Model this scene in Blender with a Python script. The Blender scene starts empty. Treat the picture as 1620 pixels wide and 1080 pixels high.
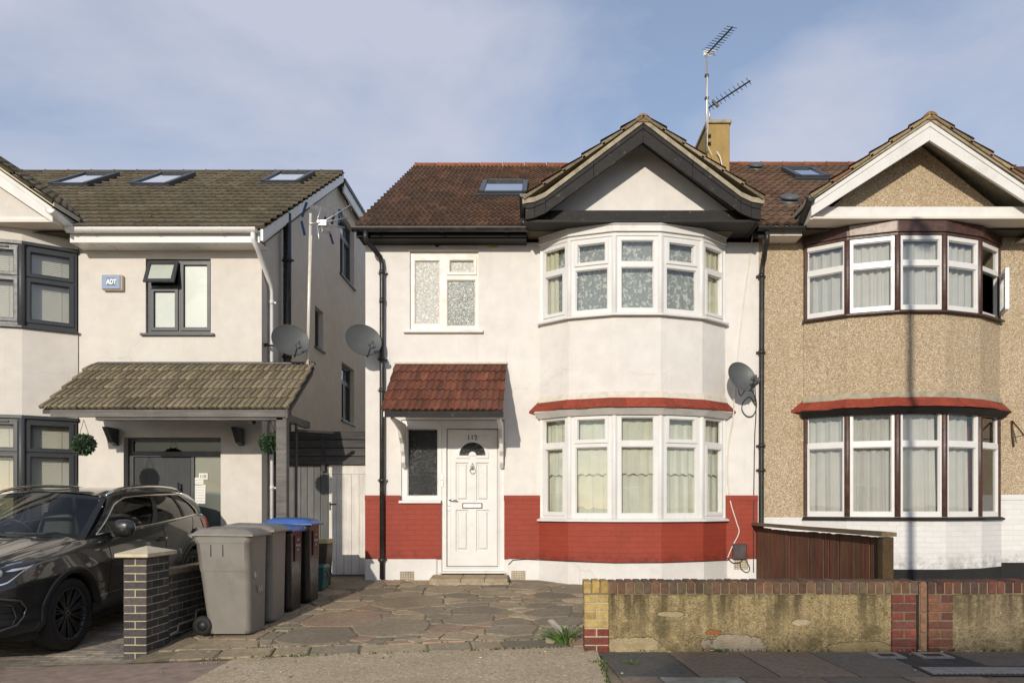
import bpy, bmesh, math, random
from mathutils import Vector, Matrix
R = math.radians
random.seed(11)
SC = bpy.context.scene
COL = SC.collection

# ------------------------------------------------------------------ camera, sky, sun, exposure
D, F, CX, HY, EYE = 11.0, 1199.0, 855.0, 800.0, 1.08      # measured from the photograph (pixels, metres)
cam_data = bpy.data.cameras.new('camera')
cam = bpy.data.objects.new('camera', cam_data)
COL.objects.link(cam)
cam.location = (0, -D, EYE)
cam.rotation_euler = (R(90), 0, 0)
cam_data.sensor_width = 36
cam_data.lens = 36 * F / 1620
cam_data.shift_x = (810 - CX) / 1620
cam_data.shift_y = (HY - 540) / 1620
cam_data.clip_end = 2000
SC.camera = cam

SUN_DIR = Vector((0.20, 1.0, -0.335)).normalized()         # the way the light travels
SUN_EL = math.asin(-SUN_DIR.z)
world = bpy.data.worlds.new('World')
SC.world = world
world.use_nodes = True
wn = world.node_tree.nodes
wl = world.node_tree.links
wn.clear()
w_out = wn.new('ShaderNodeOutputWorld')
w_bg = wn.new('ShaderNodeBackground')
w_bg.inputs['Strength'].default_value = 0.15
w_sky = wn.new('ShaderNodeTexSky')
w_sky.sky_type = 'NISHITA'
w_sky.sun_disc = False
w_sky.sun_elevation = SUN_EL
w_sky.sun_rotation = math.atan2(-SUN_DIR.x, -SUN_DIR.y)
w_sky.air_density = 1.0
w_sky.dust_density = 0.5
w_sky.ozone_density = 2.2
w_tc = wn.new('ShaderNodeTexCoord')
w_map = wn.new('ShaderNodeMapping')
w_map.inputs['Scale'].default_value = (1.0, 1.0, 2.3)
w_map.inputs['Location'].default_value = (0.35, 0.1, 0.2)
w_n1 = wn.new('ShaderNodeTexNoise')
w_n1.inputs['Scale'].default_value = 1.9
w_n1.inputs['Detail'].default_value = 10
w_n1.inputs['Roughness'].default_value = 0.58
w_n1.inputs['Distortion'].default_value = 0.25
w_rmp = wn.new('ShaderNodeValToRGB')
w_rmp.color_ramp.elements[0].position = 0.40
w_rmp.color_ramp.elements[0].color = (0.27, 0.27, 0.27, 1)
w_rmp.color_ramp.elements[1].position = 0.66
w_rmp.color_ramp.elements[1].color = (0.88, 0.88, 0.88, 1)
w_mix = wn.new('ShaderNodeMixRGB')
w_mix.inputs['Color2'].default_value = (3.95, 4.1, 4.85, 1)
wl.new(w_tc.outputs['Generated'], w_map.inputs['Vector'])
wl.new(w_map.outputs['Vector'], w_n1.inputs['Vector'])
def w_bank(px, py, inner, outer, gain):
    """A bank of cloud standing in one direction of the sky."""
    d = Vector(((px - CX) / F, 1, (HY - py) / F)).normalized()
    vd = wn.new('ShaderNodeVectorMath'); vd.operation = 'DOT_PRODUCT'; vd.inputs[1].default_value = d
    wl.new(w_tc.outputs['Generated'], vd.inputs[0])
    mr = wn.new('ShaderNodeMapRange'); mr.interpolation_type = 'SMOOTHSTEP'
    for k, v in (('From Min', math.cos(outer)), ('From Max', math.cos(inner)), ('To Min', 0.0), ('To Max', gain)): mr.inputs[k].default_value = v
    wl.new(vd.outputs['Value'], mr.inputs['Value'])
    return mr.outputs[0]
w_sum = w_n1.outputs['Fac']
for args in ((1480, 190, .02, .27, .20), (1250, 260, .02, .16, .12), (150, 130, .05, .45, .12), (620, 60, .02, .3, .07), (1000, 170, .02, .22, -.10), (1380, 20, .02, .22, -.10)):
    ad = wn.new('ShaderNodeMath'); ad.operation = 'ADD'; wl.new(w_sum, ad.inputs[0]); wl.new(w_bank(*args), ad.inputs[1]); w_sum = ad.outputs[0]
wl.new(w_sum, w_rmp.inputs['Fac'])
wl.new(w_rmp.outputs['Color'], w_mix.inputs['Fac'])
wl.new(w_sky.outputs['Color'], w_mix.inputs['Color1'])
wl.new(w_mix.outputs['Color'], w_bg.inputs['Color'])
wl.new(w_bg.outputs['Background'], w_out.inputs['Surface'])

sun_data = bpy.data.lights.new('sun', 'SUN')
sun_data.energy = 3.2
sun_data.angle = R(0.7)
sun_data.color = (1.0, 0.918, 0.80)
sun = bpy.data.objects.new('sun', sun_data)
COL.objects.link(sun)
sun.rotation_euler = SUN_DIR.to_track_quat('-Z', 'Y').to_euler()
sun.location = (-6, -30, 12)

SC.view_settings.view_transform = 'Standard'
SC.view_settings.look = 'None'
SC.view_settings.gamma = 1
SC.view_settings.use_curve_mapping = False
SC.view_settings.exposure = 0.0

# ------------------------------------------------------------------ helpers
def at(px, py, y):
    """The point at depth y that the photograph shows at pixel (px, py)."""
    s = F / (D + y)
    return Vector(((px - CX) / s, y, EYE - (py - HY) / s))
def ax(px, y): return at(px, 0, y).x
def az(py, y): return at(0, py, y).z

ORIGIN = {}
def tag(o, label=None, cat=None, group=None, kind=None):
    if label: o['label'] = label
    if cat: o['category'] = cat
    if group: o['group'] = group
    if kind: o['kind'] = kind
    return o

def root(name, loc, label, cat, group=None, rot=None):
    o = bpy.data.objects.new(name, None)
    o.empty_display_size = 0.2
    COL.objects.link(o)
    o.location = loc
    if rot: o.rotation_euler = rot
    ORIGIN[o.name] = Vector(loc) if rot is None else Vector((0, 0, 0))
    return tag(o, label, cat, group)

class MB:
    """Collects geometry in world space (or in a root's own space); build() links it as ONE mesh object."""
    def __init__(self, col=(1, 1, 1)):
        self.v, self.f, self.c, self.m, self.s = [], [], [], [], []
        self.col, self.mi, self.sm = col, 0, False
    def add(self, verts, faces):
        b = len(self.v)
        self.v += [Vector(p) for p in verts]
        for fc in faces:
            self.f.append(tuple(b + i for i in fc)); self.c.append(self.col); self.m.append(self.mi); self.s.append(self.sm)
        return self
    def quad(self, a, b, c, d): return self.add([a, b, c, d], [(0, 1, 2, 3)])
    def hexa(self, p):            # 0-3 bottom loop, 4-7 top loop
        return self.add(p, [(3, 2, 1, 0), (4, 5, 6, 7), (0, 1, 5, 4), (1, 2, 6, 5), (2, 3, 7, 6), (3, 0, 4, 7)])
    def box(self, x0, x1, y0, y1, z0, z1):
        return self.hexa([(x0, y0, z0), (x1, y0, z0), (x1, y1, z0), (x0, y1, z0), (x0, y0, z1), (x1, y0, z1), (x1, y1, z1), (x0, y1, z1)])
    def bar(self, a, b, w, h, up=(0, 0, 1)):
        a, b = Vector(a), Vector(b); t = (b - a).normalized(); u = Vector(up)
        s = t.cross(u)
        if s.length < 1e-4: s = t.cross(Vector((1, 0, 0)))
        s.normalize(); u = s.cross(t).normalized()
        s *= w / 2; u *= h / 2
        return self.hexa([a - s - u, a + s - u, b + s - u, b - s - u, a - s + u, a + s + u, b + s + u, b - s + u])
    def prism(self, poly, off):   # poly: 3-D loop, off: vector
        n = len(poly); off = Vector(off)
        p = [Vector(q) for q in poly]
        return self.add(p + [q + off for q in p], [tuple(range(n - 1, -1, -1)), tuple(range(n, 2 * n))] + [(i, (i + 1) % n, n + (i + 1) % n, n + i) for i in range(n)])
    def tube(self, pts, r, seg=8, caps=True):
        pts = [Vector(p) for p in pts]; n = len(pts); vs = []; fs = []
        rr = r if isinstance(r, (list, tuple)) else [r] * n
        prev = None
        for i, p in enumerate(pts):
            t = (pts[min(i + 1, n - 1)] - pts[max(i - 1, 0)]).normalized()
            if prev is None:
                u = t.cross(Vector((0, 0, 1)))
                if u.length < 1e-3: u = t.cross(Vector((1, 0, 0)))
            else:
                u = prev - t * prev.dot(t)
            u.normalize(); prev = u; w = t.cross(u)
            for k in range(seg):
                a = 2 * math.pi * k / seg
                vs.append(p + (u * math.cos(a) + w * math.sin(a)) * rr[i])
        for i in range(n - 1):
            for k in range(seg):
                k2 = (k + 1) % seg
                fs.append((i * seg + k, i * seg + k2, (i + 1) * seg + k2, (i + 1) * seg + k))
        if caps:
            fs.append(tuple(range(seg - 1, -1, -1))); fs.append(tuple((n - 1) * seg + k for k in range(seg)))
        old = self.sm; self.sm = seg > 5
        self.add(vs, fs); self.sm = old
        return self
    def lathe(self, prof, seg=24, M=None):      # prof: (r, h) about local z; M places it
        vs, fs = [], []; n = len(prof)
        for k in range(seg):
            a = 2 * math.pi * k / seg
            for r, h in prof: vs.append(Vector((r * math.cos(a), r * math.sin(a), h)))
        for k in range(seg):
            k2 = (k + 1) % seg
            for i in range(n - 1): fs.append((k * n + i, k2 * n + i, k2 * n + i + 1, k * n + i + 1))
        if M is not None: vs = [M @ v for v in vs]
        old = self.sm; self.sm = True
        self.add(vs, fs); self.sm = old
        return self
    def surf(self, f, nu, nv, smooth=True, keep=None):
        vs = [f(i / nu, j / nv) for i in range(nu + 1) for j in range(nv + 1)]
        fs = []
        for i in range(nu):
            for j in range(nv):
                if keep is None or keep((i + .5) / nu, (j + .5) / nv):
                    a = i * (nv + 1) + j
                    fs.append((a, a + nv + 1, a + nv + 2, a + 1))
        old = self.sm; self.sm = smooth
        self.add(vs, fs); self.sm = old
        return self
    def build(self, name, mats, parent=None, loc=None, bevel=0.0, bseg=1, fix=True, local=False, weld=0.0):
        if not isinstance(mats, (list, tuple)): mats = [mats]
        if parent is not None: o0 = ORIGIN.get(parent.name, Vector((0, 0, 0)))
        elif loc is not None: o0 = Vector(loc)
        else:
            lo = Vector((min(v.x for v in self.v), min(v.y for v in self.v), min(v.z for v in self.v)))
            hi = Vector((max(v.x for v in self.v), max(v.y for v in self.v), 0))
            o0 = Vector(((lo.x + hi.x) / 2, (lo.y + hi.y) / 2, lo.z))
        if local: o0 = Vector((0, 0, 0))
        me = bpy.data.meshes.new(name)
        me.from_pydata([v - o0 for v in self.v], [], self.f)
        ca = me.color_attributes.new('col', 'FLOAT_COLOR', 'CORNER')
        li = 0
        for i, p in enumerate(me.polygons):
            p.material_index = self.m[i]; p.use_smooth = self.s[i]
            c = self.c[i]
            for k in p.loop_indices: ca.data[k].color = (c[0], c[1], c[2], 1)
        if fix or weld:
            bm = bmesh.new(); bm.from_mesh(me)
            if weld: bmesh.ops.remove_doubles(bm, verts=bm.verts, dist=weld)
            if fix: bmesh.ops.recalc_face_normals(bm, faces=bm.faces)
            bm.to_mesh(me); bm.free()
        uv = me.uv_layers.new(name='UVMap')
        for p in me.polygons:
            n = p.normal
            if abs(n.z) > 0.96: t, b = Vector((1, 0, 0)), Vector((0, 1, 0))
            else:
                t = Vector((-n.y, n.x, 0)).normalized(); b = n.cross(t)
                if abs(t.x) > abs(t.y):
                    if t.x < 0: t = -t
                elif t.y < 0: t = -t
                if b.z < 0: b = -b
            for k in p.loop_indices:
                q = me.vertices[me.loops[k].vertex_index].co + o0
                uv.data[k].uv = (q.dot(t), q.dot(b))
        for m in mats: me.materials.append(m)
        ob = bpy.data.objects.new(name, me)
        COL.objects.link(ob)
        if parent is not None: ob.parent = parent
        else: ob.location = o0
        ORIGIN[ob.name] = o0
        if bevel:
            md = ob.modifiers.new('bevel', 'BEVEL'); md.width = bevel; md.segments = bseg; md.limit_method = 'ANGLE'; md.angle_limit = R(38)
            md.harden_normals = False
        return ob

def kids(o): return [c for c in COL.objects if c.parent == o]
def copy_tree(o, parent=None, label=None):
    c = o.copy(); COL.objects.link(c)
    if parent is not None: c.parent = parent
    if label: c['label'] = label
    for ch in kids(o): copy_tree(ch, c)
    return c

def text_mesh(mb, txt, size, o, u, w, depth=0.004, bold=0.0, squash=1.0):
    """Adds lettering: o = lower-left corner, u = reading direction, w = up."""
    cu = bpy.data.curves.new('lettering', 'FONT'); cu.body = txt; cu.size = size; cu.extrude = depth / 2; cu.offset = bold
    ob = bpy.data.objects.new('lettering', cu); COL.objects.link(ob)
    dg = bpy.context.evaluated_depsgraph_get()
    me = bpy.data.meshes.new_from_object(ob.evaluated_get(dg))
    u, w, o = Vector(u).normalized(), Vector(w).normalized(), Vector(o); n = u.cross(w)
    mb.add([o + u * v.co.x * squash + w * v.co.y + n * v.co.z for v in me.vertices], [tuple(p.vertices) for p in me.polygons])
    bpy.data.objects.remove(ob); bpy.data.meshes.remove(me); bpy.data.curves.remove(cu)

class Facet:
    """A vertical wall plane from p0 to p1 (left to right seen from outside); n points outward."""
    def __init__(self, p0, p1):
        self.o = Vector((p0[0], p0[1], 0)); d = Vector((p1[0] - p0[0], p1[1] - p0[1], 0))
        self.w = d.length; self.t = d.normalized(); self.n = Vector((self.t.y, -self.t.x, 0))
    def P(self, u, z, n=0.0): return self.o + self.t * u + self.n * n + Vector((0, 0, z))
def fbox(mb, fc, u0, u1, z0, z1, n0, n1):
    P = fc.P
    return mb.hexa([P(u0, z0, n1), P(u1, z0, n1), P(u1, z0, n0), P(u0, z0, n0), P(u0, z1, n1), P(u1, z1, n1), P(u1, z1, n0), P(u0, z1, n0)])
def plate(mb, fc, u0, u1, z0, z1, holes, n0, n1, back=True):
    """A slab with rectangular holes, its face at n1 and its back at n0."""
    us = sorted({u0, u1} | {min(max(h[k], u0), u1) for h in holes for k in (0, 1)})
    zs = sorted({z0, z1} | {min(max(h[k], z0), z1) for h in holes for k in (2, 3)})
    nu, nz = len(us) - 1, len(zs) - 1
    def solid(i, j):
        if i < 0 or j < 0 or i >= nu or j >= nz: return False
        cu, cz = (us[i] + us[i + 1]) / 2, (zs[j] + zs[j + 1]) / 2
        return not any(h[0] < cu < h[1] and h[2] < cz < h[3] for h in holes)
    idx = {}; vs = []; fs = []
    def V(i, j, k):
        if (i, j, k) not in idx: idx[(i, j, k)] = len(vs); vs.append(fc.P(us[i], zs[j], n1 if k else n0))
        return idx[(i, j, k)]
    for i in range(nu):
        for j in range(nz):
            if not solid(i, j): continue
            fs.append((V(i, j, 1), V(i + 1, j, 1), V(i + 1, j + 1, 1), V(i, j + 1, 1)))
            if back: fs.append((V(i, j, 0), V(i, j + 1, 0), V(i + 1, j + 1, 0), V(i + 1, j, 0)))
            if not solid(i - 1, j): fs.append((V(i, j, 0), V(i, j, 1), V(i, j + 1, 1), V(i, j + 1, 0)))
            if not solid(i + 1, j): fs.append((V(i + 1, j, 1), V(i + 1, j, 0), V(i + 1, j + 1, 0), V(i + 1, j + 1, 1)))
            if not solid(i, j - 1): fs.append((V(i, j, 0), V(i + 1, j, 0), V(i + 1, j, 1), V(i, j, 1)))
            if not solid(i, j + 1): fs.append((V(i, j + 1, 1), V(i + 1, j + 1, 1), V(i + 1, j + 1, 0), V(i, j + 1, 0)))
    return mb.add(vs, fs)
def offset_line(pts, d):
    """The plan polyline pts (left to right, outside towards -y) moved outwards by d, mitred."""
    out = []; n = len(pts)
    fcs = [Facet(pts[i], pts[i + 1]) for i in range(n - 1)]
    for i in range(n):
        p = Vector((pts[i][0], pts[i][1], 0))
        if i == 0: out.append(p + fcs[0].n * d)
        elif i == n - 1: out.append(p + fcs[-1].n * d)
        else:
            m = (fcs[i - 1].n + fcs[i].n).normalized()
            out.append(p + m * (d / max(0.3, m.dot(fcs[i].n))))
    return out
def sweep(mb, pts, prof):
    """A closed profile [(offset, z)] carried along the plan polyline, with end caps."""
    lines = {}
    n, k = len(pts), len(prof); vs = []
    for off, z in prof:
        ln = offset_line(pts, off)
        vs += [Vector((q.x, q.y, z)) for q in ln]
    fs = []
    for a in range(k):
        b = (a + 1) % k
        for i in range(n - 1): fs.append((a * n + i, a * n + i + 1, b * n + i + 1, b * n + i))
    fs.append(tuple(a * n for a in range(k))); fs.append(tuple(a * n + n - 1 for a in range(k - 1, -1, -1)))
    return mb.add(vs, fs)
def band(mb, pts, o0, o1, z0, z1): return sweep(mb, pts, [(o0, z0), (o1, z0), (o1, z1), (o0, z1)])

def roof_tiles(mb, O, U, S, width, clen, ncourse, roll, amp, th, cols, per=2, prof='pan', sub=6, jit=0.006, rnd=None, w_at=None):
    """Interlocking tiles laid in courses: O eave corner, U along the eave, S up the slope."""
    rnd = rnd or random.Random(5)
    O, U, S = Vector(O), Vector(U).normalized(), Vector(S).normalized(); N = U.cross(S).normalized()
    if N.z < 0: N = -N
    nt = max(1, int(round(width / (roll * per)))); tw = width / nt
    cols_per = per * sub
    def p(q):
        q = q % 1.0
        if prof == 'pan': return amp * (0.5 + 0.5 * math.sin(2 * math.pi * q - 0.6)) ** 0.8 if False else amp * (0.5 + 0.5 * math.sin(2 * math.pi * q))
        if prof == 'roman': return amp if q < 0.16 else (amp * 0.55 if q < 0.24 else 0.0)
        return 0.0 if q > 0.12 else -amp * 0.6
    for i in range(ncourse):
        s0, s1 = i * clen, (i + 1) * clen + 0.05
        if i == ncourse - 1: s1 = (i + 1) * clen
        for t in range(nt):
            if w_at and not w_at((t + .5) * tw, (i + .5) * clen): continue
            ds, dn, tilt = rnd.uniform(-jit, jit), rnd.uniform(0, jit), rnd.uniform(-.003, .003)
            c = rnd.choice(cols); k = rnd.uniform(.75, 1.2)
            mb.col = (c[0] * k, c[1] * k, c[2] * k)
            vs = []; fs = []
            for j in range(cols_per + 1):
                u = t * tw + tw * j / cols_per
                h = p(j / sub + .25)
                n0 = h + th + dn + tilt * j / cols_per; n1 = h * 0.92
                b = O + U * u
                vs += [b + S * (s0 + ds + .012) + N * (max(n0 - th * 1.6, -.01)), b + S * (s0 + ds) + N * (n0 - th * .35), b + S * (s0 + ds + .014) + N * n0, b + S * s1 + N * n1]
            for j in range(cols_per):
                a, b2 = j * 4, j * 4 + 4
                for q in range(3): fs.append((a + q, b2 + q, b2 + q + 1, a + q + 1))
            mb.add(vs, fs)
    mb.col = (1, 1, 1)
    return mb
# ------------------------------------------------------------------ materials
class NT:
    def __init__(self, name):
        self.m = bpy.data.materials.new(name); self.m.use_nodes = True
        self.t = self.m.node_tree; self.t.nodes.clear()
        self.out = self.t.nodes.new('ShaderNodeOutputMaterial')
        self._tc = None
    def n(self, kind, **kw):
        nd = self.t.nodes.new(kind)
        for k, v in kw.items():
            if k in nd.inputs: 
                if hasattr(v, 'is_linked') or hasattr(v, 'links'): self.t.links.new(v, nd.inputs[k])
                else: nd.inputs[k].default_value = v
            else: setattr(nd, k, v)
        return nd
    def link(self, a, b): self.t.links.new(a, b)
    def tc(self, which='Object'):
        if self._tc is None: self._tc = self.t.nodes.new('ShaderNodeTexCoord')
        return self._tc.outputs[which]
    def mapping(self, vec, scale=(1, 1, 1), loc=(0, 0, 0), rot=(0, 0, 0)):
        nd = self.n('ShaderNodeMapping', Scale=scale, Location=loc, Rotation=rot); self.link(vec, nd.inputs['Vector']); return nd.outputs[0]
    def noise(self, scale, detail=4, rough=0.55, vec=None, dist=0.0):
        nd = self.n('ShaderNodeTexNoise'); nd.inputs['Scale'].default_value = scale; nd.inputs['Detail'].default_value = detail
        nd.inputs['Roughness'].default_value = rough; nd.inputs['Distortion'].default_value = dist
        self.link(vec or self.tc(), nd.inputs['Vector']); return nd.outputs['Fac']
    def voro(self, scale, vec=None, feature='F1', rand=1.0):
        nd = self.n('ShaderNodeTexVoronoi'); nd.feature = feature; nd.inputs['Scale'].default_value = scale; nd.inputs['Randomness'].default_value = rand
        self.link(vec or self.tc(), nd.inputs['Vector']); return nd
    def ramp(self, fac, stops, mode='LINEAR'):
        nd = self.n('ShaderNodeValToRGB'); cr = nd.color_ramp; cr.interpolation = mode
        while len(cr.elements) < len(stops): cr.elements.new(0.5)
        for e, (p, c) in zip(cr.elements, stops):
            e.position = p; e.color = (c, c, c, 1) if isinstance(c, (int, float)) else (*c, 1)
        self.link(fac, nd.inputs['Fac']); return nd.outputs['Color']
    def mix(self, fac, a, b, blend='MIX'):
        nd = self.n('ShaderNodeMixRGB'); nd.blend_type = blend
        for s, v in (('Fac', fac), ('Color1', a), ('Color2', b)):
            if hasattr(v, 'links'): self.link(v, nd.inputs[s])
            else: nd.inputs[s].default_value = v if isinstance(v, (int, float)) else (*v, 1)
        return nd.outputs['Color']
    def math(self, op, a, b=0.0):
        nd = self.n('ShaderNodeMath'); nd.operation = op
        for k, v in enumerate((a, b)):
            if hasattr(v, 'links'): self.link(v, nd.inputs[k])
            else: nd.inputs[k].default_value = v
        return nd.outputs[0]
    def bump(self, h, strength=0.3, dist=0.01, prev=None):
        nd = self.n('ShaderNodeBump'); nd.inputs['Strength'].default_value = strength; nd.inputs['Distance'].default_value = dist
        self.link(h, nd.inputs['Height'])
        if prev is not None: self.link(prev, nd.inputs['Normal'])
        return nd.outputs[0]
    def attr(self, name='col'):
        nd = self.n('ShaderNodeAttribute'); nd.attribute_name = name; return nd.outputs['Color']
    def sep(self, vec):
        nd = self.n('ShaderNodeSeparateXYZ'); self.link(vec, nd.inputs[0]); return nd.outputs
    def bsdf(self, color, rough=0.7, normal=None, metal=0.0, spec=0.5, coat=0.0, **kw):
        nd = self.n('ShaderNodeBsdfPrincipled')
        if hasattr(color, 'links'): self.link(color, nd.inputs['Base Color'])
        else: nd.inputs['Base Color'].default_value = (*color, 1)
        if hasattr(rough, 'links'): self.link(rough, nd.inputs['Roughness'])
        else: nd.inputs['Roughness'].default_value = rough
        nd.inputs['Metallic'].default_value = metal
        nd.inputs['Specular IOR Level'].default_value = spec
        nd.inputs['Coat Weight'].default_value = coat
        if coat: nd.inputs['Coat Roughness'].default_value = kw.get('coat_rough', 0.03)
        if normal is not None: self.link(normal, nd.inputs['Normal'])
        self.link(nd.outputs[0], self.out.inputs['Surface'])
        return nd
M = {}
def simple(name, col, rough=0.6, var=0.12, nscale=6, bump=0.0, bscale=60, metal=0.0, spec=0.5, coat=0.0, dirt=None, use_col=False):
    t = NT(name)
    n = t.noise(nscale, 5, 0.6)
    c = t.mix(1.0, col, t.ramp(n, [(0.3, 1 - var), (0.7, 1 + var)]), 'MULTIPLY')
    if use_col: c = t.mix(1.0, c, t.attr(), 'MULTIPLY')
    if dirt is not None:
        c = t.mix(t.ramp(t.noise(nscale * .6, 8, 0.7), [(0.52, 0.0), (0.72, dirt[1])]), c, dirt[0])
    nm = t.bump(t.noise(bscale, 4, 0.6), bump, 0.004) if bump else None
    r = t.ramp(t.noise(nscale * 2, 3), [(0.3, max(0, rough - .07)), (0.7, min(1, rough + .07))])
    t.bsdf(c, r, nm, metal, spec, coat)
    M[name] = t.m
    return t.m

def render_mat(name, col, stain, k=0.35, grain=0.25, streak=0.16):
    t = NT(name)
    o = t.tc()
    big = t.noise(0.9, 6, 0.62); med = t.noise(5, 5, 0.6)
    c = t.mix(t.ramp(big, [(0.42, 0.0), (0.75, k)]), col, stain)
    c = t.mix(1.0, c, t.ramp(med, [(0.3, 0.93), (0.7, 1.04)]), 'MULTIPLY')
    st = t.noise(1.0, 5, 0.65, t.mapping(o, (7, 7, 0.55)))
    c = t.mix(t.ramp(st, [(0.56, 0.0), (0.76, streak)]), c, stain)
    spots = t.voro(9.0)
    c = t.mix(t.ramp(t.noise(17, 3, 0.7), [(0.74, 0.0), (0.8, .35)]), c, tuple(x * .5 for x in stain))
    ck = t.voro(0.55, t.mapping(o, (1, 1, 1.5)), 'DISTANCE_TO_EDGE')
    wv = t.n('ShaderNodeMixRGB'); wv.blend_type = 'ADD'; wv.inputs['Fac'].default_value = 0.35
    nz = t.n('ShaderNodeTexNoise'); nz.inputs['Scale'].default_value = 2.5; nz.inputs['Detail'].default_value = 6; t.link(o, nz.inputs['Vector']); t.link(o, wv.inputs['Color1']); t.link(nz.outputs['Color'], wv.inputs['Color2']); t.link(wv.outputs[0], ck.inputs['Vector'])
    cm = t.math('MULTIPLY', t.ramp(ck.outputs['Distance'], [(0.0, 1.0), (0.006, 0.0)]), t.ramp(t.noise(0.8, 3), [(.54, 0), (.62, .20)]))
    c = t.mix(cm, c, tuple(x * .45 for x in stain))
    b1 = t.bump(t.noise(95, 5, 0.7), grain, 0.004)
    b2 = t.bump(t.noise(7, 4, 0.5), 0.12, 0.02, b1)
    t.bsdf(c, 0.86, b2, spec=0.2)
    M[name] = t.m
render_mat('white_render', (0.755, 0.72, 0.67), (0.52, 0.47, 0.40), 0.24, 0.26, 0.26)
render_mat('cream_render', (0.685, 0.640, 0.575), (0.50, 0.45, 0.385), 0.3, 0.5, 0.26)
render_mat('white_plinth', (0.755, 0.735, 0.70), (0.48, 0.43, 0.36), 0.4, 0.35, 0.3)
render_mat('black_plinth', (0.022, 0.022, 0.022), (0.06, 0.055, 0.045), 0.5, 0.4, 0.4)
render_mat('chimney_render', (0.42, 0.29, 0.11), (0.17, 0.12, 0.06), 0.65, 0.6, 0.5)

def pebbledash():
    t = NT('pebbledash')
    v = t.voro(115); v2 = t.voro(85, t.mapping(t.tc(), (1, 1, 1), (3.3, 1.7, 5.1)))
    rnd = t.n('ShaderNodeSeparateColor'); t.link(v.outputs['Color'], rnd.inputs[0])
    c = t.ramp(rnd.outputs[0], [(0.0, (0.26, 0.18, 0.105)), (0.25, (0.385, 0.285, 0.175)), (0.5, (0.46, 0.35, 0.22)), (0.75, (0.52, 0.41, 0.27)), (1.0, (0.68, 0.59, 0.45))])
    rn2 = t.n('ShaderNodeSeparateColor'); t.link(v2.outputs['Color'], rn2.inputs[0])
    c = t.mix(t.ramp(rn2.outputs[1], [(0.86, 0.0), (0.89, 0.65)]), c, (0.19, 0.125, 0.07))
    c = t.mix(t.ramp(rn2.outputs[0], [(0.90, 0.0), (0.93, 0.6)]), c, (0.78, 0.72, 0.60))
    c = t.mix(t.ramp(t.noise(1.1, 6, .65), [(.4, 0), (.75, .25)]), c, (0.33, 0.235, 0.125))
    st = t.noise(1.0, 5, 0.65, t.mapping(t.tc(), (6, 6, 0.5)))
    c = t.mix(t.ramp(st, [(0.55, 0.0), (0.75, .28)]), c, (0.27, 0.19, 0.105))
    b = t.bump(v.outputs['Distance'], 0.45, 0.006)
    t.bsdf(c, 0.85, b, spec=0.2)
    M['pebbledash'] = t.m
pebbledash()

def painted_brick(name, col, dark, wear, kb=0.5):
    t = NT(name)
    uvj = t.mapping(t.tc('UV'))
    wob = t.noise(3.0, 3, .5, t.tc('UV'))
    br = t.n('ShaderNodeTexBrick'); br.offset = 0.5
    for k, v in (('Scale', 1.0), ('Mortar Size', 0.005), ('Mortar Smooth', 0.6), ('Bias', 0.0), ('Brick Width', 0.225), ('Row Height', 0.075)): br.inputs[k].default_value = v
    vec = t.n('ShaderNodeMixRGB'); vec.blend_type = 'ADD'; vec.inputs['Fac'].default_value = 0.035
    t.link(uvj, vec.inputs['Color1'])
    nz = t.n('ShaderNodeTexNoise'); nz.inputs['Scale'].default_value = 5; t.link(t.tc('UV'), nz.inputs['Vector']); t.link(nz.outputs['Color'], vec.inputs['Color2'])
    t.link(vec.outputs[0], br.inputs['Vector'])
    br.inputs['Color1'].default_value = (1, 1, 1, 1); br.inputs['Color2'].default_value = (0.93, 0.93, 0.93, 1); br.inputs['Mortar'].default_value = (0.86, 0.86, 0.86, 1)
    c = t.mix(1.0, col, br.outputs['Color'], 'MULTIPLY')
    c = t.mix(t.ramp(t.noise(2.2, 7, .65), [(.4, 0), (.72, .5)]), c, dark)
    c = t.mix(t.ramp(t.noise(19, 5, .75), [(.67, 0), (.74, .6)]), c, wear)
    inv = t.math('SUBTRACT', 1.0, br.outputs['Fac'])
    h = t.math('MULTIPLY', inv, t.ramp(t.noise(1.7, 3), [(.35, .35), (.65, 1.0)]))
    b = t.bump(h, kb, 0.008)
    sp = t.sep(t.tc())[2]
    c = t.mix(t.math('MULTIPLY', t.ramp(t.noise(6, 7, .75), [(.42, 0), (.62, .75)]), t.ramp(sp, [(.30, 1), (.46, 0)])), c, tuple(q * .45 for q in dark))
    b = t.bump(t.noise(40, 5, .7), 0.35, 0.006, b)
    t.bsdf(c, 0.62, b, spec=0.3)
    M[name] = t.m
painted_brick('red_painted_brick', (0.325, 0.054, 0.030), (0.225, 0.038, 0.023), (0.44, 0.14, 0.09), .45)
painted_brick('white_painted_brick', (0.745, 0.725, 0.69), (0.68, 0.66, 0.63), (0.45, 0.40, 0.34), 0.45)

def tile_mat(name, moss, lichen, kmoss=0.5, klich=0.6, rough=0.85):
    t = NT(name)
    c = t.attr()
    c = t.mix(1.0, c, t.ramp(t.noise(22, 6, .75), [(.3, .62), (.7, 1.30)]), 'MULTIPLY')
    c = t.mix(t.ramp(t.noise(1.6, 7, .7), [(.45, 0), (.68, kmoss)]), c, moss)
    sp = t.noise(34, 3, .65)
    amt = t.math('MULTIPLY', t.ramp(sp, [(.64, 0), (.70, 1)]), t.ramp(t.noise(1.3, 4, .6), [(.42, .08), (.66, klich)]))
    c = t.mix(amt, c, lichen)
    b = t.bump(t.noise(60, 5, .7), 0.55, 0.008)
    t.bsdf(c, rough, b, spec=0.25)
    M[name] = t.m
tile_mat('brown_tiles', (0.055, 0.038, 0.024), (0.45, 0.34, 0.19), 0.7, 1.0)
tile_mat('grey_tiles', (0.115, 0.090, 0.048), (0.25, 0.21, 0.12), 0.5, 0.4)
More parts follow.
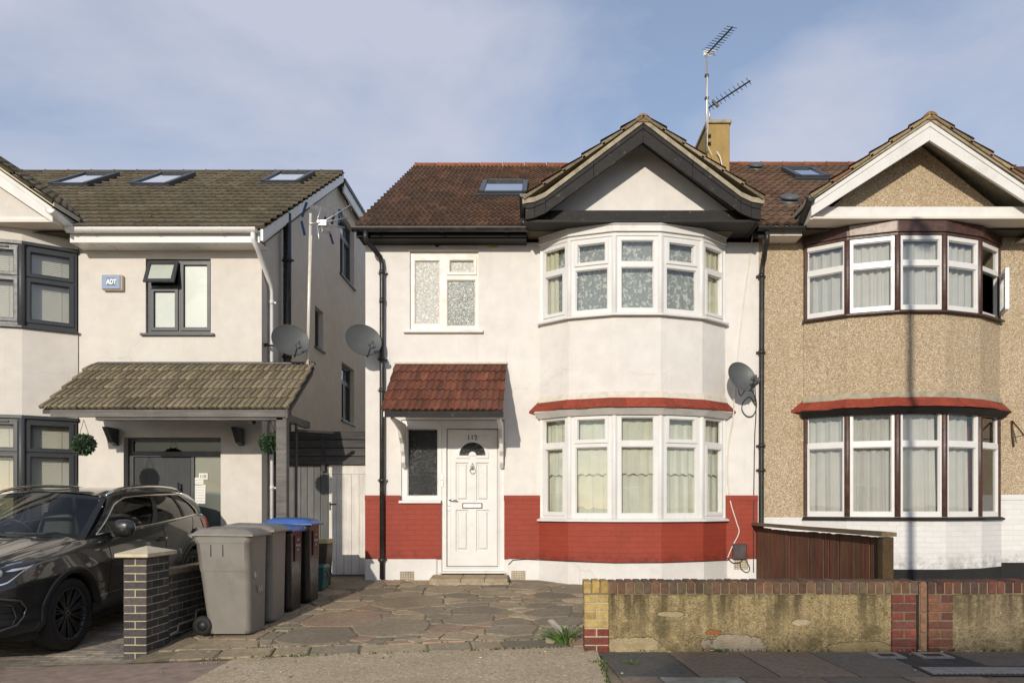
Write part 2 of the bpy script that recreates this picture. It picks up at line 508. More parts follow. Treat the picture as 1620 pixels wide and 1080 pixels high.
tile_mat('old_tiles', (0.14, 0.10, 0.06), (0.36, 0.29, 0.19), 0.7, 0.9)
tile_mat('red_tiles', (0.085, 0.040, 0.026), (0.56, 0.47, 0.37), 0.6, 0.9)
tile_mat('porch_tiles', (0.13, 0.10, 0.055), (0.42, 0.34, 0.19), 0.35, 0.45)
tile_mat('ridge_tiles', (0.20, 0.10, 0.045), (0.50, 0.40, 0.12), 0.35, 0.9)
tile_mat('loose_brick', (0.075, 0.060, 0.038), (0.33, 0.28, 0.20), 0.55, 0.4)
tile_mat('slab_stone', (0.17, 0.135, 0.085), (0.44, 0.385, 0.28), 0.55, 0.4)
tile_mat('clean_brick', (0.055, 0.050, 0.050), (0.26, 0.22, 0.17), 0.15, 0.25, .7)

simple('white_upvc', (0.735, 0.72, 0.685), 0.32, 0.04, 3, 0.0, dirt=((0.62, 0.56, 0.46), 0.22))
simple('white_paint', (0.73, 0.705, 0.66), 0.5, 0.05, 5, 0.15, 50, dirt=((0.38, 0.33, 0.26), 0.35))
simple('cream_paint', (0.70, 0.63, 0.53), 0.55, 0.05, 3, 0.1, 60)
simple('grey_upvc', (0.046, 0.049, 0.052), 0.38, 0.06, 8)
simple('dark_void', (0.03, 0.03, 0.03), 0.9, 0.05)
simple('black_gutter', (0.022, 0.021, 0.020), 0.38, 0.3, 9, 0.1, 40, dirt=((0.11, 0.095, 0.075), 0.5))
simple('black_pvc', (0.014, 0.014, 0.014), 0.28, 0.2, 9)
simple('white_gutter', (0.80, 0.78, 0.74), 0.3, 0.03, 5, dirt=((0.55, 0.48, 0.38), 0.3))
simple('brown_wood', (0.068, 0.030, 0.021), 0.45, 0.35, 14, 0.2, 60, dirt=((0.22, 0.12, 0.08), 0.4))
simple('pale_wood', (0.50, 0.42, 0.36), 0.6, 0.2, 20, 0.2, 60, dirt=((0.25, 0.13, 0.09), 0.7))
simple('cement', (0.36, 0.31, 0.22), 0.9, 0.25, 12, 0.7, 50, dirt=((0.13, 0.11, 0.06), 0.7))
simple('pale_cement', (0.66, 0.60, 0.50), 0.9, 0.12, 12, 0.5, 60)
simple('mortar', (0.42, 0.36, 0.24), 0.95, 0.2, 20, 0.5, 90)
simple('joint_sand', (0.215, 0.172, 0.105), 0.95, 0.35, 6, 0.7, 70, dirt=((0.06, 0.07, 0.025), 0.8))
simple('cap_stone', (0.62, 0.53, 0.37), 0.85, 0.12, 14, 0.4, 90)
simple('sandstone', (0.36, 0.28, 0.17), 0.85, 0.25, 9, 0.5, 60, dirt=((0.16, 0.13, 0.09), 0.6))
simple('steel', (0.62, 0.61, 0.58), 0.28, 0.06, 8, metal=1.0)
simple('galvanised', (0.60, 0.58, 0.55), 0.42, 0.1, 14, metal=0.7)
simple('white_pole', (0.74, 0.68, 0.60), 0.35, 0.1, 10, metal=0.25)
simple('dark_metal', (0.05, 0.048, 0.046), 0.45, 0.15, 10, metal=0.4)
simple('blue_plastic', (0.035, 0.13, 0.42), 0.4, 0.1)
simple('antenna_blue', (0.010, 0.026, 0.06), 0.9, 0.1, spec=.1)
simple('rust', (0.09, 0.045, 0.025), 0.8, 0.3, 20, 0.3, 80)
simple('dish_grey', (0.095, 0.100, 0.098), 0.5, 0.08, 6, dirt=((0.14, 0.14, 0.125), 0.3))
simple('meter_box', (0.066, 0.046, 0.046), 0.5, 0.08, 6, dirt=((0.2, 0.17, 0.15), 0.3))
simple('cable_white', (0.72, 0.67, 0.58), 0.5, 0.05)
simple('cable_black', (0.03, 0.03, 0.03), 0.5, 0.1)
simple('bin_grey', (0.195, 0.180, 0.155), 0.5, 0.10, 5, 0.3, 160, dirt=((0.115, 0.10, 0.078), 0.55))
simple('bin_lid_grey', (0.215, 0.195, 0.165), 0.42, 0.12, 9, 0.3, 120, dirt=((0.32, 0.29, 0.24), 0.6))
simple('bin_black', (0.020, 0.017, 0.015), 0.33, 0.15, 5, 0.15, 160, dirt=((0.06, 0.05, 0.04), 0.3))
simple('bin_blue', (0.05, 0.115, 0.33), 0.38, 0.1, 6, 0.1, 90, dirt=((0.12, 0.2, 0.42), 0.3))
simple('sticker_maroon', (0.026, 0.011, 0.011), 0.4, 0.15, 10)
simple('sticker_print', (0.60, 0.56, 0.54), 0.5, 0.1, 30)
simple('chalk', (0.42, 0.40, 0.36), 0.8, 0.2, 60)
simple('teal_plastic', (0.03, 0.115, 0.105), 0.45, 0.15, 8, dirt=((0.09, 0.12, 0.1), 0.4))
simple('brown_plastic', (0.06, 0.038, 0.022), 0.45, 0.2, 8)
simple('yellow_lid', (0.36, 0.29, 0.12), 0.55, 0.15, 8)
simple('rubber', (0.010, 0.010, 0.010), 0.72, 0.15, 12, 0.15, 60)
simple('black_plastic', (0.014, 0.014, 0.014), 0.5, 0.1, 10, 0.15, 120)
simple('chrome', (0.75, 0.72, 0.66), 0.16, 0.03, metal=1.0)
simple('alloy', (0.060, 0.058, 0.056), 0.3, 0.1, metal=0.6)
simple('alloy_edge', (0.12, 0.115, 0.11), 0.25, 0.1, metal=0.9)
simple('seat_cloth', (0.075, 0.07, 0.065), 0.7, 0.1)
simple('lamp_silver', (0.55, 0.55, 0.57), 0.2, 0.1, metal=0.8)
simple('lamp_white', (0.80, 0.80, 0.80), 0.25, 0.05)
simple('tail_red', (0.40, 0.025, 0.015), 0.2, 0.1)
simple('paper', (0.80, 0.78, 0.72), 0.8, 0.03, 6)
simple('ink', (0.10, 0.10, 0.10), 0.7, 0.1)
simple('paper_ink', (0.45, 0.43, 0.40), 0.8, 0.1)
simple('letter_white', (0.82, 0.84, 0.85), 0.5, 0.02)
simple('alarm_blue', (0.235, 0.305, 0.44), 0.45, 0.06, 12)
simple('alarm_dark', (0.05, 0.13, 0.21), 0.45, 0.06)
simple('alarm_cream', (0.60, 0.52, 0.40), 0.5, 0.06)
simple('curtain_green', (0.72, 0.715, 0.60), 0.9, 0.08, 5)
simple('curtain_white', (0.60, 0.58, 0.54), 0.9, 0.06, 5)
simple('curtain_cream', (0.70, 0.665, 0.50), 0.9, 0.08, 5)
simple('curtain_red', (0.20, 0.02, 0.02), 0.9, 0.1, 5)
simple('blind_white', (0.70, 0.665, 0.57), 0.6, 0.04, 5)
simple('leaf_core', (0.012, 0.022, 0.011), 0.9, 0.2, 12)
simple('leaf_green', (0.040, 0.078, 0.034), 0.5, 0.3, 20, use_col=True)
simple('grass_green', (0.065, 0.125, 0.03), 0.6, 0.25, 12, use_col=True)
simple('stem_brown', (0.07, 0.05, 0.03), 0.8, 0.2, 12)
simple('iron_cover', (0.055, 0.052, 0.050), 0.55, 0.3, 20, 0.4, 90, metal=0.4)
simple('cover_concrete', (0.30, 0.275, 0.24), 0.9, 0.2, 18, 0.6, 120)
simple('asphalt_old', (0.30, 0.215, 0.160), 0.92, 0.25, 9, 0.8, 150, dirt=((0.17, 0.15, 0.12), 0.5))
simple('road_asphalt', (0.05, 0.05, 0.05), 0.9, 0.25, 5, 0.6, 120)
simple('earth', (0.10, 0.085, 0.05), 0.95, 0.3, 1.5, 0.6, 20)
simple('rubble', (0.42, 0.36, 0.27), 0.9, 0.3, 12, 0.5, 60, use_col=True)
simple('facing_brick', (0.30, 0.16, 0.10), 0.9, 0.2, 8, 0.4, 50)
simple('plain_glass_dark', (0.02, 0.022, 0.025), 0.08, 0.1)
simple('lamp_post_grey', (0.12, 0.12, 0.12), 0.5, 0.1)

def weathered_timber(name, a, b, axis_scale, rough=0.75):
    t = NT(name)
    g = t.noise(1.0, 6, .65, t.mapping(t.tc(), axis_scale), 0.4)
    c = t.ramp(g, [(.3, a), (.7, b)])
    c = t.mix(1.0, c, t.attr(), 'MULTIPLY')
    c = t.mix(1.0, c, t.ramp(t.noise(3, 4), [(.3, .82), (.7, 1.12)]), 'MULTIPLY')
    nm = t.bump(g, 0.35, 0.005)
    t.bsdf(c, rough, nm, spec=0.3)
    M[name] = t.m
weathered_timber('black_timber', (0.010, 0.009, 0.008), (0.024, 0.021, 0.018), (2.2, 30, 26), .6)
weathered_timber('grey_timber', (0.105, 0.098, 0.088), (0.20, 0.185, 0.165), (3, 40, 40))
weathered_timber('grey_gate', (0.115, 0.115, 0.110), (0.175, 0.175, 0.165), (40, 40, 2))
weathered_timber('dark_boards', (0.045, 0.042, 0.040), (0.095, 0.088, 0.082), (2, 30, 40))
weathered_timber('white_boards', (0.60, 0.56, 0.51), (0.76, 0.72, 0.66), (40, 40, 1.5))
weathered_timber('brown_decking', (0.070, 0.026, 0.013), (0.150, 0.058, 0.028), (30, 30, 3), .65)
weathered_timber('rail_timber', (0.125, 0.085, 0.045), (0.24, 0.175, 0.10), (30, 2, 30))
weathered_timber('dark_door', (0.026, 0.028, 0.030), (0.042, 0.044, 0.047), (30, 30, 2), .4)

def flaky_black():
    t = NT('flaky_black')
    g = t.noise(1.0, 6, .65, t.mapping(t.tc(), (5, 20, 12)), .5)
    c = t.ramp(g, [(.3, (0.010, 0.009, 0.008)), (.7, (0.026, 0.023, 0.020))])
    f = t.noise(9, 8, .75)
    c = t.mix(t.ramp(f, [(.60, 0), (.66, .8)]), c, (0.13, 0.115, 0.095))
    c = t.mix(t.ramp(t.noise(7, 9, .8), [(.71, 0), (.73, 1)]), c, (0.52, 0.46, 0.36))
    t.bsdf(c, .65, t.bump(f, .5, .006), spec=.3)
    M['flaky_black'] = t.m
flaky_black()

def glass(name, tint=(0.925, 0.935, 0.925), gloss=1.0, rough=0.0, wave=0.02, base=0.065):
    t = NT(name)
    nm = t.bump(t.noise(2.2, 2), wave, 0.05) if wave else None
    tr = t.n('ShaderNodeBsdfTransparent'); tr.inputs[0].default_value = (*tint, 1)
    gl = t.n('ShaderNodeBsdfGlossy'); gl.inputs['Roughness'].default_value = rough; gl.inputs['Color'].default_value = (1, 1, 1, 1)
    lw = t.n('ShaderNodeLayerWeight'); lw.inputs['Blend'].default_value = 0.5
    if nm is not None: t.link(nm, gl.inputs['Normal'])
    fac = t.math('ADD', t.math('MULTIPLY', t.math('POWER', lw.outputs['Facing'], 4.5), gloss * .8), base * gloss)
    mx = t.n('ShaderNodeMixShader'); t.link(fac, mx.inputs[0]); t.link(tr.outputs[0], mx.inputs[1]); t.link(gl.outputs[0], mx.inputs[2])
    t.link(mx.outputs[0], t.out.inputs['Surface'])
    M[name] = t.m
glass('window_glass')
glass('tinted_glass', (0.30, 0.32, 0.31), 1.3, 0.0, 0.0, 0.03)
glass('windscreen_glass', (0.66, 0.72, 0.68), 1.3, 0.0, 0.0, 0.03)
glass('lamp_glass', (0.92, 0.93, 0.95), 1.0, 0.0, 0.0, 0.04)
glass('skylight_glass', (0.25, 0.27, 0.3), 2.0, 0.0, 0.01, 0.25)

def obscure(name, light, dark, scale, thr, rough=0.18, bs=0.6, trans=.35, gk=.12):
    t = NT(name)
    n = t.noise(scale, 3, .55, None, 1.2)
    c = t.ramp(n, [(thr - .08, dark), (thr + .08, light)])
    df = t.n('ShaderNodeBsdfDiffuse'); t.link(c, df.inputs['Color'])
    tl = t.n('ShaderNodeBsdfTransparent'); tl.inputs[0].default_value = (0.8, .85, .8, 1)
    nm = t.bump(n, bs, 0.02)
    gl = t.n('ShaderNodeBsdfGlossy'); gl.inputs['Roughness'].default_value = rough; t.link(nm, gl.inputs['Normal'])
    a = t.n('ShaderNodeMixShader'); a.inputs[0].default_value = trans; t.link(df.outputs[0], a.inputs[1]); t.link(tl.outputs[0], a.inputs[2])
    b = t.n('ShaderNodeMixShader'); b.inputs[0].default_value = gk; t.link(a.outputs[0], b.inputs[1]); t.link(gl.outputs[0], b.inputs[2])
    t.link(b.outputs[0], t.out.inputs['Surface'])
    M[name] = t.m
obscure('patterned_glass', (0.52, 0.53, 0.48), (0.22, 0.235, 0.21), 40, .5, trans=.15, gk=.06)
obscure('frosted_glass', (0.54, 0.53, 0.48), (0.47, 0.465, 0.42), 30, .5, .3, .5, .12, .06)
obscure('green_frosted_glass', (0.58, 0.62, 0.54), (0.52, 0.56, 0.48), 1.5, .5, .25, .1, .15)
obscure('dark_patterned_glass', (0.16, 0.15, 0.115), (0.004, 0.005, 0.005), 30, .66, .10, .8, .10, .05)
obscure('porch_side_glass', (0.20, 0.225, 0.185), (0.17, 0.19, 0.16), 1.2, .5, .06, .02, .2)

def lace():
    t = NT('lace')
    v = t.n('ShaderNodeTexNoise'); v.inputs['Scale'].default_value = 21; v.inputs['Detail'].default_value = 3.5; v.inputs['Distortion'].default_value = .7
    t.link(t.tc(), v.inputs['Vector'])
    m = t.ramp(v.outputs['Fac'], [(.52, 0), (.60, 1)])
    fine = t.voro(46); m2 = t.ramp(fine.outputs['Distance'], [(.2, .75), (.5, 1)])
    c = t.mix(t.mix(1.0, m, m2, 'MULTIPLY'), (0.30, 0.315, 0.285), (0.64, 0.635, 0.58))
    df = t.n('ShaderNodeBsdfDiffuse'); t.link(c, df.inputs['Color'])
    t.link(df.outputs[0], t.out.inputs['Surface'])
    M['lace'] = t.m
lace()

def concrete_walk():
    t = NT('concrete')
    v = t.voro(70)
    rn = t.n('ShaderNodeSeparateColor'); t.link(v.outputs['Color'], rn.inputs[0])
    c = t.ramp(rn.outputs[0], [(0, (0.33, 0.25, 0.155)), (.35, (0.47, 0.37, 0.24)), (.75, (0.53, 0.425, 0.28)), (1, (0.70, 0.60, 0.44))])
    c = t.mix(t.ramp(t.noise(2.0, 7, .65), [(.4, 0), (.7, .5)]), c, (0.31, 0.235, 0.145))
    b = t.bump(v.outputs['Distance'], .5, .006)
    b = t.bump(t.noise(25, 5, .7), .4, .008, b)
    t.bsdf(c, .9, b, spec=.25)
    M['concrete'] = t.m
concrete_walk()

def roughcast(name, a, b, dark, patch=None):
    t = NT(name)
    o = t.tc()
    v = t.voro(105); rn = t.n('ShaderNodeSeparateColor'); t.link(v.outputs['Color'], rn.inputs[0])
    big = t.noise(2.0, 7, .7)
    c = t.mix(big, a, b)
    c = t.mix(t.ramp(rn.outputs[0], [(0, .75), (.22, .0)]), c, dark)
    c = t.mix(t.ramp(rn.outputs[1], [(.88, 0), (.96, .5)]), c, tuple(min(1, x * 1.5) for x in a))
    c = t.mix(1.0, c, t.ramp(t.noise(28, 6, .75), [(.3, .62), (.7, 1.25)]), 'MULTIPLY')
    st = t.noise(1.0, 5, .65, t.mapping(o, (9, 9, 1.1)))
    z = t.sep(o)[2]
    up = t.ramp(z, [(.05, .15), (.48, 1)])
    c = t.mix(t.math('MULTIPLY', t.ramp(st, [(.44, 0), (.62, .9)]), up), c, dark)
    c = t.mix(t.ramp(t.noise(3.2, 7, .72), [(.50, 0), (.64, .7)]), c, (0.10, 0.085, 0.042))
    b1 = t.bump(v.outputs['Distance'], .9, .008)
    b1 = t.bump(t.noise(16, 6, .75), .7, .02, b1)
    if patch:
        x = t.sep(o)[0]
        wob = t.noise(7, 5, .65)
        for (cx, cz, rx, rz, colr) in patch:
            dx = t.math('DIVIDE', t.math('SUBTRACT', x, cx), rx); dz = t.math('DIVIDE', t.math('SUBTRACT', z, cz), rz)
            dd = t.math('ADD', t.math('MULTIPLY', dx, dx), t.math('MULTIPLY', dz, dz))
            dd = t.math('ADD', dd, t.math('MULTIPLY', t.math('SUBTRACT', wob, .5), 2.6))
            m = t.ramp(dd, [(.86, 1), (.94, 0)])
            cc = t.mix(t.ramp(t.noise(9, 5, .7), [(.4, 0), (.7, .7)]), colr, tuple(q * .6 for q in colr))
            c = t.mix(m, c, cc)
            b1 = t.bump(t.ramp(dd, [(.80, 0), (.96, 1)]), .9, .02, b1)
    t.bsdf(c, .92, b1, spec=.2)
    M[name] = t.m

def car_paint():
    t = NT('car_paint')
    c = t.mix(t.ramp(t.noise(420, 2), [(.4, 0), (.75, .6)]), (0.022, 0.0218, 0.0218), (0.050, 0.049, 0.048))
    t.bsdf(c, .30, None, .35, .5, 1.0)
    M['car_paint'] = t.m
car_paint()
# ------------------------------------------------------------------ ground, road, pavement, paved front yards
def zf(x): return -0.19 + 0.033 * min(0.0, max(x, -5.0) - 0.3)
def gz(x, y):
    if y >= 0: return 0.0
    if y > -4.2: return zf(x) * (-y / 4.2)
    return zf(x) + 0.016 * (y + 4.2)
def gcar(y): return -0.16 + (-0.20) * max(0.0, min(1.0, (-y - 0.2) / 4.0))

def structure(o): o['kind'] = 'structure'; return o
mb = MB(); mb.quad((-700, -700, -.62), (700, -700, -.62), (700, 700, -.62), (-700, 700, -.62))
structure(mb.build('ground', M['earth'], loc=(0, 0, 0)))
mb = MB(); mb.quad((-70, -14.4, -.46), (70, -14.4, -.46), (70, -6.52, -.46), (-70, -6.52, -.46))
structure(mb.build('road', M['road_asphalt'], loc=(0, 0, 0)))
mb = MB()
x = -40.0
rnd = random.Random(3)
while x < 40:
    mb.box(x, x + .91, -6.53, -6.40, -.62, gz(x, -6.4) - .004 + .0); x += .915
structure(mb.build('kerb', M['cover_concrete'], loc=(0, 0, 0), bevel=.012))

def sheet(name, x0, x1, y0, y1, m, nx=20, ny=8, zfun=gz, dz=0.0, skew=0.0, bump=0.0):
    mb = MB(); rr = random.Random(name)
    J = {}
    def f(a, b):
        y = y0 + (y1 - y0) * b
        x = x0 + (x1 - x0) * a + skew * (y1 - y)
        k = (round(a * nx), round(b * ny))
        if k not in J: J[k] = rr.uniform(-bump, bump)
        return Vector((x, y, zfun(x, y) + dz + J[k]))
    mb.surf(f, nx, ny)
    return structure(mb.build(name, m, loc=(0, 0, 0), fix=False))
sheet('pavement', -40, 40, -6.41, -4.16, M['joint_sand'], 80, 4, dz=-.012)
sheet('concrete_crossover', -2.75, .50, -6.405, -4.185, M['concrete'], 40, 30, dz=.006, bump=.002, skew=0.0)
sheet('asphalt_crossover', -12, -2.74, -6.405, -4.30, M['asphalt_old'], 60, 16, dz=.004, bump=.003)

# pavement slabs to the right of the crossover
slab_cols = [(.25, .19, .135), (.28, .205, .145), (.22, .18, .14), (.20, .172, .142), (.255, .195, .15)]
mb = MB(); rnd = random.Random(8)
def slab(mb, x0, x1, y0, y1, c, h=.03, sk=-.10):
    g = .006; dz = rnd.uniform(-.004, .004)
    def p(x, y, z): 
        xx = x + sk * (y + 4.4)
        return (xx, y, gz(xx, y) + z + dz)
    kk = rnd.uniform(.85, 1.15); mb.col = tuple(v * kk for v in c)
    mb.hexa([p(x0 + g, y0 + g, -.03), p(x1 - g, y0 + g, -.03), p(x1 - g, y1 - g, -.03), p(x0 + g, y1 - g, -.03), p(x0 + g, y0 + g, .006), p(x1 - g, y0 + g, .006), p(x1 - g, y1 - g, .006), p(x0 + g, y1 - g, .006)])
asph = []
for r, (ya, yb, off) in enumerate(((-5.30, -4.40, .0), (-6.0, -5.30, .3), (-6.40, -6.0, .1))):
    x = .50 + off * (r > 0)
    if r > 0: slab(mb, .50, .5 + off, ya, yb, rnd.choice(slab_cols))
    while x < 14:
        c = rnd.choice(slab_cols)
        if r == 0 and x < 1.0: c = (.11, .105, .095)
        if r == 1 and x < 1.2: c = (.42, .39, .32)
        if r == 0 and 2.9 < x < 3.3: c = (.055, .055, .056)
        slab(mb, x, x + .605, ya, yb, c); x += .608
structure(mb.build('paving_slabs', M['slab_stone'], loc=(0, 0, 0), bevel=.005))

# right-hand front gardens (behind the boundary wall)
sheet('front_garden', .60, 14, -4.20, .35, M['cover_concrete'], 30, 10, zfun=lambda x, y: -.02, dz=.0, bump=.006)
# block paved driveway of the left house
mb = MB(); rnd = random.Random(4)
y = -4.32
row = 0
while y < .5:
    x = -10.0 - (row % 2) * .1
    while x < -3.64:
        c = rnd.choice([(.17, .145, .115), (.20, .17, .135), (.15, .13, .11), (.22, .185, .14)])
        kk = rnd.uniform(.88, 1.12) * 2.0; mb.col = tuple(v * kk for v in c)
        x1 = min(x + .197, -3.62); z = rnd.uniform(-.002, .002)
        za, zb = gcar(y), gcar(y + .097)
        mb.hexa([(x, y, za - .05), (x1, y, za - .05), (x1, y + .097, zb - .05), (x, y + .097, zb - .05), (x, y, za + z), (x1, y, za + z), (x1, y + .097, zb + z), (x, y + .097, zb + z)])
        x += .2
    y += .1; row += 1
structure(mb.build('block_paving', M['slab_stone'], loc=(0, 0, 0)))
sheet('driveway', -11, -3.62, -4.34, .6, M['joint_sand'], 10, 10, zfun=lambda x, y: gcar(y), dz=-.008)

# crazy paving of the middle house
def clip(poly, p, n):
    out = []
    for i in range(len(poly)):
        a, b = poly[i], poly[(i + 1) % len(poly)]
        da, db = (a[0] - p[0]) * n[0] + (a[1] - p[1]) * n[1], (b[0] - p[0]) * n[0] + (b[1] - p[1]) * n[1]
        if da <= 0: out.append(a)
        if da * db < 0:
            t = da / (da - db); out.append((a[0] + (b[0] - a[0]) * t, a[1] + (b[1] - a[1]) * t))
    return out
stone_cols = [(.155, .125, .083), (.175, .138, .089), (.130, .108, .076), (.20, .155, .098), (.180, .118, .080), (.142, .120, .085), (.215, .170, .108), (.120, .102, .077)]
def stone(mb, poly, rnd, c=None):
    pts = []
    for i in range(len(poly)):
        a, b = Vector(poly[i]), Vector(poly[(i + 1) % len(poly)])
        L = (b - a).length; k = max(1, int(L / .085)); nn = Vector((-(b - a).y, (b - a).x)).normalized() if L > 1e-6 else Vector((0, 0))
        for j in range(k): pts.append(a.lerp(b, j / k) + nn * rnd.uniform(-.009, .009))
    cen = sum(pts, Vector((0, 0))) / len(pts)
    tx, ty, dz = rnd.uniform(-.012, .012), rnd.uniform(-.012, .012), rnd.uniform(-.004, .006)
    def z(p, h): return gz(p.x, p.y) + h + dz + tx * (p.x - cen.x) + ty * (p.y - cen.y)
    n = len(pts); vs = []
    for p in pts: vs.append((p.x, p.y, z(p, -.03)))
    for p in pts: vs.append((p.x, p.y, z(p, .004)))
    for p in pts:
        q = p + (cen - p).normalized() * min(.014, (cen - p).length * .3); vs.append((q.x, q.y, z(q, .012)))
    c = c or rnd.choice(stone_cols); c = tuple(v * .8 + .2 * q for v, q in zip(c, (.158, .127, .086))); k = rnd.uniform(.82, 1.18); mb.col = tuple(v * k * 2.0 for v in c)
    fs = [tuple(range(2 * n, 3 * n))]
    for i in range(n):
        j = (i + 1) % n
        fs += [(i, j, n + j, n + i), (n + i, n + j, 2 * n + j, 2 * n + i)]
    mb.add(vs, fs)
rnd = random.Random(21)
X0, X1, Y0, Y1 = -3.60, .62, -3.86, .02
seeds = []
tries = 0
while tries < 6000:
    tries += 1
    p = (rnd.uniform(X0 - .3, X1 + .3), rnd.uniform(Y0 - .3, Y1 + .6)); r = rnd.choice([.15, .22, .30, .44])
    if all((p[0] - q[0]) ** 2 + (p[1] - q[1]) ** 2 > ((r + q[2]) * .5) ** 2 * 1.35 for q in seeds): seeds.append((*p, r))
mb = MB()
for s in seeds:
    poly = [(X0, Y0), (X1, Y0), (X1, Y1), (X0, Y1)]
    inset = rnd.uniform(.004, .014)
    for q in seeds:
        if q is s: continue
        dx, dy = q[0] - s[0], q[1] - s[1]; L = math.hypot(dx, dy)
        if L > 1.8: continue
        n = (dx / L, dy / L)
        hh = L / 2 + (s[2] ** 2 - q[2] ** 2) * .55 / L - inset; poly = clip(poly, (s[0] + n[0] * hh, s[1] + n[1] * hh), n)
        if len(poly) < 3: break
    if len(poly) >= 3:
        a = 0
        for i in range(len(poly)): a += poly[i][0] * poly[(i + 1) % len(poly)][1] - poly[(i + 1) % len(poly)][0] * poly[i][1]
        if abs(a) / 2 > .012: stone(mb, poly, rnd)
x = -3.35                                                    # the edging row along the pavement
for w, c in ((.42, 0), (.50, 3), (.34, 1), (.46, 2), (.62, 6), (.40, 0), (.30, 1), (.58, 7), (.42, 4), (.28, 3)):
    sk = -.05
    stone(mb, [(x + .012, -4.19), (x + w - .012, -4.19), (x + w - .012 + sk, -3.88), (x + .012 + sk, -3.88)], rnd, stone_cols[c]); x += w
# the alley beside the house
for (a, b, c, d) in ((-4.0, -3.2, .02, .9), (-3.2, -2.6, .02, .6)): stone(mb, [(a + .01, c), (b - .01, c), (b - .01, d), (a + .01, d)], rnd)
structure(mb.build('crazy_paving', M['slab_stone'], loc=(0, 0, 0), fix=True))
sheet('front_path', -3.70, .66, -4.21, 1.2, M['joint_sand'], 24, 24, dz=-.001, bump=.003)
# ------------------------------------------------------------------ houses
HOUSES = 'houses facing the street'
FRONT = Facet((-20, 0), (20, 0))            # u = x + 20, outward is -y
def fu(x): return x + 20
def wall_block(mb, x0, x1, z0, z1, holes, n0=-.12, n1=0.0):
    plate(mb, FRONT, fu(x0), fu(x1), z0, z1, [(fu(h[0]), fu(h[1]), h[2], h[3]) for h in holes], n0, n1)

def casement(parent_part, house_loc, fc, lights, frame_m, glass_m, u0, u1, z0, z1, n0=-.07, n1=0.0, fmb=None, gap=.045, proud=.016, bead=None, pane_depth=.022):
    """Frame plate with openings; each light is (u0,u1,z0,z1,opens[,glass]); sashes stand proud of the frame. Returns the pane list to build."""
    holes = [(l[0] - (gap * .55 if l[4] else 0), l[1] + (gap * .55 if l[4] else 0), l[2] - (gap * .55 if l[4] else 0), l[3] + (gap * .55 if l[4] else 0)) for l in lights]
    plate(fmb, fc, u0, u1, z0, z1, holes, n0, n1)
    for l in lights:
        if l[4]:
            plate(fmb, fc, l[0] - gap, l[1] + gap, l[2] - gap, l[3] + gap, [(l[0], l[1], l[2], l[3])], n1 + .0025, n1 + proud)
            plate(fmb, fc, l[0] - gap * .5, l[1] + gap * .5, l[2] - gap * .5, l[3] + gap * .5, [(l[0], l[1], l[2], l[3])], n0 + .01, n1 + .002)
        # glazing bead
        b = .010
        plate(fmb, fc, l[0] - .002, l[1] + .002, l[2] - .002, l[3] + .002, [(l[0] + b, l[1] - b, l[2] + b, l[3] - b)], n0 + .02, n1 - .016 if not l[4] else n1 - .002)

def panes(parent, fc, lights, gm, n=-.034, label=None):
    for l in lights:
        mb = MB(); fbox(mb, fc, l[0] + .004, l[1] - .004, l[2] + .004, l[3] - .004, n - .004, n)
        o = mb.build('pane', M[l[5]] if len(l) > 5 else M[gm], parent)

def bay_points(cx, hw=(1.34, .935, .32), ys=(-.02, -.37, -.58)):
    return [(cx - hw[0], ys[0]), (cx - hw[1], ys[1]), (cx - hw[2], ys[2]), (cx + hw[2], ys[2]), (cx + hw[1], ys[1]), (cx + hw[0], ys[0])]

